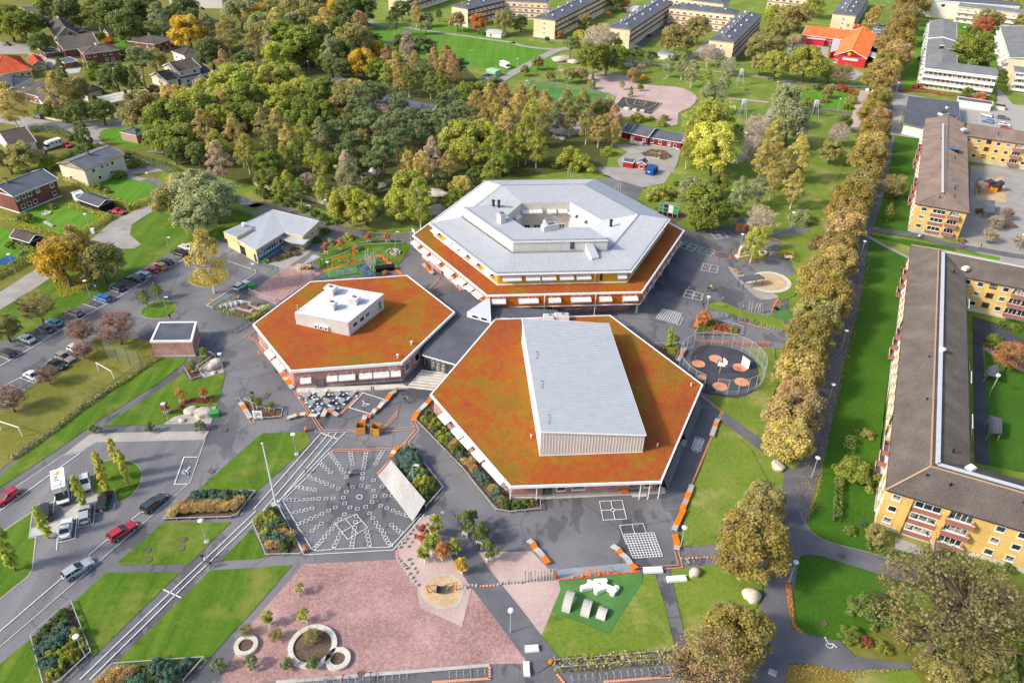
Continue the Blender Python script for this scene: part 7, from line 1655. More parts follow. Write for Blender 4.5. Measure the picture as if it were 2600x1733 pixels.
def car(k,x,y,heading,kind,col,label,group='parked cars'):
 """heading: a second survey point the nose points to, or a plan angle"""
 p=K(k,x,y,.6)
 if isinstance(heading,tuple):q=K(k,*heading,.6);a=atan2((q-p).y,(q-p).x)
 else:a=heading
 bm,g,w,hl,tl,L,Wd=cmesh(kind)
 r=tG('car',label,'car',(p.x,p.y,.09),a,group);c=CC[col]
 link('body',bm,r,(0,0,0),color=c);link('windows',g,r,(0,0,0))
 for wx in(-.30,.31):
  for s in(-1,1):link('wheel',w,r,(wx*L,s*(Wd/2-.1),.33))
 for s in(-1,1):link('headlight',hl,r,(.475*L,s*Wd*.36,.66));link('tail_light',tl,r,(-.49*L,s*Wd*.40,.82))
 return r
_pa,_pb=K('01',470,1528),K('01',340,1475);BAY=atan2((_pb-_pa).y,(_pb-_pa).x)
for x,y,kd,cl,lb in((1715,703,'sedan','white','white saloon half hidden by the yellow birch, uppermost in its row'),(1650,762,'suv','black','black car with white roof rails next to the birch-hidden white saloon'),(1515,838,'wagon','black','black estate car parked right of the orange car'),(1462,884,'suv','orange','orange car with black sunroof between red and black cars'),(1395,915,'hatch','red','red hatchback between the silver and the orange car'),(1320,958,'wagon','silver','silver estate car between the black and the red car'),(1235,998,'suv','black','black car with red tail lights left of the silver estate'),(1070,1075,'suv','navy','navy blue car standing alone between two empty bays'),(945,1170,'wagon','blue','bright blue estate car near the parking sign'),(675,1305,'wagon','tan','beige-grey estate car beside three empty bays'),(495,1398,'hatch','lightblue','light blue hatchback beside a grey car'),(405,1455,'suv','grey','dark grey car next to the light blue hatchback'),(245,1545,'sedan','white','white saloon between the dark grey car and the left edge')):
 car('01',x,y,BAY,kd,cl,lb)
car('02',60,105,BAY,'wagon','dark','dark estate car cut by the left edge of the row')
for x,y,kd,cl,lb in((700,78,'hatch','white','white hatchback under the reddish trees, nearest the brick hut'),(600,152,'wagon','tan','pale estate car under the reddish trees beside a black car'),(528,215,'sedan','black','black saloon seen through bare branches'),(430,262,'hatch','grey','grey hatchback hidden by a reddish tree crown'),(310,322,'sedan','white','white saloon beside two empty bays under the trees'),(30,545,'hatch','white','white hatchback under the bare tree at the left edge')):
 car('02',x,y,BAY+pi,kd,cl,lb)
car('01',2220,1055,(2330,985),'wagon','white','white estate car beside the green bin on the drive','cars on the drives and roads')
car('01',1085,378,(1180,395),'sedan','red','red saloon in front of the black timber garage','cars on the drives and roads')
car('00',65,408,(100,412),'hatch','dark','dark car on the upper left gravel drive','cars on the drives and roads')
car('00',620,1335,(640,1350),'hatch','red','dark red car behind the white motorhome','cars on the drives and roads')
car('00',345,1075,(300,1070),'hatch','grey','grey car parked at the bend by the pale wall','cars on the drives and roads')
car('00',1945,690,(2000,700),'hatch','navy','dark blue car under the carport of the cream villa','cars on the drives and roads')
car('00',1330,560,(1380,560),'hatch','silver','silver car between the trees of the villa gardens','cars on the drives and roads')
car('I',70,335,(-60,420),'hatch','red','red hatchback driving out at the left edge','cars on the drives and roads')
car('I',880,185,(890,290),'hatch','white','white hatchback facing down beside the heart-shaped island');car('I',1080,370,(1110,270),'wagon','black','black estate car with roof rails under the leaning white pole')
car('I',465,490,(450,400),'wagon','black','black car left of the van behind a columnar tree');car('I',878,505,(880,420),'wagon','silver','silver estate car with red lights between white and black cars');car('I',685,655,(700,560),'sedan','white','white saloon parked nearest the road in the sett bays')
car('02',1420,1487,(1520,1410),'wagon','dark','dark grey estate car driving round the loop','cars on the drives and roads')
car('03',1125,178,(1230,110),'wagon','red','red estate car driving on the white centre line','cars on the drives and roads')
car('03',715,525,(850,440),'wagon','silver','silver estate car driving behind the red one','cars on the drives and roads')
for i,(x,y,cl,lb)in enumerate(((1020,228,'silver','silver car uppermost of the four by the red preschool'),(1012,252,'grey','grey car second from the top of the four by the preschool'),(1003,274,'silver','silver car third of the four by the red preschool'),(995,300,'white','white car lowest of the four by the red preschool'))):car('30',x,y,(x+60,y+8),'sedan',cl,lb)
for x,y,hd,cl,kd,lb in((1820,252,(1860,240),'teal','hatch','turquoise car in the garden of the white flats'),(2010,1062,(1960,1050),'silver','wagon','silver estate car above the blue one by the shop'),(2022,1115,(1975,1105),'blue','hatch','blue hatchback in the shop car park'),(2165,1085,(2230,1095),'grey','wagon','grey estate car beside the planted strip at the shop'),(2175,1148,(2240,1160),'white','hatch','white car behind the red one at the shop'),(2190,1178,(2250,1188),'red','hatch','red hatchback in the shop car park')):car('30',x,y,hd,kd,cl,lb)
def truck():
 p,q=K('I',640,260,1),K('I',655,430,1);a=atan2((q-p).y,(q-p).x)
 r=tG('delivery_truck','white box truck with yellow mark and the word put on its roof','truck',(p.x,p.y,.09),a)
 b=B();b.box((-1.0,0,2.05),(4.6,2.2,2.3),'white_panel');b.box((1.5,0,2.75),(.8,2.1,.9),'white_panel');b.put('cargo_box',r)
 def loc(bb,name):
  o=link(name,bb.mesh(name),r,(0,0,0));return o
 b=B();b.prm([V3(v)for v in((1.15,-.98,0),(3.35,-.95,0),(3.35,.95,0),(1.15,.98,0))],.45,[1.2,.95,.95,1.2],'white');b.prm([V3(v)for v in((1.1,-.9,0),(2.0,-.85,0),(2.0,.85,0),(1.1,.9,0))],1.1,2.28,'white');loc(b,'cab')
 b=B();b.face([(2.02,-.82,2.2),(2.75,-.9,1.18),(2.75,.9,1.18),(2.02,.82,2.2)],'glass_car');b.face([(2.02,-.82,2.2),(2.02,-.95,1.2),(2.75,-.9,1.18)],'glass_car');b.face([(2.02,.82,2.2),(2.75,.9,1.18),(2.02,.95,1.2)],'glass_car')
 for s in(-1,1):b.box((1.65,s*.93,1.7),(.6,.06,.6),'glass_car')
 loc(b,'windows')
 w=cmesh('wagon')[2]
 for wx in(-2.2,2.5):
  for s in(-1,1):link('wheel',w,r,(wx,s*.92,.36),sc=1.1)
 b=B();b.box((-.8,0,.65),(5,1.0,.3),'dark_grey');b.box((3.38,0,.55),(.1,1.8,.3),'dark_grey');loc(b,'chassis')
 b=B();b.box((-2.1,.1,3.21),(1.0,.5,.02),'yellow_sun');b.box((-2.0,-.4,3.212),(.35,.7,.02),'yellow_sun');loc(b,'yellow_mark')
 cu=bpy.data.curves.new('lettering','FONT');cu.body='put';cu.size=1.15;cu.extrude=.01;cu.align_x='CENTER';cu.materials.append(mat('dark_grey'))
 o=link('lettering',cu);m_=bpy.data.meshes.new_from_object(o.evaluated_get(bpy.context.evaluated_depsgraph_get()));bpy.data.objects.remove(o);link('lettering',m_,r,(-.75,0.0,3.215),pi)
 b=B();b.box((1.92,.5,2.8),(.04,.35,.3),'yellow_sun');loc(b,'front_mark')
 for s in(-1,1):b=B();b.box((3.36,s*.75,.9),(.06,.3,.22),'lamp_white');loc(b,'headlight')
 b=B();b.box((-.4,1.115,2.2),(1.0,.03,.9),'green_box');b.box((.9,1.115,1.9),(.6,.03,.7),'yellow_sun');loc(b,'side_mark')
truck()
def camper(k,x,y,hx,hy,label):
 p,q=K(k,x,y,1),K(k,hx,hy,1);a=atan2((q-p).y,(q-p).x);r=tG('motorhome',label,'motorhome',(p.x,p.y,.05),a)
 def loc(bb,name):return link(name,bb.mesh(name),r,(0,0,0))
 b=B();b.box((-.7,0,1.7),(4.6,2.2,2.3),'white_panel');b.prm([V3(v)for v in((1.5,-1.1,0),(2.6,-1.0,0),(2.6,1.0,0),(1.5,1.1,0))],2.0,[2.85,2.5,2.5,2.85],'white_panel',None,True);b.prm([V3(v)for v in((1.5,-1.0,0),(3.3,-.95,0),(3.3,.95,0),(1.5,1.0,0))],.4,[1.3,1.0,1.0,1.3],'white');loc(b,'body')
 b=B();b.face([(1.8,-.95,2.0),(2.7,-.92,1.2),(2.7,.92,1.2),(1.8,.95,2.0)],'glass_car')
 for s in(-1,1):
  for wx in(-2.2,-.8,.6):b.box((wx,s*1.1,2.0),(.8,.05,.5),'glass_car')
 loc(b,'windows');w=cmesh('wagon')[2]
 for wx in(-1.8,2.4):
  for s in(-1,1):link('wheel',w,r,(wx,s*.95,.36),sc=1.1)
camper('00',490,1335,380,1370,'white motorhome parked beside the white house and hedge');camper('10',2290,605,2340,625,'white camper van beside the far lawn and huts')
p=K('00',380,1412,1);r=tG('barrel_trailer','magenta barrel-shaped trailer in front of the motorhome','trailer',p);b=B();b.tube([(p.x-1.6,p.y,1.2),(p.x+1.4,p.y+.6,1.2)],1.0,'purple',14);b.obj('barrel',r)
b=B();b.box((p.x,p.y+.3,.45),(3.0,1.2,.15),'dark_grey',.2);b.obj('chassis',r)
for s in(-1,1):link('wheel',cmesh('wagon')[2],r,(.2,s*.9,-.66))
p=K('00',1440,1395,.5);r=tG('boat_trailer','empty grey boat trailer at the edge of the wood','trailer',(p.x,p.y,0));b=B()
for s in(-.7,.7):b.beam((p.x-3,p.y+s+.6,.5),(p.x+2.6,p.y+s*.7-.4,.5),.14,.12,'galvanised')
for i in range(5):b.beam((p.x-2.6+i*1.2,p.y+1.2-i*.18,.55),(p.x-2.6+i*1.2,p.y-.2-i*.18,.55),.12,.12,'galvanised')
b.obj('frame',r)
for s in(-1,1):link('wheel',cmesh('wagon')[2],r,(.2,s*1.0,.33))
def container():
 q=H('20','1228,1545 1300,1562 1312,1520',2.3);R=rect3(*[V3((p.x,p.y,0))for p in q]);c=cen(R);r=tG('shipping_container','blue steel container beside the red and white playhouse','container',c)
 b=B();b.prm(R,0,2.4,'blue_container')
 for i in range(4):
  u,v=R[i],R[(i+1)%4];b.ribs([(u.x,u.y,.1),(v.x,v.y,.1),(v.x,v.y,2.3),(u.x,u.y,2.3)],(0,0,1),.3,.12,.05,'blue_container')
 b.obj('body',r);F=Face(r,R[0],R[1],c);m=B();
 for i,x in enumerate((-.5,-.25,0,.25)):m.box((x,-.06,.0),(.15,.02,.3-.05*(i%2)),'white')
 m.box((-.1,-.06,-.3),(.8,.02,.06),'white');F.put(m.mesh('lettering'),'lettering',.5,1.4)
container()
def lmesh(h,style):
 k=('lamp',round(h,1),style)
 if k not in _WC:
  b=B();b.tube([(0,0,0),(0,0,h*.35),(0,0,h)],[.09,.08,.05],'galvanised',6);hd=B()
  if style=='disc':hd.lathe([(.12,h-.12),(.42,h),(.46,h+.1),(.25,h+.2),(0,h+.23)],'white_panel',14)
  elif style=='ball':hd.lathe([(.1,h-.1),(.36,h+.1),(.45,h+.36),(.36,h+.62),(0,h+.75)],'white_panel',12)
  else:b.beam((0,0,h-.05),(.55,0,h+.1),.08,.08,'galvanised');hd.box((.8,0,h+.14),(.85,.34,.14),'white')
  bs=B();bs.lathe([(.45,0),(.45,.2),(0,.21)],'concrete',12)
  _WC[k]=(b.mesh('pole'),hd.mesh('lamp_head'),bs.mesh('base'))
 return _WC[k]
LAMPS=[]
def lamp(k,x,y,h=5,style='disc',base=False,a=0):
 p=K(k,x,y);r=link('street_lamp',None,None,(p.x,p.y,.05),a);r['category']='street lamp';r['group']='street lamps';m=lmesh(h,style)
 link('pole',m[0],r,(0,0,0));link('lamp_head',m[1],r,(0,0,0))
 if base:link('base',m[2],r,(0,0,0))
 LAMPS.append((r,p))
for k,x,y,*o in(('01',1563,765,4.8,'arm'),('01',832,1170,4.8,'disc'),('01',155,960,6,'disc'),('01',840,580,6,'disc'),('01',1395,190,6,'disc'),('01',1540,1315,4.5,'arm'),('01',2350,985,4,'disc'),('02',2060,290,4.9,'disc'),('02',1555,755,4.9,'disc'),('12',375,1042,5.0,'disc',True),('12',1447,1300,4.2,'arm'),('03',1898,275,5,'disc',True),('03',795,1340,5,'disc'),('13',2333,1112,5,'ball'),('23',1543,335,5.0,'disc'),('32',398,1258,5,'disc'),('32',545,575,5,'disc'),('31',845,800,5,'disc'),('31',670,1640,5,'disc'),('33',190,655,5,'disc'),('11',660,445,6,'disc'),('B',345,570,4.8,'disc'),('B',1098,200,4.2,'arm'),('21',2090,735,5,'disc'),('21',1785,1290,4,'disc'),('31',205,530,5,'disc'),('20',867,705,9,'arm'),('20',415,805,9,'arm'),('20',735,835,9,'arm'),('20',505,920,9,'arm'),('20',1355,995,12,'arm'),('20',135,850,5,'disc'),('20',50,640,5,'disc'),('20',1555,1200,6,'disc'),('20',2130,1370,6,'disc'),('20',252,1510,6,'disc'),('20',1500,1525,6,'disc'),('30',70,860,5,'disc'),('30',455,750,5,'disc'),('30',285,970,5,'disc'),('30',640,1020,5,'disc'),('30',785,795,5,'disc'),('30',1085,805,5,'disc'),('30',1165,890,6,'disc'),('30',2340,1000,5,'disc'),('10',490,690,6,'disc'),('10',1900,320,6,'arm'),('00',265,945,6,'disc'),('31',2290,740,5,'disc'),('I',700,380,4.6,'disc'),('32',2030,500,5,'ball'),('10',1970,580,6,'arm')):lamp(k,x,y,*o)
def mast(label,k,x,y,h,r=.1,name='flagpole',flag=None):
 p=K(k,x,y);t=tG(name,label,'flagpole',(p.x,p.y,0));b=B();b.tube([(p.x,p.y,0),(p.x,p.y,h)],[r*1.5,r*.8],'white',8);b.obj('pole',t)
 b=B();b.lathe([(r*1.2,h),(r*1.6,h+.15),(0,h+.3)],'white',8,(p.x,p.y,0));b.obj('finial',t)
 b=B();b.box((p.x,p.y,.1),(1.5,1.5,.2),'concrete',.6);b.obj('base',t)
 if flag:
  b=B();n=6
  for i in range(n):
   u,v=i/n,(i+1)/n;f=lambda s,z:(p.x+.1+2.2*s,p.y+.35*sin(s*5),h-.3-z-s*.9)
   b.face([f(u,0),f(v,0),f(v,1.5),f(u,1.5)],flag if i!=2 else 'yellow_sun')
  b.obj('flag',t)
mast('tall white flagpole at the edge of the radial plaza','12',185,1500,14.2,.13)
mast('white flagpole between the brown villas','00',822,670,9);mast('white flagpole beside the dark spruce in the villa gardens','00',1310,715,7);mast('white flagpole in front of the white villa','00',1700,545,6.5);mast('flagpole with pale blue and white flag beside the play tower','20',1975,1155,9,.1,'flagpole','mint');mast('flagpole with red and yellow pennant beside the upper wood','00',1870,210,9,.08,'flagpole','roof_red')
def sign(label,k,x,y,h,w,hh,m,a=0,mark=True):
 p=K(k,x,y);t=tG('road_sign',label,'sign',(p.x,p.y,0));b=B();b.tube([(p.x,p.y,0),(p.x,p.y,h)],.04,'galvanised',6);b.obj('post',t)
 b=B();T=Matrix.Translation((p.x,p.y-.06,h-hh/2))@Matrix.Rotation(a,4,'Z');b.box((0,0,0),(w,.05,hh),m,0,T)
 if mark:b.box((-.08*w,-.035,.05),(.1*w,.02,.6*hh),'white',0,T);b.box((.12*w,-.035,.2*hh),(.3*w,.02,.1*hh),'white',0,T);b.box((.12*w,-.035,-.02*hh),(.3*w,.02,.1*hh),'white',0,T);b.box((.24*w,-.035,.09*hh),(.08*w,.02,.2*hh),'white',0,T)
 b.obj('sign_plate',t)
sign('blue and white parking sign beside the bright blue car','01',895,1120,2.6,.9,1.4,'blue_container');sign('blue sign at the disabled bay in front of the canteen','12',1080,515,2.8,.7,.8,'blue_container');sign('blue sign at the disabled bay of the turning loop','02',1755,1300,2.7,.7,.7,'blue_container');sign('yellow sign on a pole at the drive corner','01',1965,1270,2.8,.5,.9,'yellow_sun',0,False)
sign('yellow-red warning sign by the small preschool car park','30',990,380,2.6,1.3,1.3,'yellow_sun',0,False)
def rail_(label,s,h=.75,closed=True,gap=2.2,m='galvanised',rails=1,name='railing',cat='railing'):
 q=P(s);r=tG(name,label,cat,q[0]);n=len(q);o=q[0]
 if('post',h,m)not in _WC:b=B();b.box((0,0,h/2),(.07,.07,h),m);_WC[('post',h,m)]=b.mesh('post')
 for i in range(n if closed else n-1):
  a,c=q[i],q[(i+1)%n];L=(c-a).length;k=max(1,round(L/gap));ang=atan2((c-a).y,(c-a).x)
  for j in range(k+(0 if closed or i<n-2 else 1)):p=a.lerp(c,j/k);link('post',_WC[('post',h,m)],r,(p.x-o.x,p.y-o.y,.05),ang)
  for z in range(rails):
   zz=h+.04-z*h*.45;b=B();b.beam((a.x,a.y,zz),(c.x,c.y,zz),.12,.1,m);b.obj('rail',r)
 return r
rail_('metal rail round the bed of blue-green shrubs and grasses','S 491.7,1256 650,1252 603,1312 586,1318 416,1323');rail_('metal rail round the shrub bed beside the flagpole','S 641,1326 702,1282 770,1404 762,1412 676,1414');rail_('metal rail round the lower left shrub bed','03 292,1155 660,835 845,1305 565,1568 420,1640');rail_('metal rail round the bottom shrub bed','03 890,1568 1045,1415 1880,1355 1690,1568',closed=False)
rail_('long metal rail along the mixed bed by the hall','12 1470,745 1900,1190 2200,1567; 22 -20,1590 265,1560 250,1400',closed=False);rail_('metal rail behind the shrub bed of the seating wedge','12 1395,960 1500,1080 1720,1362 1560,1545',closed=False)
rail_('metal rail round the long clipped bed by the bicycle stands','23 370,1385 1500,1290 1515,1362 410,1452');rail_('metal rail round the flame-coloured shrub bed','21 1675,1515 1760,1365 2120,1450 2098,1528');rail_('metal rail round the small bed with notice board','J 98,190 145,178 185,300 195,348 402,330 412,265 275,265',closed=True)
rail_('metal rail round the lower red shrub bed by the hut','02 1697,262 1760,372 1867,338 1815,255 1978,142 1915,115',closed=False);rail_('galvanised fence across the red gravel behind the canteen','D 320,10 550,95',1.1,False,2.5,'galvanised',2)
rail_('double rail along the top of the play lawn','B 700,185 800,170 1000,150 1180,160 1180,190 1000,195 800,200 700,212',.7,False);rail_('rail curving through the shrubs of the play lawn','B 195,345 275,385 330,370 450,325 600,255',.7,False);rail_('short rail below the young orange trees','B 200,330 410,300',.7,False)
rail_('white-edged rail of the corner bed behind the hall','22 1300,42 1565,45 1495,190',.8,False);rail_('rail of the growing garden towards the drive','D 20,165 330,270',1.0,False,2,'green_metal',2);rail_('green fence running out from the canteen corner','D 0,405 85,380 175,370 225,345 310,290',1.1,False,2,'green_metal',2);rail_('green fence along the drive behind the growing garden','01 1965,1290 2230,1130 2240,1200',1.1,False,2,'green_metal',2)
rail_('green fence along the pavilion forecourt','11 0,850 100,890 210,920',1.1,False,2,'green_metal',2);rail_('low white rail edging the lawn by the lime avenue','31 385,825 360,920 265,1010',.3,False,3,'white')
rail_('rail of the small sand pit under the slatted canopy','B 0,495 135,540 140,570',.9,False,1.5,'galvanised',2)
def nfence(label,k,s,h,gap=3.5,m='green_metal',closed=False,name='wire_fence'):
 q=P(k+' '+s)if isinstance(k,str)else k;r=tG(name,label,'fence',q[0]);o=q[0];n=len(q)
 for i in range(n if closed else n-1):
  a,c=q[i],q[(i+1)%n];L=(c-a).length;kk=max(1,round(L/gap))
  for j in range(kk+(0 if closed or i<n-2 else 1)):
   p=a.lerp(c,j/kk);b=B();b.tube([(p.x,p.y,0),(p.x,p.y,h)],.06,m,5);b.obj('post',r)
  for j in range(kk):
   u,v=a.lerp(c,j/kk),a.lerp(c,(j+1)/kk);b=B();b.face([(u.x,u.y,.05),(v.x,v.y,.05),(v.x,v.y,h),(u.x,u.y,h)],'wire_net');b.beam((u.x,u.y,h),(v.x,v.y,h),.05,.05,m);b.beam((u.x,u.y,.1),(v.x,v.y,.1),.05,.05,m);b.obj('net_panel',r)
 return r
nfence('tall green ball-stop fence behind the upper goal','02','985,160 1310,255',4.5);nfence('low green wire fence along the football pitch','02','1385,160 1180,320 960,470 560,780 330,940 130,1085',1.1,6);nfence('green wire fence between pitch and parked cars','02','0,610 250,440 600,260 900,90',1.1,6)
nfence('blue and white board fence round the football court','20','170,790 170,740 600,820 960,880',1.3,4,'blue_rail');nfence('near blue side of the football court fence','20','320,930 500,965 700,960',1.2,4,'blue_container')
def cage():
 c0=P('22 1880,20 2060,55 2200,160 2250,240 2235,330 2160,420 2000,470 1870,460 1830,430; 22 1745,400 1660,300 1610,240 1640,130 1740,40')
 c=cen(c0);R1=9.2
 pts=[V3((c.x+R1*cos(t),c.y+R1*sin(t),0))for t in np.linspace(-1.9,4.1,25)]
 r=tG('ball_cage','round galvanised ball cage with basketball hoops','ball cage',c);h=4.0
 pm=B();pm.tube([(0,0,0),(0,0,h)],.07,'galvanised',6);pm=pm.mesh('post')
 for i,p in enumerate(pts):
  link('post',pm,r,(p.x-c.x,p.y-c.y,.05))
  if i:
   a=pts[i-1];b=B();b.face([(a.x,a.y,1.3),(p.x,p.y,1.3),(p.x,p.y,h),(a.x,a.y,h)],'wire_net');b.beam((a.x,a.y,h),(p.x,p.y,h),.07,.07,'galvanised')
   for z in(.25,.5,.75,1.0,1.25):b.beam((a.x,a.y,z),(p.x,p.y,z),.03,.05,'galvanised')
   b.obj('net_panel',r)
 return c
CG=cage()
def hoop(label,k,x,y,h=3.6,ang=0,n=1,col='white_panel'):
 p=K(k,x,y);r=tG('basketball_hoop',label,'basketball hoop',(p.x,p.y,0));b=B();b.tube([(p.x,p.y,0),(p.x,p.y,h)],.09,'galvanised',8);b.obj('pole',r)
 for i in range(n):
  a=ang+i*2.094;d=V3((cos(a),sin(a),0));s=V3((-d.y,d.x,0));q=p+d*.9
  b=B();b.beam((p.x,p.y,h-.2),(q.x,q.y,h-.1),.07,.07,'galvanised');T=Matrix.Translation((q.x,q.y,h))@Matrix.Rotation(a,4,'Z');b.box((0,0,0),(.06,1.6,1.0),col,0,T);b.obj('backboard',r)
  b=B();b.tube([q+d*(.3+.22*cos(t))+s*.22*sin(t)+V3((0,0,h-.35))for t in np.linspace(0,6.283,11)],.025,'orange_paint',4,False);b.obj('rim',r)
hoop('three-way basketball stand in the middle of the round cage','22',1905,300,3.2,.3,3);hoop('basketball hoop on the lane between school and play lawn','11',1427,668,3.6,.6);hoop('basketball hoop at the far end of the yellow-lined court','20',1200,930,4,-1.4)
q=P('22 2105,220 2170,270');r=tG('climbing_board','white board with coloured dots inside the round cage','board',q[0]);b=B();b.beam((q[0].x,q[0].y,1.5),(q[1].x,q[1].y,1.5),.1,2.2,'white_panel');b.obj('board',r)
d=(q[1]-q[0]);nrm=V3((d.y,-d.x,0)).normalized()*-.07
for t,z,m in((.2,1.9,'orange_paint'),(.45,1.2,'mint'),(.7,2.0,'peach'),(.8,1.0,'red_bright')):
 p=q[0].lerp(q[1],t);b=B();b.tube([p+nrm*.8+V3((0,0,z)),p+nrm*1.3+V3((0,0,z))],.26,m,10);b.obj('dot',r)
def goal(label,k,s,h=2.4):
 a,c=[K(k,*map(float,t.split(',')))for t in s.split()];r=tG('football_goal',label,'goal',a);d=(c-a).normalized();n=V3((-d.y,d.x,0))*1.8
 if(a+n).x<a.x:n=-n
 b=B();up=V3((0,0,h))
 b.tube([a,a+up],.09,'white_panel',6);b.tube([c,c+up],.09,'white_panel',6);b.tube([a+up,c+up],.09,'white_panel',6);b.obj('frame',r)
 b=B();b.face([a+up,c+up,c+n,a+n],'wire_net');b.beam(a+n,c+n,.05,.05,'galvanised');b.obj('net',r)
goal('white football goal with green net by the ball-stop fence','02','910,272 1050,352',2.2);goal('white football goal with grey net at the left edge','02','15,815 210,878',2.4)
goal('white goal end of the blue football court, far left','20','70,805 120,790',2.6);goal('white goal end of the blue football court, near the basketball court','20','870,935 925,925',2.6)
def serp(label,s,pat,w=.95,h=.5,name='bench'):
 """long low play bench: a chain of grey and orange boards on legs, some raised"""
 q=P(s);r=tG(name,label,'bench',q[0])
 for i,(a,c)in enumerate(zip(q,q[1:])):
  m={'o':'orange_paint','g':'concrete','O':'orange_paint','G':'concrete'}[pat[i%len(pat)].lower()if 0 else pat[i%len(pat)]]
  za=h+(.25 if i%2 else 0);zc=h+(.25 if(i+1)%2 else 0)
  A,C=V3((a.x,a.y,za)),V3((c.x,c.y,zc));b=B();b.beam(A,C,w,.12,m);b.obj('board',r)
  b=B()
  for t in(.15,.85):
   p=A.lerp(C,t);d=(C-A).normalized();sd=V3((-d.y,d.x,0)).normalized()*w*.4
   for e in(-1,1):b.beam((p.x+sd.x*e,p.y+sd.y*e,0),(p.x+sd.x*e,p.y+sd.y*e,p.z-.06),.08,.08,'orange_paint' if m=='orange_paint' else 'galvanised')
  b.obj('leg',r)
serp('grey and orange bench beside the notice board bed','J 65,210 90,240 105,270 118,290 150,340','gogg');serp('low grey and orange balance bench in front of the cafe tables','J 448,338 525,320 550,308 598,310 628,312 695,325','gogog');serp('orange stepped bench between the cafe tables and plaza','J 735,325 762,280 810,280 825,300 862,315','goog')
serp('long wavy grey and orange bench beside the disabled bay','J 1325,118 1290,148 1255,190 1225,220 1190,255 1165,275 1140,300','goggogg');serp('orange stepped bench ending at the cardboard boxes','J 1128,325 1085,320 1070,350 1060,378','ogo')
serp('orange and grey bench at the hall corner','12 1615,535 1570,595 1515,640 1490,670 1445,745','oggo');serp('orange and grey stepped bench at the head of the seating wedge','12 1310,985 1275,1030 1255,1050 1243,1085','ogog')
serp('grey and orange bench along the left wall of the canteen','D 590,700 612,735 630,765 655,795 680,830 705,870','gogog');serp('grey and orange bench at the upper end of the ramp','22 1890,730 1870,770 1862,800 1830,890','gogg');serp('long grey and orange bench at the lower end of the ramp','22 1650,1335 1625,1410 1600,1470 1580,1520 1560,1567; 23 1570,0 1500,140 1480,190','gogogo')
serp('orange bench by the lamp above the bicycle stands','23 1490,225 1505,290 1508,330 1505,368','oog');serp('curved grey and orange bench left of the orange play bars','23 150,275 190,310 215,355 245,385 285,425 330,495','goggoo');serp('curved grey and orange bench right of the orange play bars','23 915,325 975,370 1000,400 1050,450 1085,495 1135,545','goggog')
serp('orange and white bench along the bed behind the hall, upper','21 1725,1360 1700,1410 1680,1450','go');serp('orange and grey bench beside the corner bed behind the hall','22 1590,65 1570,110 1545,160 1520,205','gogo');serp('orange zigzag bench by the left wall of the school','11 1540,870 1560,905 1600,940 1630,965','gogo')
def bollard(k,x,y,label):
 p=K(k,x,y);t=tG('litter_bin',label,'bin',(p.x,p.y,.05),0,'orange litter bins');b=B();b.lathe([(.2,0),(.24,.5),(.26,.8)],'dark_grey',10);b.put('post',t);b=B();b.lathe([(.3,.45),(.32,.95),(.24,1.0),(0,1.02)],'orange_paint',10);b.put('bin_body',t)
bollard('12',462,830,'orange litter bin at the corner of the flagpole lawn');bollard('12',1378,965,'orange litter bin behind the seating wedge bench');bollard('12',1293,465,'orange litter bin at the canteen end of the wavy bench');bollard('13',450,372,'orange litter bin at the lower corner of the radial plaza');bollard('23',352,1400,'orange litter bin at the end of the clipped bed');bollard('01',2200,1185,'orange litter bin beside the growing garden')
def crate(name,label,cat,k,x,y,d,m,rz=0,lid=None,group=None):
 p=K(k,x,y);t=tG(name,label,cat,(p.x,p.y,.05),rz,group);b=B();b.prm([V3(v)for v in((-d[0]/2,-d[1]/2,0),(d[0]/2,-d[1]/2,0),(d[0]/2,d[1]/2,0),(-d[0]/2,d[1]/2,0))],.05,d[2],m);b.put('body',t)
 b=B();b.prm([V3(v)for v in((-d[0]/2-.05,-d[1]/2-.05,0),(d[0]/2+.05,-d[1]/2-.05,0),(d[0]/2+.05,d[1]/2+.05,0),(-d[0]/2-.05,d[1]/2+.05,0))],d[2],[d[2]+.1,d[2]+.1,d[2]+.35,d[2]+.35],lid or m);b.put('lid',t);return t
crate('grit_box','bright green grit box beside the white boulders','grit box','02',1978,690,(1.6,1.1,1.0),'green_box',.3);crate('waste_bin','bright green waste bin beside the white estate car','bin','01',2320,1085,(1.7,1.0,1.1),'green_box',.5);crate('waste_bin','dark green bin between the bare trees of the yellow blocks','bin','31',2030,670,(.8,.8,1.1),'green_metal')
crate('utility_cabinet','white utility cabinet at the street by the clipped hedge','cabinet','01',860,580,(.9,.5,1.3),'white')
def carton(k,x,y,label,rz):
 p=K(k,x,y);t=tG('cardboard_box',label,'cardboard box',(p.x,p.y,.15),rz,'large cardboard boxes');s,h,w=.85,1.75,.05
 for nm,c,d in(('side',(-s,0,h/2),(w,2*s,h)),('side',(s,0,h/2),(w,2*s,h)),('side',(0,-s,h/2),(2*s-w,w,h)),('side',(0,s,h/2),(2*s-w,w,h)),('bottom',(0,0,.05),(2*s-.1,2*s-.1,.05))):
  b=B();b.box(c,d,'cardboard');link(nm,b.mesh(nm),t,(0,0,0))
carton('12',970,835,'open cardboard box on the left, pushed by a person in black',.1);carton('12',1108,845,'open cardboard box on the right, pushed by a person in black',-.15)
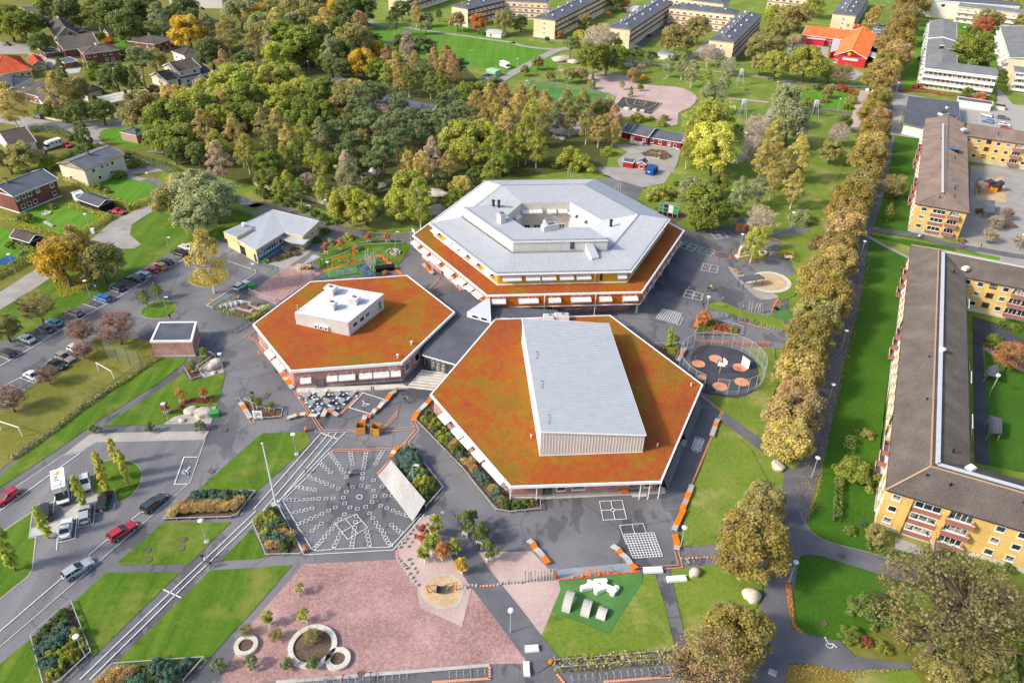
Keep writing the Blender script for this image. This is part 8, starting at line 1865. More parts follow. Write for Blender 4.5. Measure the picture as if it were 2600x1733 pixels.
def cafe(k,x,y,label,wood=False):
 p=K(k,x,y);t=tG('cafe_table',label,'table',(p.x,p.y,.1),RNG.uniform(0,6),'round tables in front of the canteen');m='timber_grey' if wood else 'teal_roof'
 if('ct',wood)not in _WC:
  b=B();b.lathe([(.9 if wood else.72,.72),(.9 if wood else.72,.77),(0,.775)],m,16);g=B();g.tube([(0,0,0),(0,0,.72)],.06,'galvanised',8);g.lathe([(.35,0),(.3,.04),(0,.05)],'galvanised',10);s=B();s.lathe([(.24,.42),(.26,.47),(0,.48)],'white',10);s.tube([(0,0,0),(0,0,.42)],.05,'galvanised',6);s.box((.26,0,.68),(.05,.4,.35),'white')if wood else None;s.beam((0,0,.12),(-.9,0,.12),.05,.05,'galvanised')
  _WC[('ct',wood)]=(b.mesh('table_top'),g.mesh('leg'),s.mesh('seat'))
 a,g,s=_WC[('ct',wood)];link('table_top',a,t,(0,0,0));link('leg',g,t,(0,0,0))
 for i in range(4 if not wood else 6):an=i*6.283/(4 if not wood else 6);R=1.15 if not wood else 1.45;link('seat',s,t,(R*cos(an),R*sin(an),0),an)
for x,y,lb,w in((605,150,'round slatted timber table with chairs, left of the pair by the wall',True),(727,145,'round slatted timber table with chairs, right of the pair by the wall',True),(858,140,'pale round table with fixed stools, third along the wall',False),(972,140,'pale round table with fixed stools nearest the disabled bay',False),(648,210,'pale round table in the middle row nearest the orange lines',False),(775,202,'pale round table in the centre of the middle row',False),(892,195,'pale round table at the right end of the middle row',False),(703,265,'pale round table in front, left above the orange bench',False),(812,262,'pale round table in front, behind the orange bench',False)):cafe('J',x,y+8,lb,w)
def wedge():
 q=[K('A',712,335,.3),K('A',943,640,.3),K('A',1030,505,1.3),K('A',800,232,1.3)];q=[V3((p.x,p.y,0))for p in q];c=cen(q);r=tG('seating_wedge','sloping deck of pale timber boards beside the plaza shrubs','seating deck',c)
 n=16
 for i in range(n):
  u,v=i/n,(i+.92)/n;a0,a1,b0,b1=q[0].lerp(q[3],u),q[1].lerp(q[2],u),q[0].lerp(q[3],v),q[1].lerp(q[2],v);z=.35+1.1*u
  b=B();b.prm([a0,a1,b1,b0],z-.14,z,'timber_pale',None,True);b.obj('board',r)
 b=B();b.prm(ins(q,.2),0,.22,'dark_grey');k=[c+(p-c)*.97 for p in(q[3],q[2])];b.beam((k[0].x,k[0].y,.6),(k[1].x,k[1].y,.6),.15,1.2,'timber_grey');b.obj('base',r)
wedge()
def bnch(k,a,c,label,w=.8,h=.5,m='white_panel',cat='bench'):
 A,C=K(k,*a),K(k,*c);r=tG('stone_bench',label,cat,A);b=B();d=(C-A).normalized();n=V3((-d.y,d.x,0))*w/2
 b.prm([A+n,A-n,C-n,C+n],.12,h,m,None,True);b.prm([A+n*.8+d*.1,A-n*.8+d*.1,C-n*.8-d*.1,C+n*.8-d*.1],h,h+.1,m);b.obj('seat',r)
 b=B();
 for t in(.15,.85):p=A.lerp(C,t);b.box((p.x,p.y,.1),(.4,.5,.2),'concrete',atan2(d.y,d.x))
 b.obj('foot',r)
bnch('23',(1205,550),(1378,543),'white block bench at the upper end of the short path',1.0,.6);bnch('23',(1418,632),(1595,620),'white block bench on the lawn beside the round boulder',1.0,.6);bnch('23',(120,1272),(245,1262),'white block bench across the diagonal path',1.0,.6);bnch('23',(132,1390),(138,1515),'white block bench pointing down at the lower gate',.9,.6);bnch('20',(1035,1000),(1075,1012),'pale block seat by the basketball court, left',1.6,.7,'concrete_pale');bnch('20',(1108,1015),(1148,1022),'greenish block seat by the basketball court, middle',1.6,.7,'concrete_pale');bnch('20',(1178,1025),(1218,1032),'pale block seat by the basketball court, right',1.6,.7,'concrete_pale')
bnch('11',(1115,460),(1165,455),'pale bench on the grass slope below the wood',.7,.45,'timber_grey');bnch('01',(415,480),(495,520),'weathered bench on the lawn of the brick house',.8,.5,'timber_grey')
bnch('33',(0,1465),(75,1500),'pale slatted bench beside the lower path',.8,.5,'timber_grey')
def blocks():
 p=K('23',805,705);r=tG('play_blocks','heap of white angular play blocks on the green turf','play sculpture',(p.x,p.y,.2));rng=random.Random(3)
 for x,y,s,a,l in((-2.2,-.2,.8,.3,1.7),(-1.0,.2,.85,-.6,2.0),(.1,.9,.8,.05,1.9),(.1,-.5,.9,.5,2.1),(1.3,-.3,.8,-.5,2.2),(2.2,-.7,.8,.9,1.6)):
  b=B();h=s*rng.uniform(.9,1.15);b.prm([V3(v)for v in((-l/2,-s/2,0),(l/2,-s/2,0),(l/2+.2,0,0),(l/2,s/2,0),(-l/2,s/2,0),(-l/2-.2,0,0))],.0,[h,h*.8,h*.9,h,h*.85,h],'white_panel');link('block',b.mesh('block'),r,(x,y,0),a)
blocks()
def arch(k,x,y,w,R,ang,label):
 p=K(k,x,y);r=tG('play_arch',label,'play arch',(p.x,p.y,.15),ang,'grey arches on the turf');b=B();n=8
 for i in range(n):
  t0,t1=pi*i/n,pi*(i+1)/n;q=[]
  for t,rr in((t0,R),(t1,R),(t1,R-.18),(t0,R-.18)):q.append((rr*cos(t),rr*sin(t)*.85))
  for s in(-1,1):b.face([(x_,s*w/2,z_)for x_,z_ in(q if s<0 else q[::-1])],'rubber_grey')
  b.face([(q[0][0],-w/2,q[0][1]),(q[1][0],-w/2,q[1][1]),(q[1][0],w/2,q[1][1]),(q[0][0],w/2,q[0][1])][::-1],'concrete');b.face([(q[3][0],-w/2,q[3][1]),(q[2][0],-w/2,q[2][1]),(q[2][0],w/2,q[2][1]),(q[3][0],w/2,q[3][1])],'orange_paint')
 b.put('arch',r);b=B();b.box((R*.55,w*.3,R*.4),(.5,w*.3,.5),'orange_paint');b.put('seat',r)
arch('23',520,835,1.3,1.9,1.25,'largest grey play arch with orange underside on the turf');arch('23',685,895,1.35,1.5,1.25,'middle grey play arch with orange underside on the turf');arch('23',825,940,1.4,1.1,1.2,'smallest grey play arch with orange underside on the turf')
def ringp(k,x,y,R,w,h,label):
 p=K(k,x,y);r=tG('stone_ring',label,'stone ring',(p.x,p.y,.1));n=16
 for i in range(n):
  t0,t1=6.2832*i/n+.008,6.2832*(i+1)/n-.008;b=B();b.prm([V3((rr*cos(t),rr*sin(t),0))for rr,t in((R,t0),(R,(t0+t1)/2),(R,t1),(R-w,t1),(R-w,(t0+t1)/2),(R-w,t0))],0,h,'concrete_pale');b.put('stone_segment',r)
 b=B();b.poly([(1.0*(R-w)*cos(t),(R-w)*sin(t),h*.6)for t in np.linspace(0,6.0,20)],'soil');b.put('soil',r)
ringp('13',523,1245,3.5,.75,.55,'largest pale stone ring planter on the red gravel');ringp('13',755,1363,1.8,.75,.55,'small pale stone ring right of the largest one');ringp('03',2262,1240,1.7,.65,.55,'small pale stone ring with a thin tree by the path')
ringp('C',568,222,1.1,.35,.5,'left round stone planter under the white birches');ringp('C',645,240,1.5,.45,.55,'right round stone planter under the white birches')
def logs(s,lab,gap,r=.24,h=(.2,.5),group='stepping logs'):
 for i,p in enumerate(P(s)):
  b=B();hh=random.uniform(*h);b.lathe([(r,0),(r,hh),(r*.92,hh+.02),(0,hh+.03)],'timber_grey',10);o=link('stepping_log',b.mesh('stepping_log'),None,(p.x,p.y,.15));tag(o,'%s %s'%(ORD[i],lab),'log',group)
logs('13 1300,440 1318,460 1340,490 1352,508 1372,530 1400,578 1428,612 1450,645 1478,680 1393,447 1418,485 1447,527 1468,563','round stepping log by the maples, counted down each line from the plaza',0,group='stepping logs below the maples')
logs('13 1315,335 1345,295 1375,258 1402,212 1390,327 1420,285 1450,243 1430,175 1460,140','round stepping log beside the plaza corner, counted up from the orange dots',0,group='stepping logs beside the plaza corner')
logs('13 1925,705 1955,690 1985,685 2022,690 2220,675 2250,665 2280,660 2307,660 2335,655; 23 15,655 48,655 80,655','round stepping log from the net swing towards the post row',0,group='stepping logs in the line')
def poles(s,h,lab,group,m='timber_grey',r=.11,lean=.1):
 for i,p in enumerate(P(s)):
  b=B();e=V3((random.uniform(-lean,lean)*h*.4,random.uniform(-lean,lean)*h*.4,h*random.uniform(.92,1.08)));b.tube([(0,0,0),e],[r*1.15,r],m,8);o=link('timber_post',b.mesh('timber_post'),None,(p.x,p.y,.1));tag(o,'%s %s'%(ORD[i],lab),'post',group)
poles('23 115,650 145,645 172,642 203,640 230,640 260,638 288,636 318,635 345,632 368,630 392,628',2.6,'weathered post from the left beside the orange play strip','timber posts beside the play strip')
poles('C 528,785 555,795 582,800 608,805 632,808 658,810',2.8,'slanting timber post from the left beside the orange swing','slanting timber posts by the orange swing',lean=.35)
poles('B 762,410 780,420 800,440 815,458 832,425 850,465 872,455 890,450 765,380 790,360 826,400 862,400',3.2,'grey climbing post behind the solar shelter, front rank first','climbing posts behind the solar shelter',r=.15)
poles('B 940,385 1008,362 1052,405 985,425',2.2,'orange post beside the climbing posts, from the left front','orange posts on the turf','orange_paint',.12,0)
poles('20 740,1540 770,1542; 21 510,70 535,70 560,72 955,170 975,178 995,190',3.0,'thin timber pole behind the school, from the cottage side','thin timber poles behind the school',r=.1)
def frame(label,pts3,name='climbing_bars',cat='climbing frame',m='orange_paint',r=.08,extra=None):
 o=pts3[0][0];t=tG(name,label,cat,(o[0],o[1],0));
 for run in pts3:b=B();b.tube(run,r,m,6);b.obj('bar',t)
 return t
def up(p,z):return V3((p.x,p.y,z))
mb=[K('B',375,455),K('B',540,395),K('B',385,440),K('B',548,385)]
t=frame('orange monkey bars on the play turf',[[mb[0],up(mb[0],2.3),up(mb[1],2.3),mb[1]],[mb[2],up(mb[2],2.3),up(mb[3],2.3),mb[3]]])
for i in range(12):b=B();b.tube([up(mb[0].lerp(mb[1],(i+.5)/12),2.3),up(mb[2].lerp(mb[3],(i+.5)/12),2.3)],.05,'orange_paint',5);b.obj('rung',t)
a,c=K('B',620,385),K('B',640,395)
frame('tall narrow orange climbing bow on the play turf',[[a,up(a,4.6),up(a.lerp(c,.5),5.0),up(c,4.6),c]],r=.1)
for(k,x0,y0,x1,y1,h,lb)in(('23',640,605,695,598,1.9,'orange play bar with a snaking rung, second from the left'),('23',715,595,765,590,1.9,'orange ladder bar in the middle of the play strip'),('23',795,590,850,582,1.8,'orange bar with hanging rings on the play strip'),('23',880,575,985,575,1.9,'orange bar with sloping rail at the right of the play strip'),('23',553,612,605,608,1.0,'low orange bow at the left of the play strip')):
 a,c=K(k,x0,y0),K(k,x1,y1);t=frame(lb,[[a,up(a,h),up(c,h if x1<900 else.3),c]],r=.07)
 if h>1.2 and x1<900:
  for z in(.6,1.2):b=B();b.tube([up(a,z),up(c,z)],.05,'orange_paint',5);b.obj('rung',t)
 b=B();b.lathe([(.12,.4),(.2,.55),(.12,.7)],'yellow_sun',8,(a.x,a.y,0));b.obj('spring_ball',t)
a,c=K('C',740,800),K('C',822,745)
t=frame('tall orange bow swing at the edge of the safety turf',[[a,up(a.lerp(c,.15),2.2),up(a.lerp(c,.5),3.4),up(a.lerp(c,.85),2.4),c]],'swing','swing',r=.14)
b=B();m_=a.lerp(c,.5);b.tube([up(m_,3.3),up(m_,.7)],.03,'black',4);b.lathe([(.1,.45),(.6,.5),(.65,.6)],'black',12,(m_.x,m_.y,0));b.obj('seat',t)
a,c=K('C',865,300),K('C',945,325);d_=V3((0,2.0,0))
t=frame('orange climbing cube frame with small platform',[[a,up(a,1.6),up(c,1.6),c],[a+d_,up(a+d_,1.9),up(c+d_,2.2),c+d_],[up(a,1.6),up(a+d_,1.9)],[up(c,1.6),up(c+d_,2.2)]]);b=B();b.box((a.x*.5+c.x*.5,a.y*.5+c.y*.5+1,1.0),(2.0,1.4,.1),'white');b.obj('platform',t)
a,c=K('C',715,130),K('C',800,150)
frame('orange rail frame under the white birches',[[a,up(a,1.3),up(c,1.3),c]])
a,c=K('13',1583,750),K('13',1830,722)
t=tG('net_swing','dark net hammock between two orange posts in the oval sand pit','swing',a)
for p,x_ in((a,.12),(c,-.12)):b=B();b.tube([p,up(p+V3((-x_*2,0,0)),2.0)],.11,'orange_paint',8);b.obj('post',t)
b=B();N_=8
for i in range(N_):
 f=lambda u,v:a.lerp(c,.3+.4*u)+V3((0,(v-.5)*1.4,.95-.35*sin(pi*u)))
 b.face([f(i/N_,0),f((i+1)/N_,0),f((i+1)/N_,1),f(i/N_,1)],'dark_grey')
b.obj('net',t);b=B()
for p,u in((a,.3),(c,.7)):
 for v in(0,1):b.tube([up(p,1.9),a.lerp(c,u)+V3((0,(v-.5)*1.4,.95))],.035,'black',4)
 q=a.lerp(c,u);b.tube([q+V3((0,-.75,.95)),q+V3((0,.75,.95))],.06,'timber',5)
b.obj('rope',t)
def tower(k,x,y,h,label):
 p=K(k,x,y);t=tG('play_tower',label,'tower',(p.x,p.y,0))
 for i in range(4):a=.78+i*1.571;b=B();b.tube([(p.x+2.4*cos(a),p.y+2.4*sin(a),0),(p.x+.5*cos(a),p.y+.5*sin(a),h)],.1,'galvanised',6);b.obj('leg',t)
 b=B();b.box((p.x,p.y,h*.72),(1.2,1.2,1.1),'galvanised');b.obj('cabin',t);b=B();b.prm([p+V3(v)for v in((-.7,-.7,0),(.7,-.7,0),(.7,.7,0),(-.7,.7,0))],h*.72+.6,[h,h,h+.2,h+.2],'zinc_pale');b.obj('roof',t)
tower('20',2090,780,6.8,'white four-legged play tower on the far park lawn');tower('20',2110,1075,7,'white four-legged play tower beside the flag');tower('30',415,1080,6.8,'white four-legged play tower by the allotment garden')
for k,x,y,lb in(('20',190,130,'small playground with orange slide by the bright red tree'),('20',1600,290,'small blue and red play house in the far courtyard')):
 p=K(k,x,y);t=tG('play_house',lb,'play house',(p.x,p.y,0));b=B();b.box((p.x,p.y,1.6),(2.2,2.2,2.2),'blue_panel');b.prm([p+V3(v)for v in((-1.4,-1.4,0),(1.4,-1.4,0),(1.4,1.4,0),(-1.4,1.4,0))],2.7,[2.8,3.8,3.8,2.8],'red_bright');b.obj('house',t);b=B();b.beam((p.x+1.1,p.y,2.2),(p.x+5.2,p.y-.8,.2),1.0,.25,'orange_paint');b.obj('slide',t)
p=K('31',2050,190);t=tG('play_house','red and yellow play castle on the sand between the yellow blocks','play house',(p.x,p.y,0))
for x_,y_,z_,m_ in((-1.6,.4,1.8,'red_wall'),(1.6,0,1.6,'red_wall'),(0,-.6,1.0,'yellow_sun')):b=B();b.box((p.x+x_,p.y+y_,z_),(1.9,1.9,2.0),m_);b.prm([p+V3((x_+dx,y_+dy,0))for dx,dy in((-1.1,-1.1),(1.1,-1.1),(1.1,1.1),(-1.1,1.1))],z_+1.0,[z_+1.1,z_+2,z_+2,z_+1.1],'dark_grey');b.obj('tower',t)
for x_,y_ in((3.2,5.5),(-1.4,6)):b=B();b.tube([p+V3((x_-1,y_,0)),p+V3((x_,y_,2.6)),p+V3((x_+1,y_,0))],.1,'blue_container',6);b.obj('swing_frame',t)
p=K('31',2190,520);crate('planter_box','raised timber sand box on the grass by the yellow blocks','planter','31',2190,505,(4.2,4.6,.5),'timber',.1,'soil')
p=K('21',1435,415);t=tG('cube_climber','steel frame climber with green and white panels behind the school','climber',(p.x,p.y,0),-.45)
for i in range(5):
 for z in range(3):
  if i<4:
   b=B();b.box((-3+i*1.5+.75,-.8,.75+z*1.3),(1.35,.06,1.15),('green_box','white','glass')[(i*2+z*3)%3]if z else 'black');b.put('panel',t)
 for s in(-.8,.8):b=B();b.box((-3+i*1.5,s,2),(.12,.12,4),'galvanised');b.put('post',t)
for z in(1.4,2.7,4.0):
 for s in(-.8,.8):b=B();b.box((0,s,z),(6.1,.1,.1),'galvanised');b.put('beam',t)
p=K('C',468,268);t=tG('arch_sculpture','pink and green play arch with doorway on a pale foot','play sculpture',(p.x,p.y,.1),.35);b=B();n=10
for i in range(n):
 t0,t1=pi*i/n,pi*(i+1)/n;q=[(1.5*cos(t0),2.0+1.6*sin(t0)),(1.5*cos(t1),2.0+1.6*sin(t1)),(.5*cos(t1),1.4+.6*sin(t1)),(.5*cos(t0),1.4+.6*sin(t0))];m_='peach' if 2<i<8 else 'mint'
 for s in(-.45,.45):f=[(x_,s,z_)for x_,z_ in q];b.face(f if s<0 else f[::-1],m_)
 b.face([(q[0][0],-.45,q[0][1]),(q[0][0],.45,q[0][1]),(q[1][0],.45,q[1][1]),(q[1][0],-.45,q[1][1])],m_)
for s in(-1,1):b.box((s*1.0,0,1.0),(1.0,.9,2.1),'peach' if s<0 else 'mint')
b.put('arch',t);b=B();b.prm([V3(v)for v in((-2.0,-.9,0),(2.0,-.9,0),(2.0,.9,0),(-2.0,.9,0))],0,.5,'concrete_pale');b.put('foot',t)
for i,(x,y,n_,a)in enumerate(((135,150,1,0),)):
 p=K('D',165,140);t=tG('compost_bins','row of four white slatted compost bins beside the growing garden','compost bins',(p.x,p.y,0),.55)
 for j in range(5):b=B();b.box((-2.4+j*1.2,0,.6),(.1,1.3,1.2),'white');b.put('divider',t)
 b=B();b.box((0,.65,.6),(4.9,.1,1.2),'white');b.put('back',t)
for i,(x,y)in enumerate(((215,180),(245,190),(275,198),(305,205),(255,130),(290,142),(370,115),(380,180))):crate('planter_box',('timber planter box in the growing garden, '+('first of the lower row','second of the lower row','third of the lower row','last of the lower row','left of the middle pair','right of the middle pair','uppermost by the red gravel','rightmost by the hedge')[i]),'planter','D',x,y+8,(1.8,1.0,.35),'timber',-.35,'soil','planter boxes of the growing garden')
p=K('J',212,335);t=tG('notice_board','white notice board with dark pictures in the small railed bed','notice board',(p.x,p.y,0));b=B();b.box((p.x,p.y,1.2),(1.9,.08,2.1),'white_panel');b.obj('board',t)
for dx,dz,m_ in((-.5,1.7,'mint'),(-.1,1.35,'dark_grey'),(.25,1.7,'brick_dark'),(.45,1.3,'dark_grey'),(-.45,1.1,'mint')):b=B();b.lathe([(.16,-.05),(.16,.05),(0,.05)],m_,8);o=link('picture',b.mesh('picture'),t,(dx,-.05,dz));o.rotation_euler=(1.571,0,0)
p=K('B',1070,278);t=tG('fire_ring','stone fire place on the play lawn','fire place',(p.x,p.y,.1));
for i in range(8):a=i*.785;b=B();b.box((.8*cos(a),.8*sin(a),.15),(.5,.35,.3),'stone',a+1.57);b.put('stone',t)
for x0,y0,x1,y1,lb in((990,272,1045,245,'log seat left of the fire place'),(1065,242,1138,258,'log seat behind the fire place'),(1150,265,1135,300,'log seat right of the fire place'),(1040,308,1115,312,'log seat in front of the fire place')):bnch('B',(x0,y0),(x1,y1),lb,.5,.45,'timber_grey')
for x,y,lb in((472,550,'low steel frame with picture panel on the turf edge'),(572,535,'taller steel frame with grey panel on the turf edge')):
 p=K('B',x,y);t=tG('panel_stand',lb,'panel',(p.x,p.y,.1));b=B()
 for s in(-.9,.9):b.box((s,0,.9),(.08,.08,1.8),'galvanised')
 b.box((0,0,1.75),(1.8,.08,.08),'galvanised');b.put('frame',t);b=B();b.box((0,0,1.05),(1.5,.05,1.1),'rubber_grey');b.put('panel',t)
for x,y in((935,488),(1020,475)):crate('storage_box','black storage box behind the canteen, '+('left' if x<1000 else 'right')+' of the pair','box','B',x,y,(3.0,1.2,1.1),'black',.25)
p=K('B',70,470);t=tG('play_logs','pile of pale timber play logs under the slatted canopy','logs',(p.x,p.y,.1))
for i in range(5):b=B();b.tube([(-1.5+i*.5,-.6+.2*(i%2),.3+.2*(i%3)),(-.3+i*.5,.8,.5)],.22,'timber',8);b.put('log',t)
for x,y,lb in((395,410,'round timber spool table on the pale sand, left'),(425,432,'round timber spool table on the pale sand, right')):
 p=K('C',x,y);t=tG('spool_table',lb,'table',(p.x,p.y,.1));b=B();b.lathe([(.7,.5),(.7,.58),(.3,.58),(0,.56)],'timber',14);b.lathe([(.3,0),(.3,.5)],'timber',10);b.put('table_top',t)
def stands(k,x0,y0,x1,y1,n,label,ang=None,group=None,m='galvanised'):
 a,c=K(k,x0,y0),K(k,x1,y1);d=(c-a);ang=atan2(d.y,d.x)+1.571
 if('bs',m)not in _WC:b=B();b.tube([(-.4,0,0),(-.4,0,.6),(-.28,0,.8),(.28,0,.8),(.4,0,.6),(.4,0,0)],.035 if m=='galvanised' else.06,m,5);_WC[('bs',m)]=b.mesh('bicycle_stand')
 for i in range(n):
  p=a.lerp(c,i/max(1,n-1));o=link('bicycle_stand',_WC[('bs',m)],None,(p.x,p.y,.15),ang);tag(o,'%s %s'%(ORD[i],label),'bicycle stand',group or label)
stands('23',545,1550,1500,1460,16,'bicycle stand from the left below the clipped bed');stands('13',380,1568,1388,1535,16,'bicycle stand from the left below the chequered pavers');stands('13',1775,1510,2100,1490,6,'bicycle stand from the left in the short row by the pavers');stands('23',1590,470,1830,445,5,'bicycle stand from the left beside the orange dots');stands('21',1880,1330,2340,1445,10,'bicycle stand from the left along the wavy lawn');stands('22',1690,25,2353,40,30,'orange bicycle stand from the hall, above the round cage',m='orange_paint')
stands('31',20,1455,115,1485,4,'bicycle stand from the left under the lime avenue');stands('01',2245,385,2340,425,5,'bicycle stand from the left behind the pavilion')
def bike(k,x,y,ang,col,label,group='bicycles'):
 p=K(k,x,y);t=tG('bicycle',label,'bicycle',(p.x,p.y,.15),ang,group)
 if 'bike' not in _WC:
  w=B();w.tube([(.33*cos(u),0,.33*sin(u))for u in np.linspace(0,6.283,15)],.03,'tyre',4,False);f=B()
  for a,c in(((-.5,.33),(-.1,.3)),((-.5,.33),(-.18,.78)),((-.1,.3),(-.22,.88)),((-.18,.72),(.38,.82)),((-.1,.3),(.4,.75)),((.36,.95),(.52,.33))):f.beam((a[0],0,a[1]),(c[0],0,c[1]),.05,.05,'car_paint')
  f.beam((.36,-.27,1.0),(.36,.27,1.0),.04,.04,'black');s=B();s.box((-.22,0,.92),(.26,.14,.07),'black');_WC['bike']=(w.mesh('wheel'),f.mesh('frame'),s.mesh('saddle'))
 w,f,s=_WC['bike'];link('frame',f,t,(0,0,0),color=col);link('saddle',s,t,(0,0,0));link('wheel',w,t,(-.5,0,.33));link('wheel',w,t,(.52,0,.33))
for i,(k,x,y,a,c,lb)in enumerate((('23',1605,470,2.2,(.7,.7,.7),'white bicycle leaning at the stands by the lime tree'),('23',1715,460,1.6,(.05,.05,.06),'dark bicycle at the stands by the lime tree'),('23',1272,1500,1.7,(.1,.5,.45),'turquoise bicycle beside the stands of the clipped bed'),('13',1055,1535,1.7,(.03,.03,.04),'black bicycle at the stands below the red gravel'),('13',640,1560,1.6,(.6,.6,.6),'pale bicycle at the left end of the bottom stands'),('13',800,1560,1.6,(.5,.05,.05),'red bicycle at the bottom stands'),('21',1965,1345,1.5,(.7,.7,.7),'white bicycle by the wavy lawn, nearest the flame-coloured bed'),('21',2030,1360,1.5,(.05,.05,.06),'black bicycle by the wavy lawn'),('21',2105,1385,1.5,(.5,.5,.5),'grey bicycle by the wavy lawn'),('21',2150,1395,1.5,(.5,.05,.1),'red bicycle by the wavy lawn'),('21',2228,1410,1.5,(.1,.1,.1),'dark bicycle farthest along the wavy lawn'),('22',1780,20,1.4,(.05,.2,.1),'green bicycle among the orange stands'),('22',2010,30,1.4,(.6,.15,.2),'pink bicycle among the orange stands'),('22',1660,15,1.4,(.05,.05,.05),'black bicycle at the hall end of the orange stands'),('20',1350,350,.4,(.6,.6,.6),'bicycle standing on the lane of the far courtyard'),('32',2040,350,.3,(.05,.05,.06),'black bicycle in the upper cycle shelter'))):bike(k,x,y,a,c,lb)
def cargo_bike():
 p=K('22',1000,1395);t=tG('cargo_bicycle','orange-boxed cargo bicycle parked on the hall terrace','bicycle',(p.x,p.y,.3),-.1);w,f,s=_WC['bike']
 link('frame',f,t,(-.5,0,0),color=(.03,.03,.03));link('saddle',s,t,(-.5,0,0));link('wheel',w,t,(-1.0,0,.33))
 for e in(-.4,.4):link('wheel',w,t,(.55,e,.33))
 b=B();b.prm([V3(v)for v in((0,-.5,0),(1.2,-.45,0),(1.2,.45,0),(0,.5,0))],.3,[1.1,1.0,1.0,1.1],'orange_paint',None,True);b.put('cargo_box',t)
cargo_bike()
p=K('01',70,850);t=tG('trampoline','blue-rimmed trampoline behind the hedge at the left edge','trampoline',(p.x,p.y,0));b=B();b.lathe([(2.0,.75),(2.2,.85),(2.0,.9),(1.8,.86)],'blue_container',20,(p.x,p.y,0));b.obj('rim',t);b=B();b.lathe([(1.8,.84),(0,.82)],'black',20,(p.x,p.y,0));b.obj('mat',t);b=B()
for i in range(6):a=i*1.047;b.tube([(p.x+1.9*cos(a),p.y+1.9*sin(a),0),(p.x+1.9*cos(a),p.y+1.9*sin(a),.8)],.04,'galvanised',5)
b.obj('leg',t)
p=K('01',430,400);t=tG('garden_fountain','small round stone fountain on the lawn of the brick house','fountain',(p.x,p.y,.1));b=B();b.lathe([(1.3,0),(1.35,.3),(1.1,.3),(1.0,.15),(.2,.15),(.15,.9),(.4,1.0),(0,1.05)],'stone',14);b.put('basin',t)
for k,x,y,lb in(('03',1357,360,'round manhole cover in the lawn, left of the four'),('03',1686,258,'round manhole cover in the lawn, upper right of the four'),('03',1665,343,'round manhole cover in the lawn, lower right of the four'),('03',1365,447,'round manhole cover in the lawn, lowest of the four'),('02',1945,1200,'round pale manhole cover beside the loop kerb'),('02',2065,820,'reddish manhole cover on the yard by the small pine'),('33',675,415,'manhole cover on the curving path'),('33',510,1025,'square-ish manhole cover in the grass verge'),('13',965,1490,'round drain grate by the chequered pavers'),('12',575,775,'round drain cover under the orange lines'),('12',110,488,'rusty round cover on the yard beside the canteen bench')):
 p=K(k,x,y);b=B();b.lathe([(.55,0),(.55,.05),(.45,.055),(.42,.04),(0,.045)],'bark',14);o=link('manhole_cover',b.mesh('manhole_cover'),None,(p.x,p.y,.19));tag(o,lb,'manhole cover','manhole covers')
for i,(x,y)in enumerate(((1300,1400),(1375,1405),(1330,1440),(1270,1440),(1410,1435))):crate('planter_box','low planter on the pale oval paving, '+('top left','top right','centre','left','right')[i],'planter','20',x,y,(3.2,1.4,.4),'timber',-.3,'soil','planters before the red cottage')
sT('paving','pale oval paving before the red cottage','paving',P('20 1240,1440 1300,1390 1400,1385 1400,1420 1350,1475 1230,1450'),7,'concrete')
def porch():
 q=H('20','1090,1330 1195,1345 1235,1275',0);t=tG('timber_porch','white-railed timber porch of the red cottage','porch',q[0]);b=B();b.prm([V3((p.x,p.y,0))for p in rect3(*q)],.3,.6,'timber_grey',None,True);b.obj('deck',t)
 R=rect3(*q);o=q[0]
 for a,c in zip(R,R[1:]+R[:1]):
  for z in(.95,1.3,1.6):b=B();b.beam((a.x,a.y,z),(c.x,c.y,z),.06,.14,'white');b.obj('rail',t)
  b=B();b.box((a.x,a.y,1.1),(.14,.14,1.3),'white');b.obj('post',t)
porch()
for k,s,lb in(('30','2075,1005 2170,1020 2165,1030 2080,1020','pale concrete waste enclosure at the shop car park'),):
 q=P(k+' '+s);t=tG('waste_enclosure',lb,'enclosure',q[0]);b=B();b.prm(rect3(q[0],q[1],q[1]+V3((0,4,0))),0,1.6,'concrete_pale','dark_grey');b.obj('wall',t)
def steps_yellow():
 q=P('33 1480,390 1530,395 1545,310 1495,300');t=tG('garden_steps','grey steps with pale sides below the yellow block balconies','steps',q[0])
 for i in range(7):u,v=i/7,(i+.9)/7;b=B();b.prm([q[0].lerp(q[3],u),q[1].lerp(q[2],u),q[1].lerp(q[2],v),q[0].lerp(q[3],v)],0,.25+i*.13,'concrete');b.obj('step',t)
 sT('paved_patio','paved patio below the yellow block balconies','patio',P('33 1165,235 1420,330 1420,410 1160,355'),5,'pale_paving')
steps_yellow()
for x,y in((915,830),(965,848),(970,825)):
 p=K('30',x,y,.5);b=B();b.lathe([(.6,0),(1.0,.6),(.6,1.3),(0,1.45)],'white_panel',10);o=link('stone_ball',b.mesh('stone_ball'),None,(p.x,p.y,0));tag(o,'large white concrete ball at the corner of the allotment street, '+('left' if x<950 else('lower right' if y>840 else 'upper right')),'ball','white concrete balls')
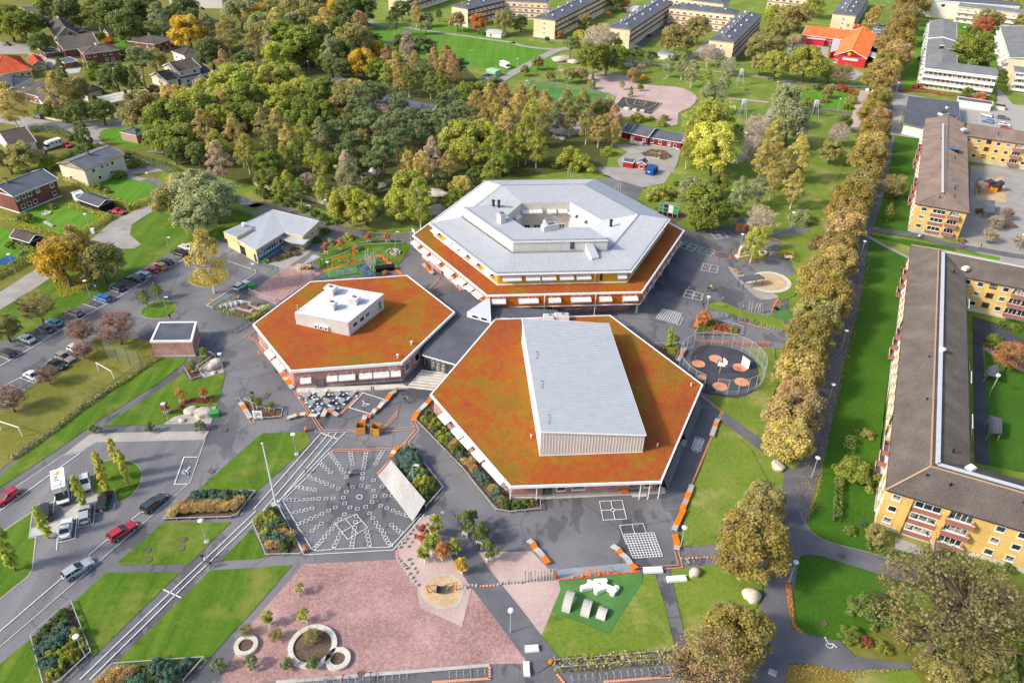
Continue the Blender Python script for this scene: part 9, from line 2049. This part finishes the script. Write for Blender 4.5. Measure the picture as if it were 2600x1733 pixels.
def pmesh(pose):
 """one continuous skinned body, then coloured by height: shoes, trousers, top, skin, hair"""
 if('pm',pose)in _WC:return _WC[('pm',pose)]
 J={'pelvis':(0,0,.95),'waist':(0,0,1.12),'chest':(.02,0,1.33),'neck':(.02,0,1.5),'head0':(.04,0,1.6),'head':(.05,0,1.72)}
 st=.28 if pose=='walk' else.04
 for s,n in((1,'l'),(-1,'r')):
  f=st*s
  J['hip'+n]=(0,.1*s,.92);J['knee'+n]=(f*.6+.04,.1*s,.5);J['ank'+n]=(f-.04,.11*s,.09);J['toe'+n]=(f+.14,.12*s,.05)
  J['sho'+n]=(.02,.19*s,1.44)
  if pose=='push':J['elb'+n]=(.22,.23*s,1.2);J['wri'+n]=(.46,.2*s,1.18);J['han'+n]=(.56,.2*s,1.19)
  else:J['elb'+n]=(-f*.3,.25*s,1.16);J['wri'+n]=(-f*.6+.1,.25*s,.94);J['han'+n]=(-f*.65+.13,.25*s,.85)
 Ed=[('pelvis','waist'),('waist','chest'),('chest','neck'),('neck','head0'),('head0','head')]
 for n in 'lr':Ed+=[('pelvis','hip'+n),('hip'+n,'knee'+n),('knee'+n,'ank'+n),('ank'+n,'toe'+n),('chest','sho'+n),('sho'+n,'elb'+n),('elb'+n,'wri'+n),('wri'+n,'han'+n)]
 Rr={'pelvis':(.17,.13),'waist':(.15,.11),'chest':(.17,.12),'neck':(.06,.06),'head0':(.085,.075),'head':(.105,.09)}
 nm=list(J);me=bpy.data.meshes.new('person');me.from_pydata([J[k]for k in nm],[(nm.index(a),nm.index(c))for a,c in Ed],[])
 o=bpy.data.objects.new('person',me);COL.objects.link(o);sk=o.modifiers.new('s','SKIN');sk.use_smooth_shade=True
 for i,k in enumerate(nm):
  v=me.skin_vertices[0].data[i];r=Rr.get(k)or{'hip':(.1,.1),'kne':(.07,.07),'ank':(.05,.05),'toe':(.045,.04),'sho':(.075,.075),'elb':(.05,.05),'wri':(.036,.036),'han':(.045,.03)}[k[:3]]
  v.radius=r;v.use_root=(k=='pelvis')
 o.modifiers.new('u','SUBSURF').levels=1
 ev=o.evaluated_get(bpy.context.evaluated_depsgraph_get());m2=bpy.data.meshes.new_from_object(ev);m2.name='person'
 bpy.data.objects.remove(o);m2.materials.clear()
 for q in('cloth','dark_grey','skin','hair'):m2.materials.append(mat(q))
 for p in m2.polygons:
  c=p.center;hand=abs(c.y)>.15 and((pose=='push' and c.x>.47 and c.z<1.3)or(pose!='push' and c.z<.93))
  p.material_index=1 if c.z<.98 and abs(c.y)<.22 and not hand else(2 if(hand or c.z>1.5)else 0)
  if c.z>1.76 or(c.z>1.62 and c.x<.02):p.material_index=3
 bm=bmesh.new();bm.from_mesh(m2)
 for n,s in(('l',1),('r',-1)):
  h=V3(J['han'+n]);w=V3(J['wri'+n]);d=(h-w).normalized()
  for i in range(5):
   off=V3((.018*(i-2),.008*s,0))if pose!='push' else V3((0,.018*(i-2),0));L=(.05,.07,.078,.072,.055)[i]
   a=h+off;e1=a+(d+off*6).normalized()*L*.55;e2=e1+(d*.6+V3((.5,0,0))*.6).normalized()*L*.45
   for p0,p1,r0,r1 in((a,e1,.011,.010),(e1,e2,.010,.007)):
    x=(p1-p0).orthogonal().normalized();y=(p1-p0).normalized().cross(x);vs=[bm.verts.new(q+(x*cos(t)+y*sin(t))*r)for q,r in((p0,r0),(p1,r1))for t in(0,1.57,3.14,4.71)]
    for k in range(4):f=bm.faces.new((vs[k],vs[(k+1)%4],vs[4+(k+1)%4],vs[4+k]));f.material_index=2
 for c,r,mi in(((.155,0,1.695),.016,2),((.145,.035,1.725),.012,3),((.145,-.035,1.725),.012,3),((.05,.095,1.7),.022,2),((.05,-.095,1.7),.022,2),((.148,0,1.655),.014,3)):
  g=bmesh.ops.create_icosphere(bm,subdivisions=1,radius=r,matrix=Matrix.Translation(c))
  for v in g['verts']:
   for f in v.link_faces:f.material_index=mi
 bm.to_mesh(m2);bm.free();_WC[('pm',pose)]=m2;return m2
def prs(k,x,y,pose,col,facing,label,sc=1.0):
 p=K(k,x,y)
 if isinstance(facing,tuple):q=K(k,*facing);a=atan2((q-p).y,(q-p).x)
 else:a=facing
 o=link('person',pmesh(pose),None,(p.x,p.y,.17),a,sc,col);tag(o,label,'person','people in the yards and paths')
BK,WH,RD,GN,YL,BL,PK,OR=(.02,.02,.025),(.7,.7,.7),(.5,.03,.05),(.05,.09,.04),(.65,.75,.03),(.05,.12,.4),(.7,.3,.3),(.8,.25,.03)
prs('12',1024,832,'push',BK,(970,830),'person in black pushing the left cardboard box');prs('12',1070,865,'walk',BK,(1120,850),'person in black striding towards the right cardboard box')
prs('12',1375,570,'walk',BK,(1300,760),'person in dark clothes walking by the wavy bench, left of two');prs('12',1398,570,'walk',(.3,.35,.4),(1320,760),'person in pale jacket walking by the wavy bench, right of two')
prs('A',515,312,'push',PK,(530,330),'person in pale pink top pushing a pram');prs('A',515,425,'stand',GN,(590,470),'person in dark green jacket standing on the radial plaza');prs('A',711,528,'stand',OR,(700,560),'small child in orange and white on the plaza',.62)
prs('A',232,322,'walk',BK,(150,380),'person in black riding low on the striped walk',.75)
prs('03',1868,450,'walk',BK,(1780,560),'person in black with white bag, left of the walking three');prs('03',1900,480,'walk',(.45,.65,.65),(1810,590),'person in pale turquoise in the middle of the walking three');prs('03',1940,515,'walk',BK,(1850,620),'person in black with pale trousers, right of the walking three')
prs('01',1568,1372,'walk',BK,(1640,1420),'person in a black coat walking past the oval lawn')
prs('K',832,288,'push',BK,(770,270),'person in black pushing a pushchair by the yellow block');prs('K',1430,415,'walk',BL,(1330,400),'person in blue walking towards the yellow block');prs('K',1692,425,'walk',BK,(1780,440),'person in dark clothes striding on the estate path');prs('K',512,770,'walk',RD,(500,690),'person in red jacket on the shaded lawn');prs('K',545,795,'walk',BL,(530,700),'person in blue beside the one in red on the lawn',.8)
prs('33',1140,498,'walk',BK,(1060,470),'person in black walking with a small dog on the curving path')
prs('C',45,385,'stand',BK,(100,380),'child in black on the dark yard',.8);prs('C',138,385,'stand',OR,(100,400),'child in orange and green on a painted game',.7);prs('C',140,600,'stand',BK,(100,650),'adult in black beside the one in a yellow vest');prs('C',163,590,'stand',YL,(100,640),'adult in yellow vest beside the one in black');prs('C',80,712,'stand',YL,(30,680),'adult in yellow vest by the lowest painted game');prs('C',132,705,'stand',(.7,.8,.5),(80,690),'adult in pale yellow vest at the lamp by the wavy lawn');prs('C',92,752,'walk',BK,(130,700),'child in black below the yellow-vested adult',.8);prs('C',50,668,'walk',BK,(90,640),'child on the lowest painted game',.7);prs('C',3,568,'walk',RD,(-60,590),'child in red and black at the edge of the dark yard',.75);prs('21',1625,1100,'walk',(.1,.5,.5),(1700,1150),'child in turquoise at the corner of a painted game',.7)
prs('C',278,688,'walk',WH,(360,700),'child in white on the path above the wavy lawn',.7);prs('C',472,765,'walk',WH,(540,780),'child in white beside the slanting posts',.7);prs('C',768,750,'stand',BK,(700,750),'child in dark clothes at the orange swing',.75);prs('C',848,290,'stand',BK,(900,300),'child in black at the climbing cube',.7);prs('C',925,318,'stand',WH,(900,300),'child in white inside the climbing cube',.7)
prs('B',460,400,'stand',WH,.5,'child in white under the monkey bars',.68);prs('B',494,396,'stand',BK,.5,'child in black under the monkey bars',.68);prs('B',570,335,'stand',(.3,.6,.3),1.0,'child in green beside the tall orange bow',.7);prs('B',580,372,'stand',(.5,.1,.35),-1,'child in magenta beside the tall orange bow',.68);prs('B',568,415,'walk',WH,2.0,'child in white and black on the orange walk',.7);prs('B',458,472,'walk',WH,.3,'child in white crouching low on the turf',.55);prs('B',722,385,'stand',BK,0.2,'child in dark clothes left of the climbing posts',.7);prs('B',908,388,'walk',WH,0.2,'child in white right of the climbing posts',.66);prs('B',757,165,'stand',BL,.2,'child in blue at the rail of the play lawn',.7)
prs('22',1680,190,'walk',(.45,.03,.15),.4,'child in crimson inside the round ball cage',.8);prs('22',1778,445,'walk',BK,1.0,'person in black at the gate of the round cage',.9)
def pram(k,x,y,a,col,label):
 p=K(k,x,y);t=tG('pram',label,'pram',(p.x,p.y,.12),a);w,_,_=_WC['bike']
 for wx in(-.35,.4):
  for s in(-.25,.25):link('wheel',w,t,(wx,s,.16),sc=.5)
 b=B();b.lathe([(.12,.5),(.32,.65),(.36,.85),(.3,.9)],col,10);b.lathe([(.36,.85),(.28,1.1),(0,1.2)],col,10);b.put('seat',t);b=B();b.beam((-.3,0,.6),(-.75,0,1.05),.04,.04,'black');b.beam((-.75,-.25,1.05),(-.75,.25,1.05),.04,.04,'black');b.beam((-.35,0,.2),(.4,0,.2),.3,.04,'black');b.put('frame',t)
pram('A',530,338,1.0,'teal_roof','pale blue-grey pram on the radial plaza');pram('K',775,270,2.8,'white','white and red pushchair by the yellow block')
def dog(k,x,y,a,label):
 p=K(k,x,y);t=tG('dog',label,'dog',(p.x,p.y,.2),a)
 b=B();b.tube([(-.3,0,.38),(-.1,0,.37),(.15,0,.38),(.27,0,.45),(.36,0,.55)],[.08,.10,.12,.09,.06],'tan_brick',8);b.tube([(.34,0,.56),(.42,0,.57),(.52,0,.53)],[.08,.075,.035],'tan_brick',8);b.tube([(-.32,0,.4),(-.45,0,.55)],[.035,.015],'tan_brick',5)
 for s in(-1,1):
  b.tube([(.2,.07*s,.36),(.2,.07*s,.18),(.22,.07*s,0)],[.05,.035,.03],'tan_brick',6);b.tube([(-.25,.07*s,.36),(-.2,.07*s,.22),(-.3,.07*s,.13),(-.28,.07*s,0)],[.07,.045,.03,.03],'tan_brick',6);b.tube([(.38,.05*s,.61),(.36,.07*s,.68)],[.03,.01],'tan_brick',5)
 b.put('body',t)
dog('33',1108,478,2.9,'small light brown dog beside the walker on the path')
LM=[('the flagpole plaza','A',560,480),('the canteen clock','12',1280,420),('the school courtyard','G',650,300),('the brick utility hut','02',1600,120),('the blue-fronted pavilion','11',200,700),('the orange monkey bars','B',460,420),('the oval sand pit','C',720,520),('the round ball cage','22',1930,260),('the orange kiosk','21',2110,520),('the green cube climber','21',1440,400),('the red timber cottage','20',1200,1320),('the blue container','20',1270,1560),('the yellow-lined court','20',1160,960),('the green football court','20',450,850),('the far lawn','10',2000,450),('the long slate roof','10',1550,980),('the mossy metal roof','00',1150,900),('the tan substation hut','00',1200,1280),('the motorhome','00',490,1340),('the red-tiled house','00',100,640),('the brown bungalow','00',1400,420),('the yellow gabled house','00',600,300),('the tiny yellow cabin','00',1000,310),('the white villa','00',1700,500),('the cream villa','00',1700,690),('the black-balcony house','00',850,1500),('the red-brick house','01',300,260),('the black timber garage','01',880,300),('the worn turning circle','01',1150,640),('the upper row of parked cars','01',1300,960),('the parking sign','01',890,1100),('the oval lawn','01',1450,1280),('the left edge of the parked cars','01',300,1500),('the white football goals','02',980,300),('the lower football goal','02',120,830),('the pale boulders','02',1880,660),('the box truck','I',650,250),('the heart-shaped island','02',1090,1280),('the striped walk','03',1580,780),('the red gravel square','13',1000,800),('the large stone ring','13',520,1240),('the net swing','13',1700,730),('the white play blocks','23',800,700),('the lower bicycle stands','23',1000,1500),('the hall terrace','22',700,1400),('the timber bleachers','22',1560,1000),('the curving path','33',700,380),('the yellow block balconies','33',1500,150),('the inner lawn of the yellow block','32',2200,700),('the brown-roofed end wall','31',1500,560),('the sand between the yellow blocks','31',2050,180),('the low shop roof','30',1500,1000),('the shop car park','30',2050,1100),('the white balcony flats','30',1700,800),('the garden of the white flats','30',1900,400),('the red preschool','30',740,500),('the preschool car park','30',1010,270),('the allotment garden','30',560,900),('the flagged play tower','20',2080,1050),('the far play tower','20',2090,780),('the far courtyard','20',1600,300),('the slab with the orange maple','10',1850,240),('the bright red tree','20',75,100),('the curved white tower','00',1990,60),('the stone wall','11',400,260),('the grass slope','11',1200,480),('the bottom left bed','03',560,1200),('the bottom edge bed','03',1400,1480),('the mixed hall bed','12',1900,1100),('the seating wedge','12',1400,1300),('the flame-coloured bed','21',1900,1450),('the notice board','J',212,330),('the growing garden','D',280,170),('the far flats','20',500,300),('the middle of the wood','10',1200,1300),('the wood edge by the street','00',1550,1350)]
LMP=[(n,K(k,x,y))for n,k,x,y in LM]
def label_all(items,word):
 """label = look + its rank in nearness to a landmark among all that look the same"""
 by={}
 for it in items:by.setdefault(word(it),[]).append(it)
 for w,its in by.items():
  ranks=[]
  for n,p in LMP:
   o=sorted(range(len(its)),key=lambda i:(its[i][1]-p).length)
   ranks.append({i:(r,(its[i][1]-p).length)for r,i in enumerate(o)})
  for i,it in enumerate(its):
   j=min(range(len(LMP)),key=lambda q:(ranks[q][i][0]+(ranks[q][i][1]/60),ranks[q][i][1]));r=ranks[j][i][0]
   o=ORD[r]if r else ''
   it[0]['label']='%s %s closest to %s'%(w,'standing' if not o else o.strip(),LMP[j][0])
def pw(it):
 o,kind,col,base,h=it[0],it[2],it[3],it[1],it[4]
 sz='tall ' if h>13 and kind not in('sh',)else('small ' if h<4 and kind in('b','bi','bt')else('low ' if kind in('sh','og')and h<1.4 else ''))
 return sz+CN[col]+' '+KN[kind][0]
label_all([(o,base,kind,col,h)for o,kind,col,base,h in PLANTS],pw)
label_all([(r,p)for r,p in LAMPS],lambda it:'white-headed street lamp')
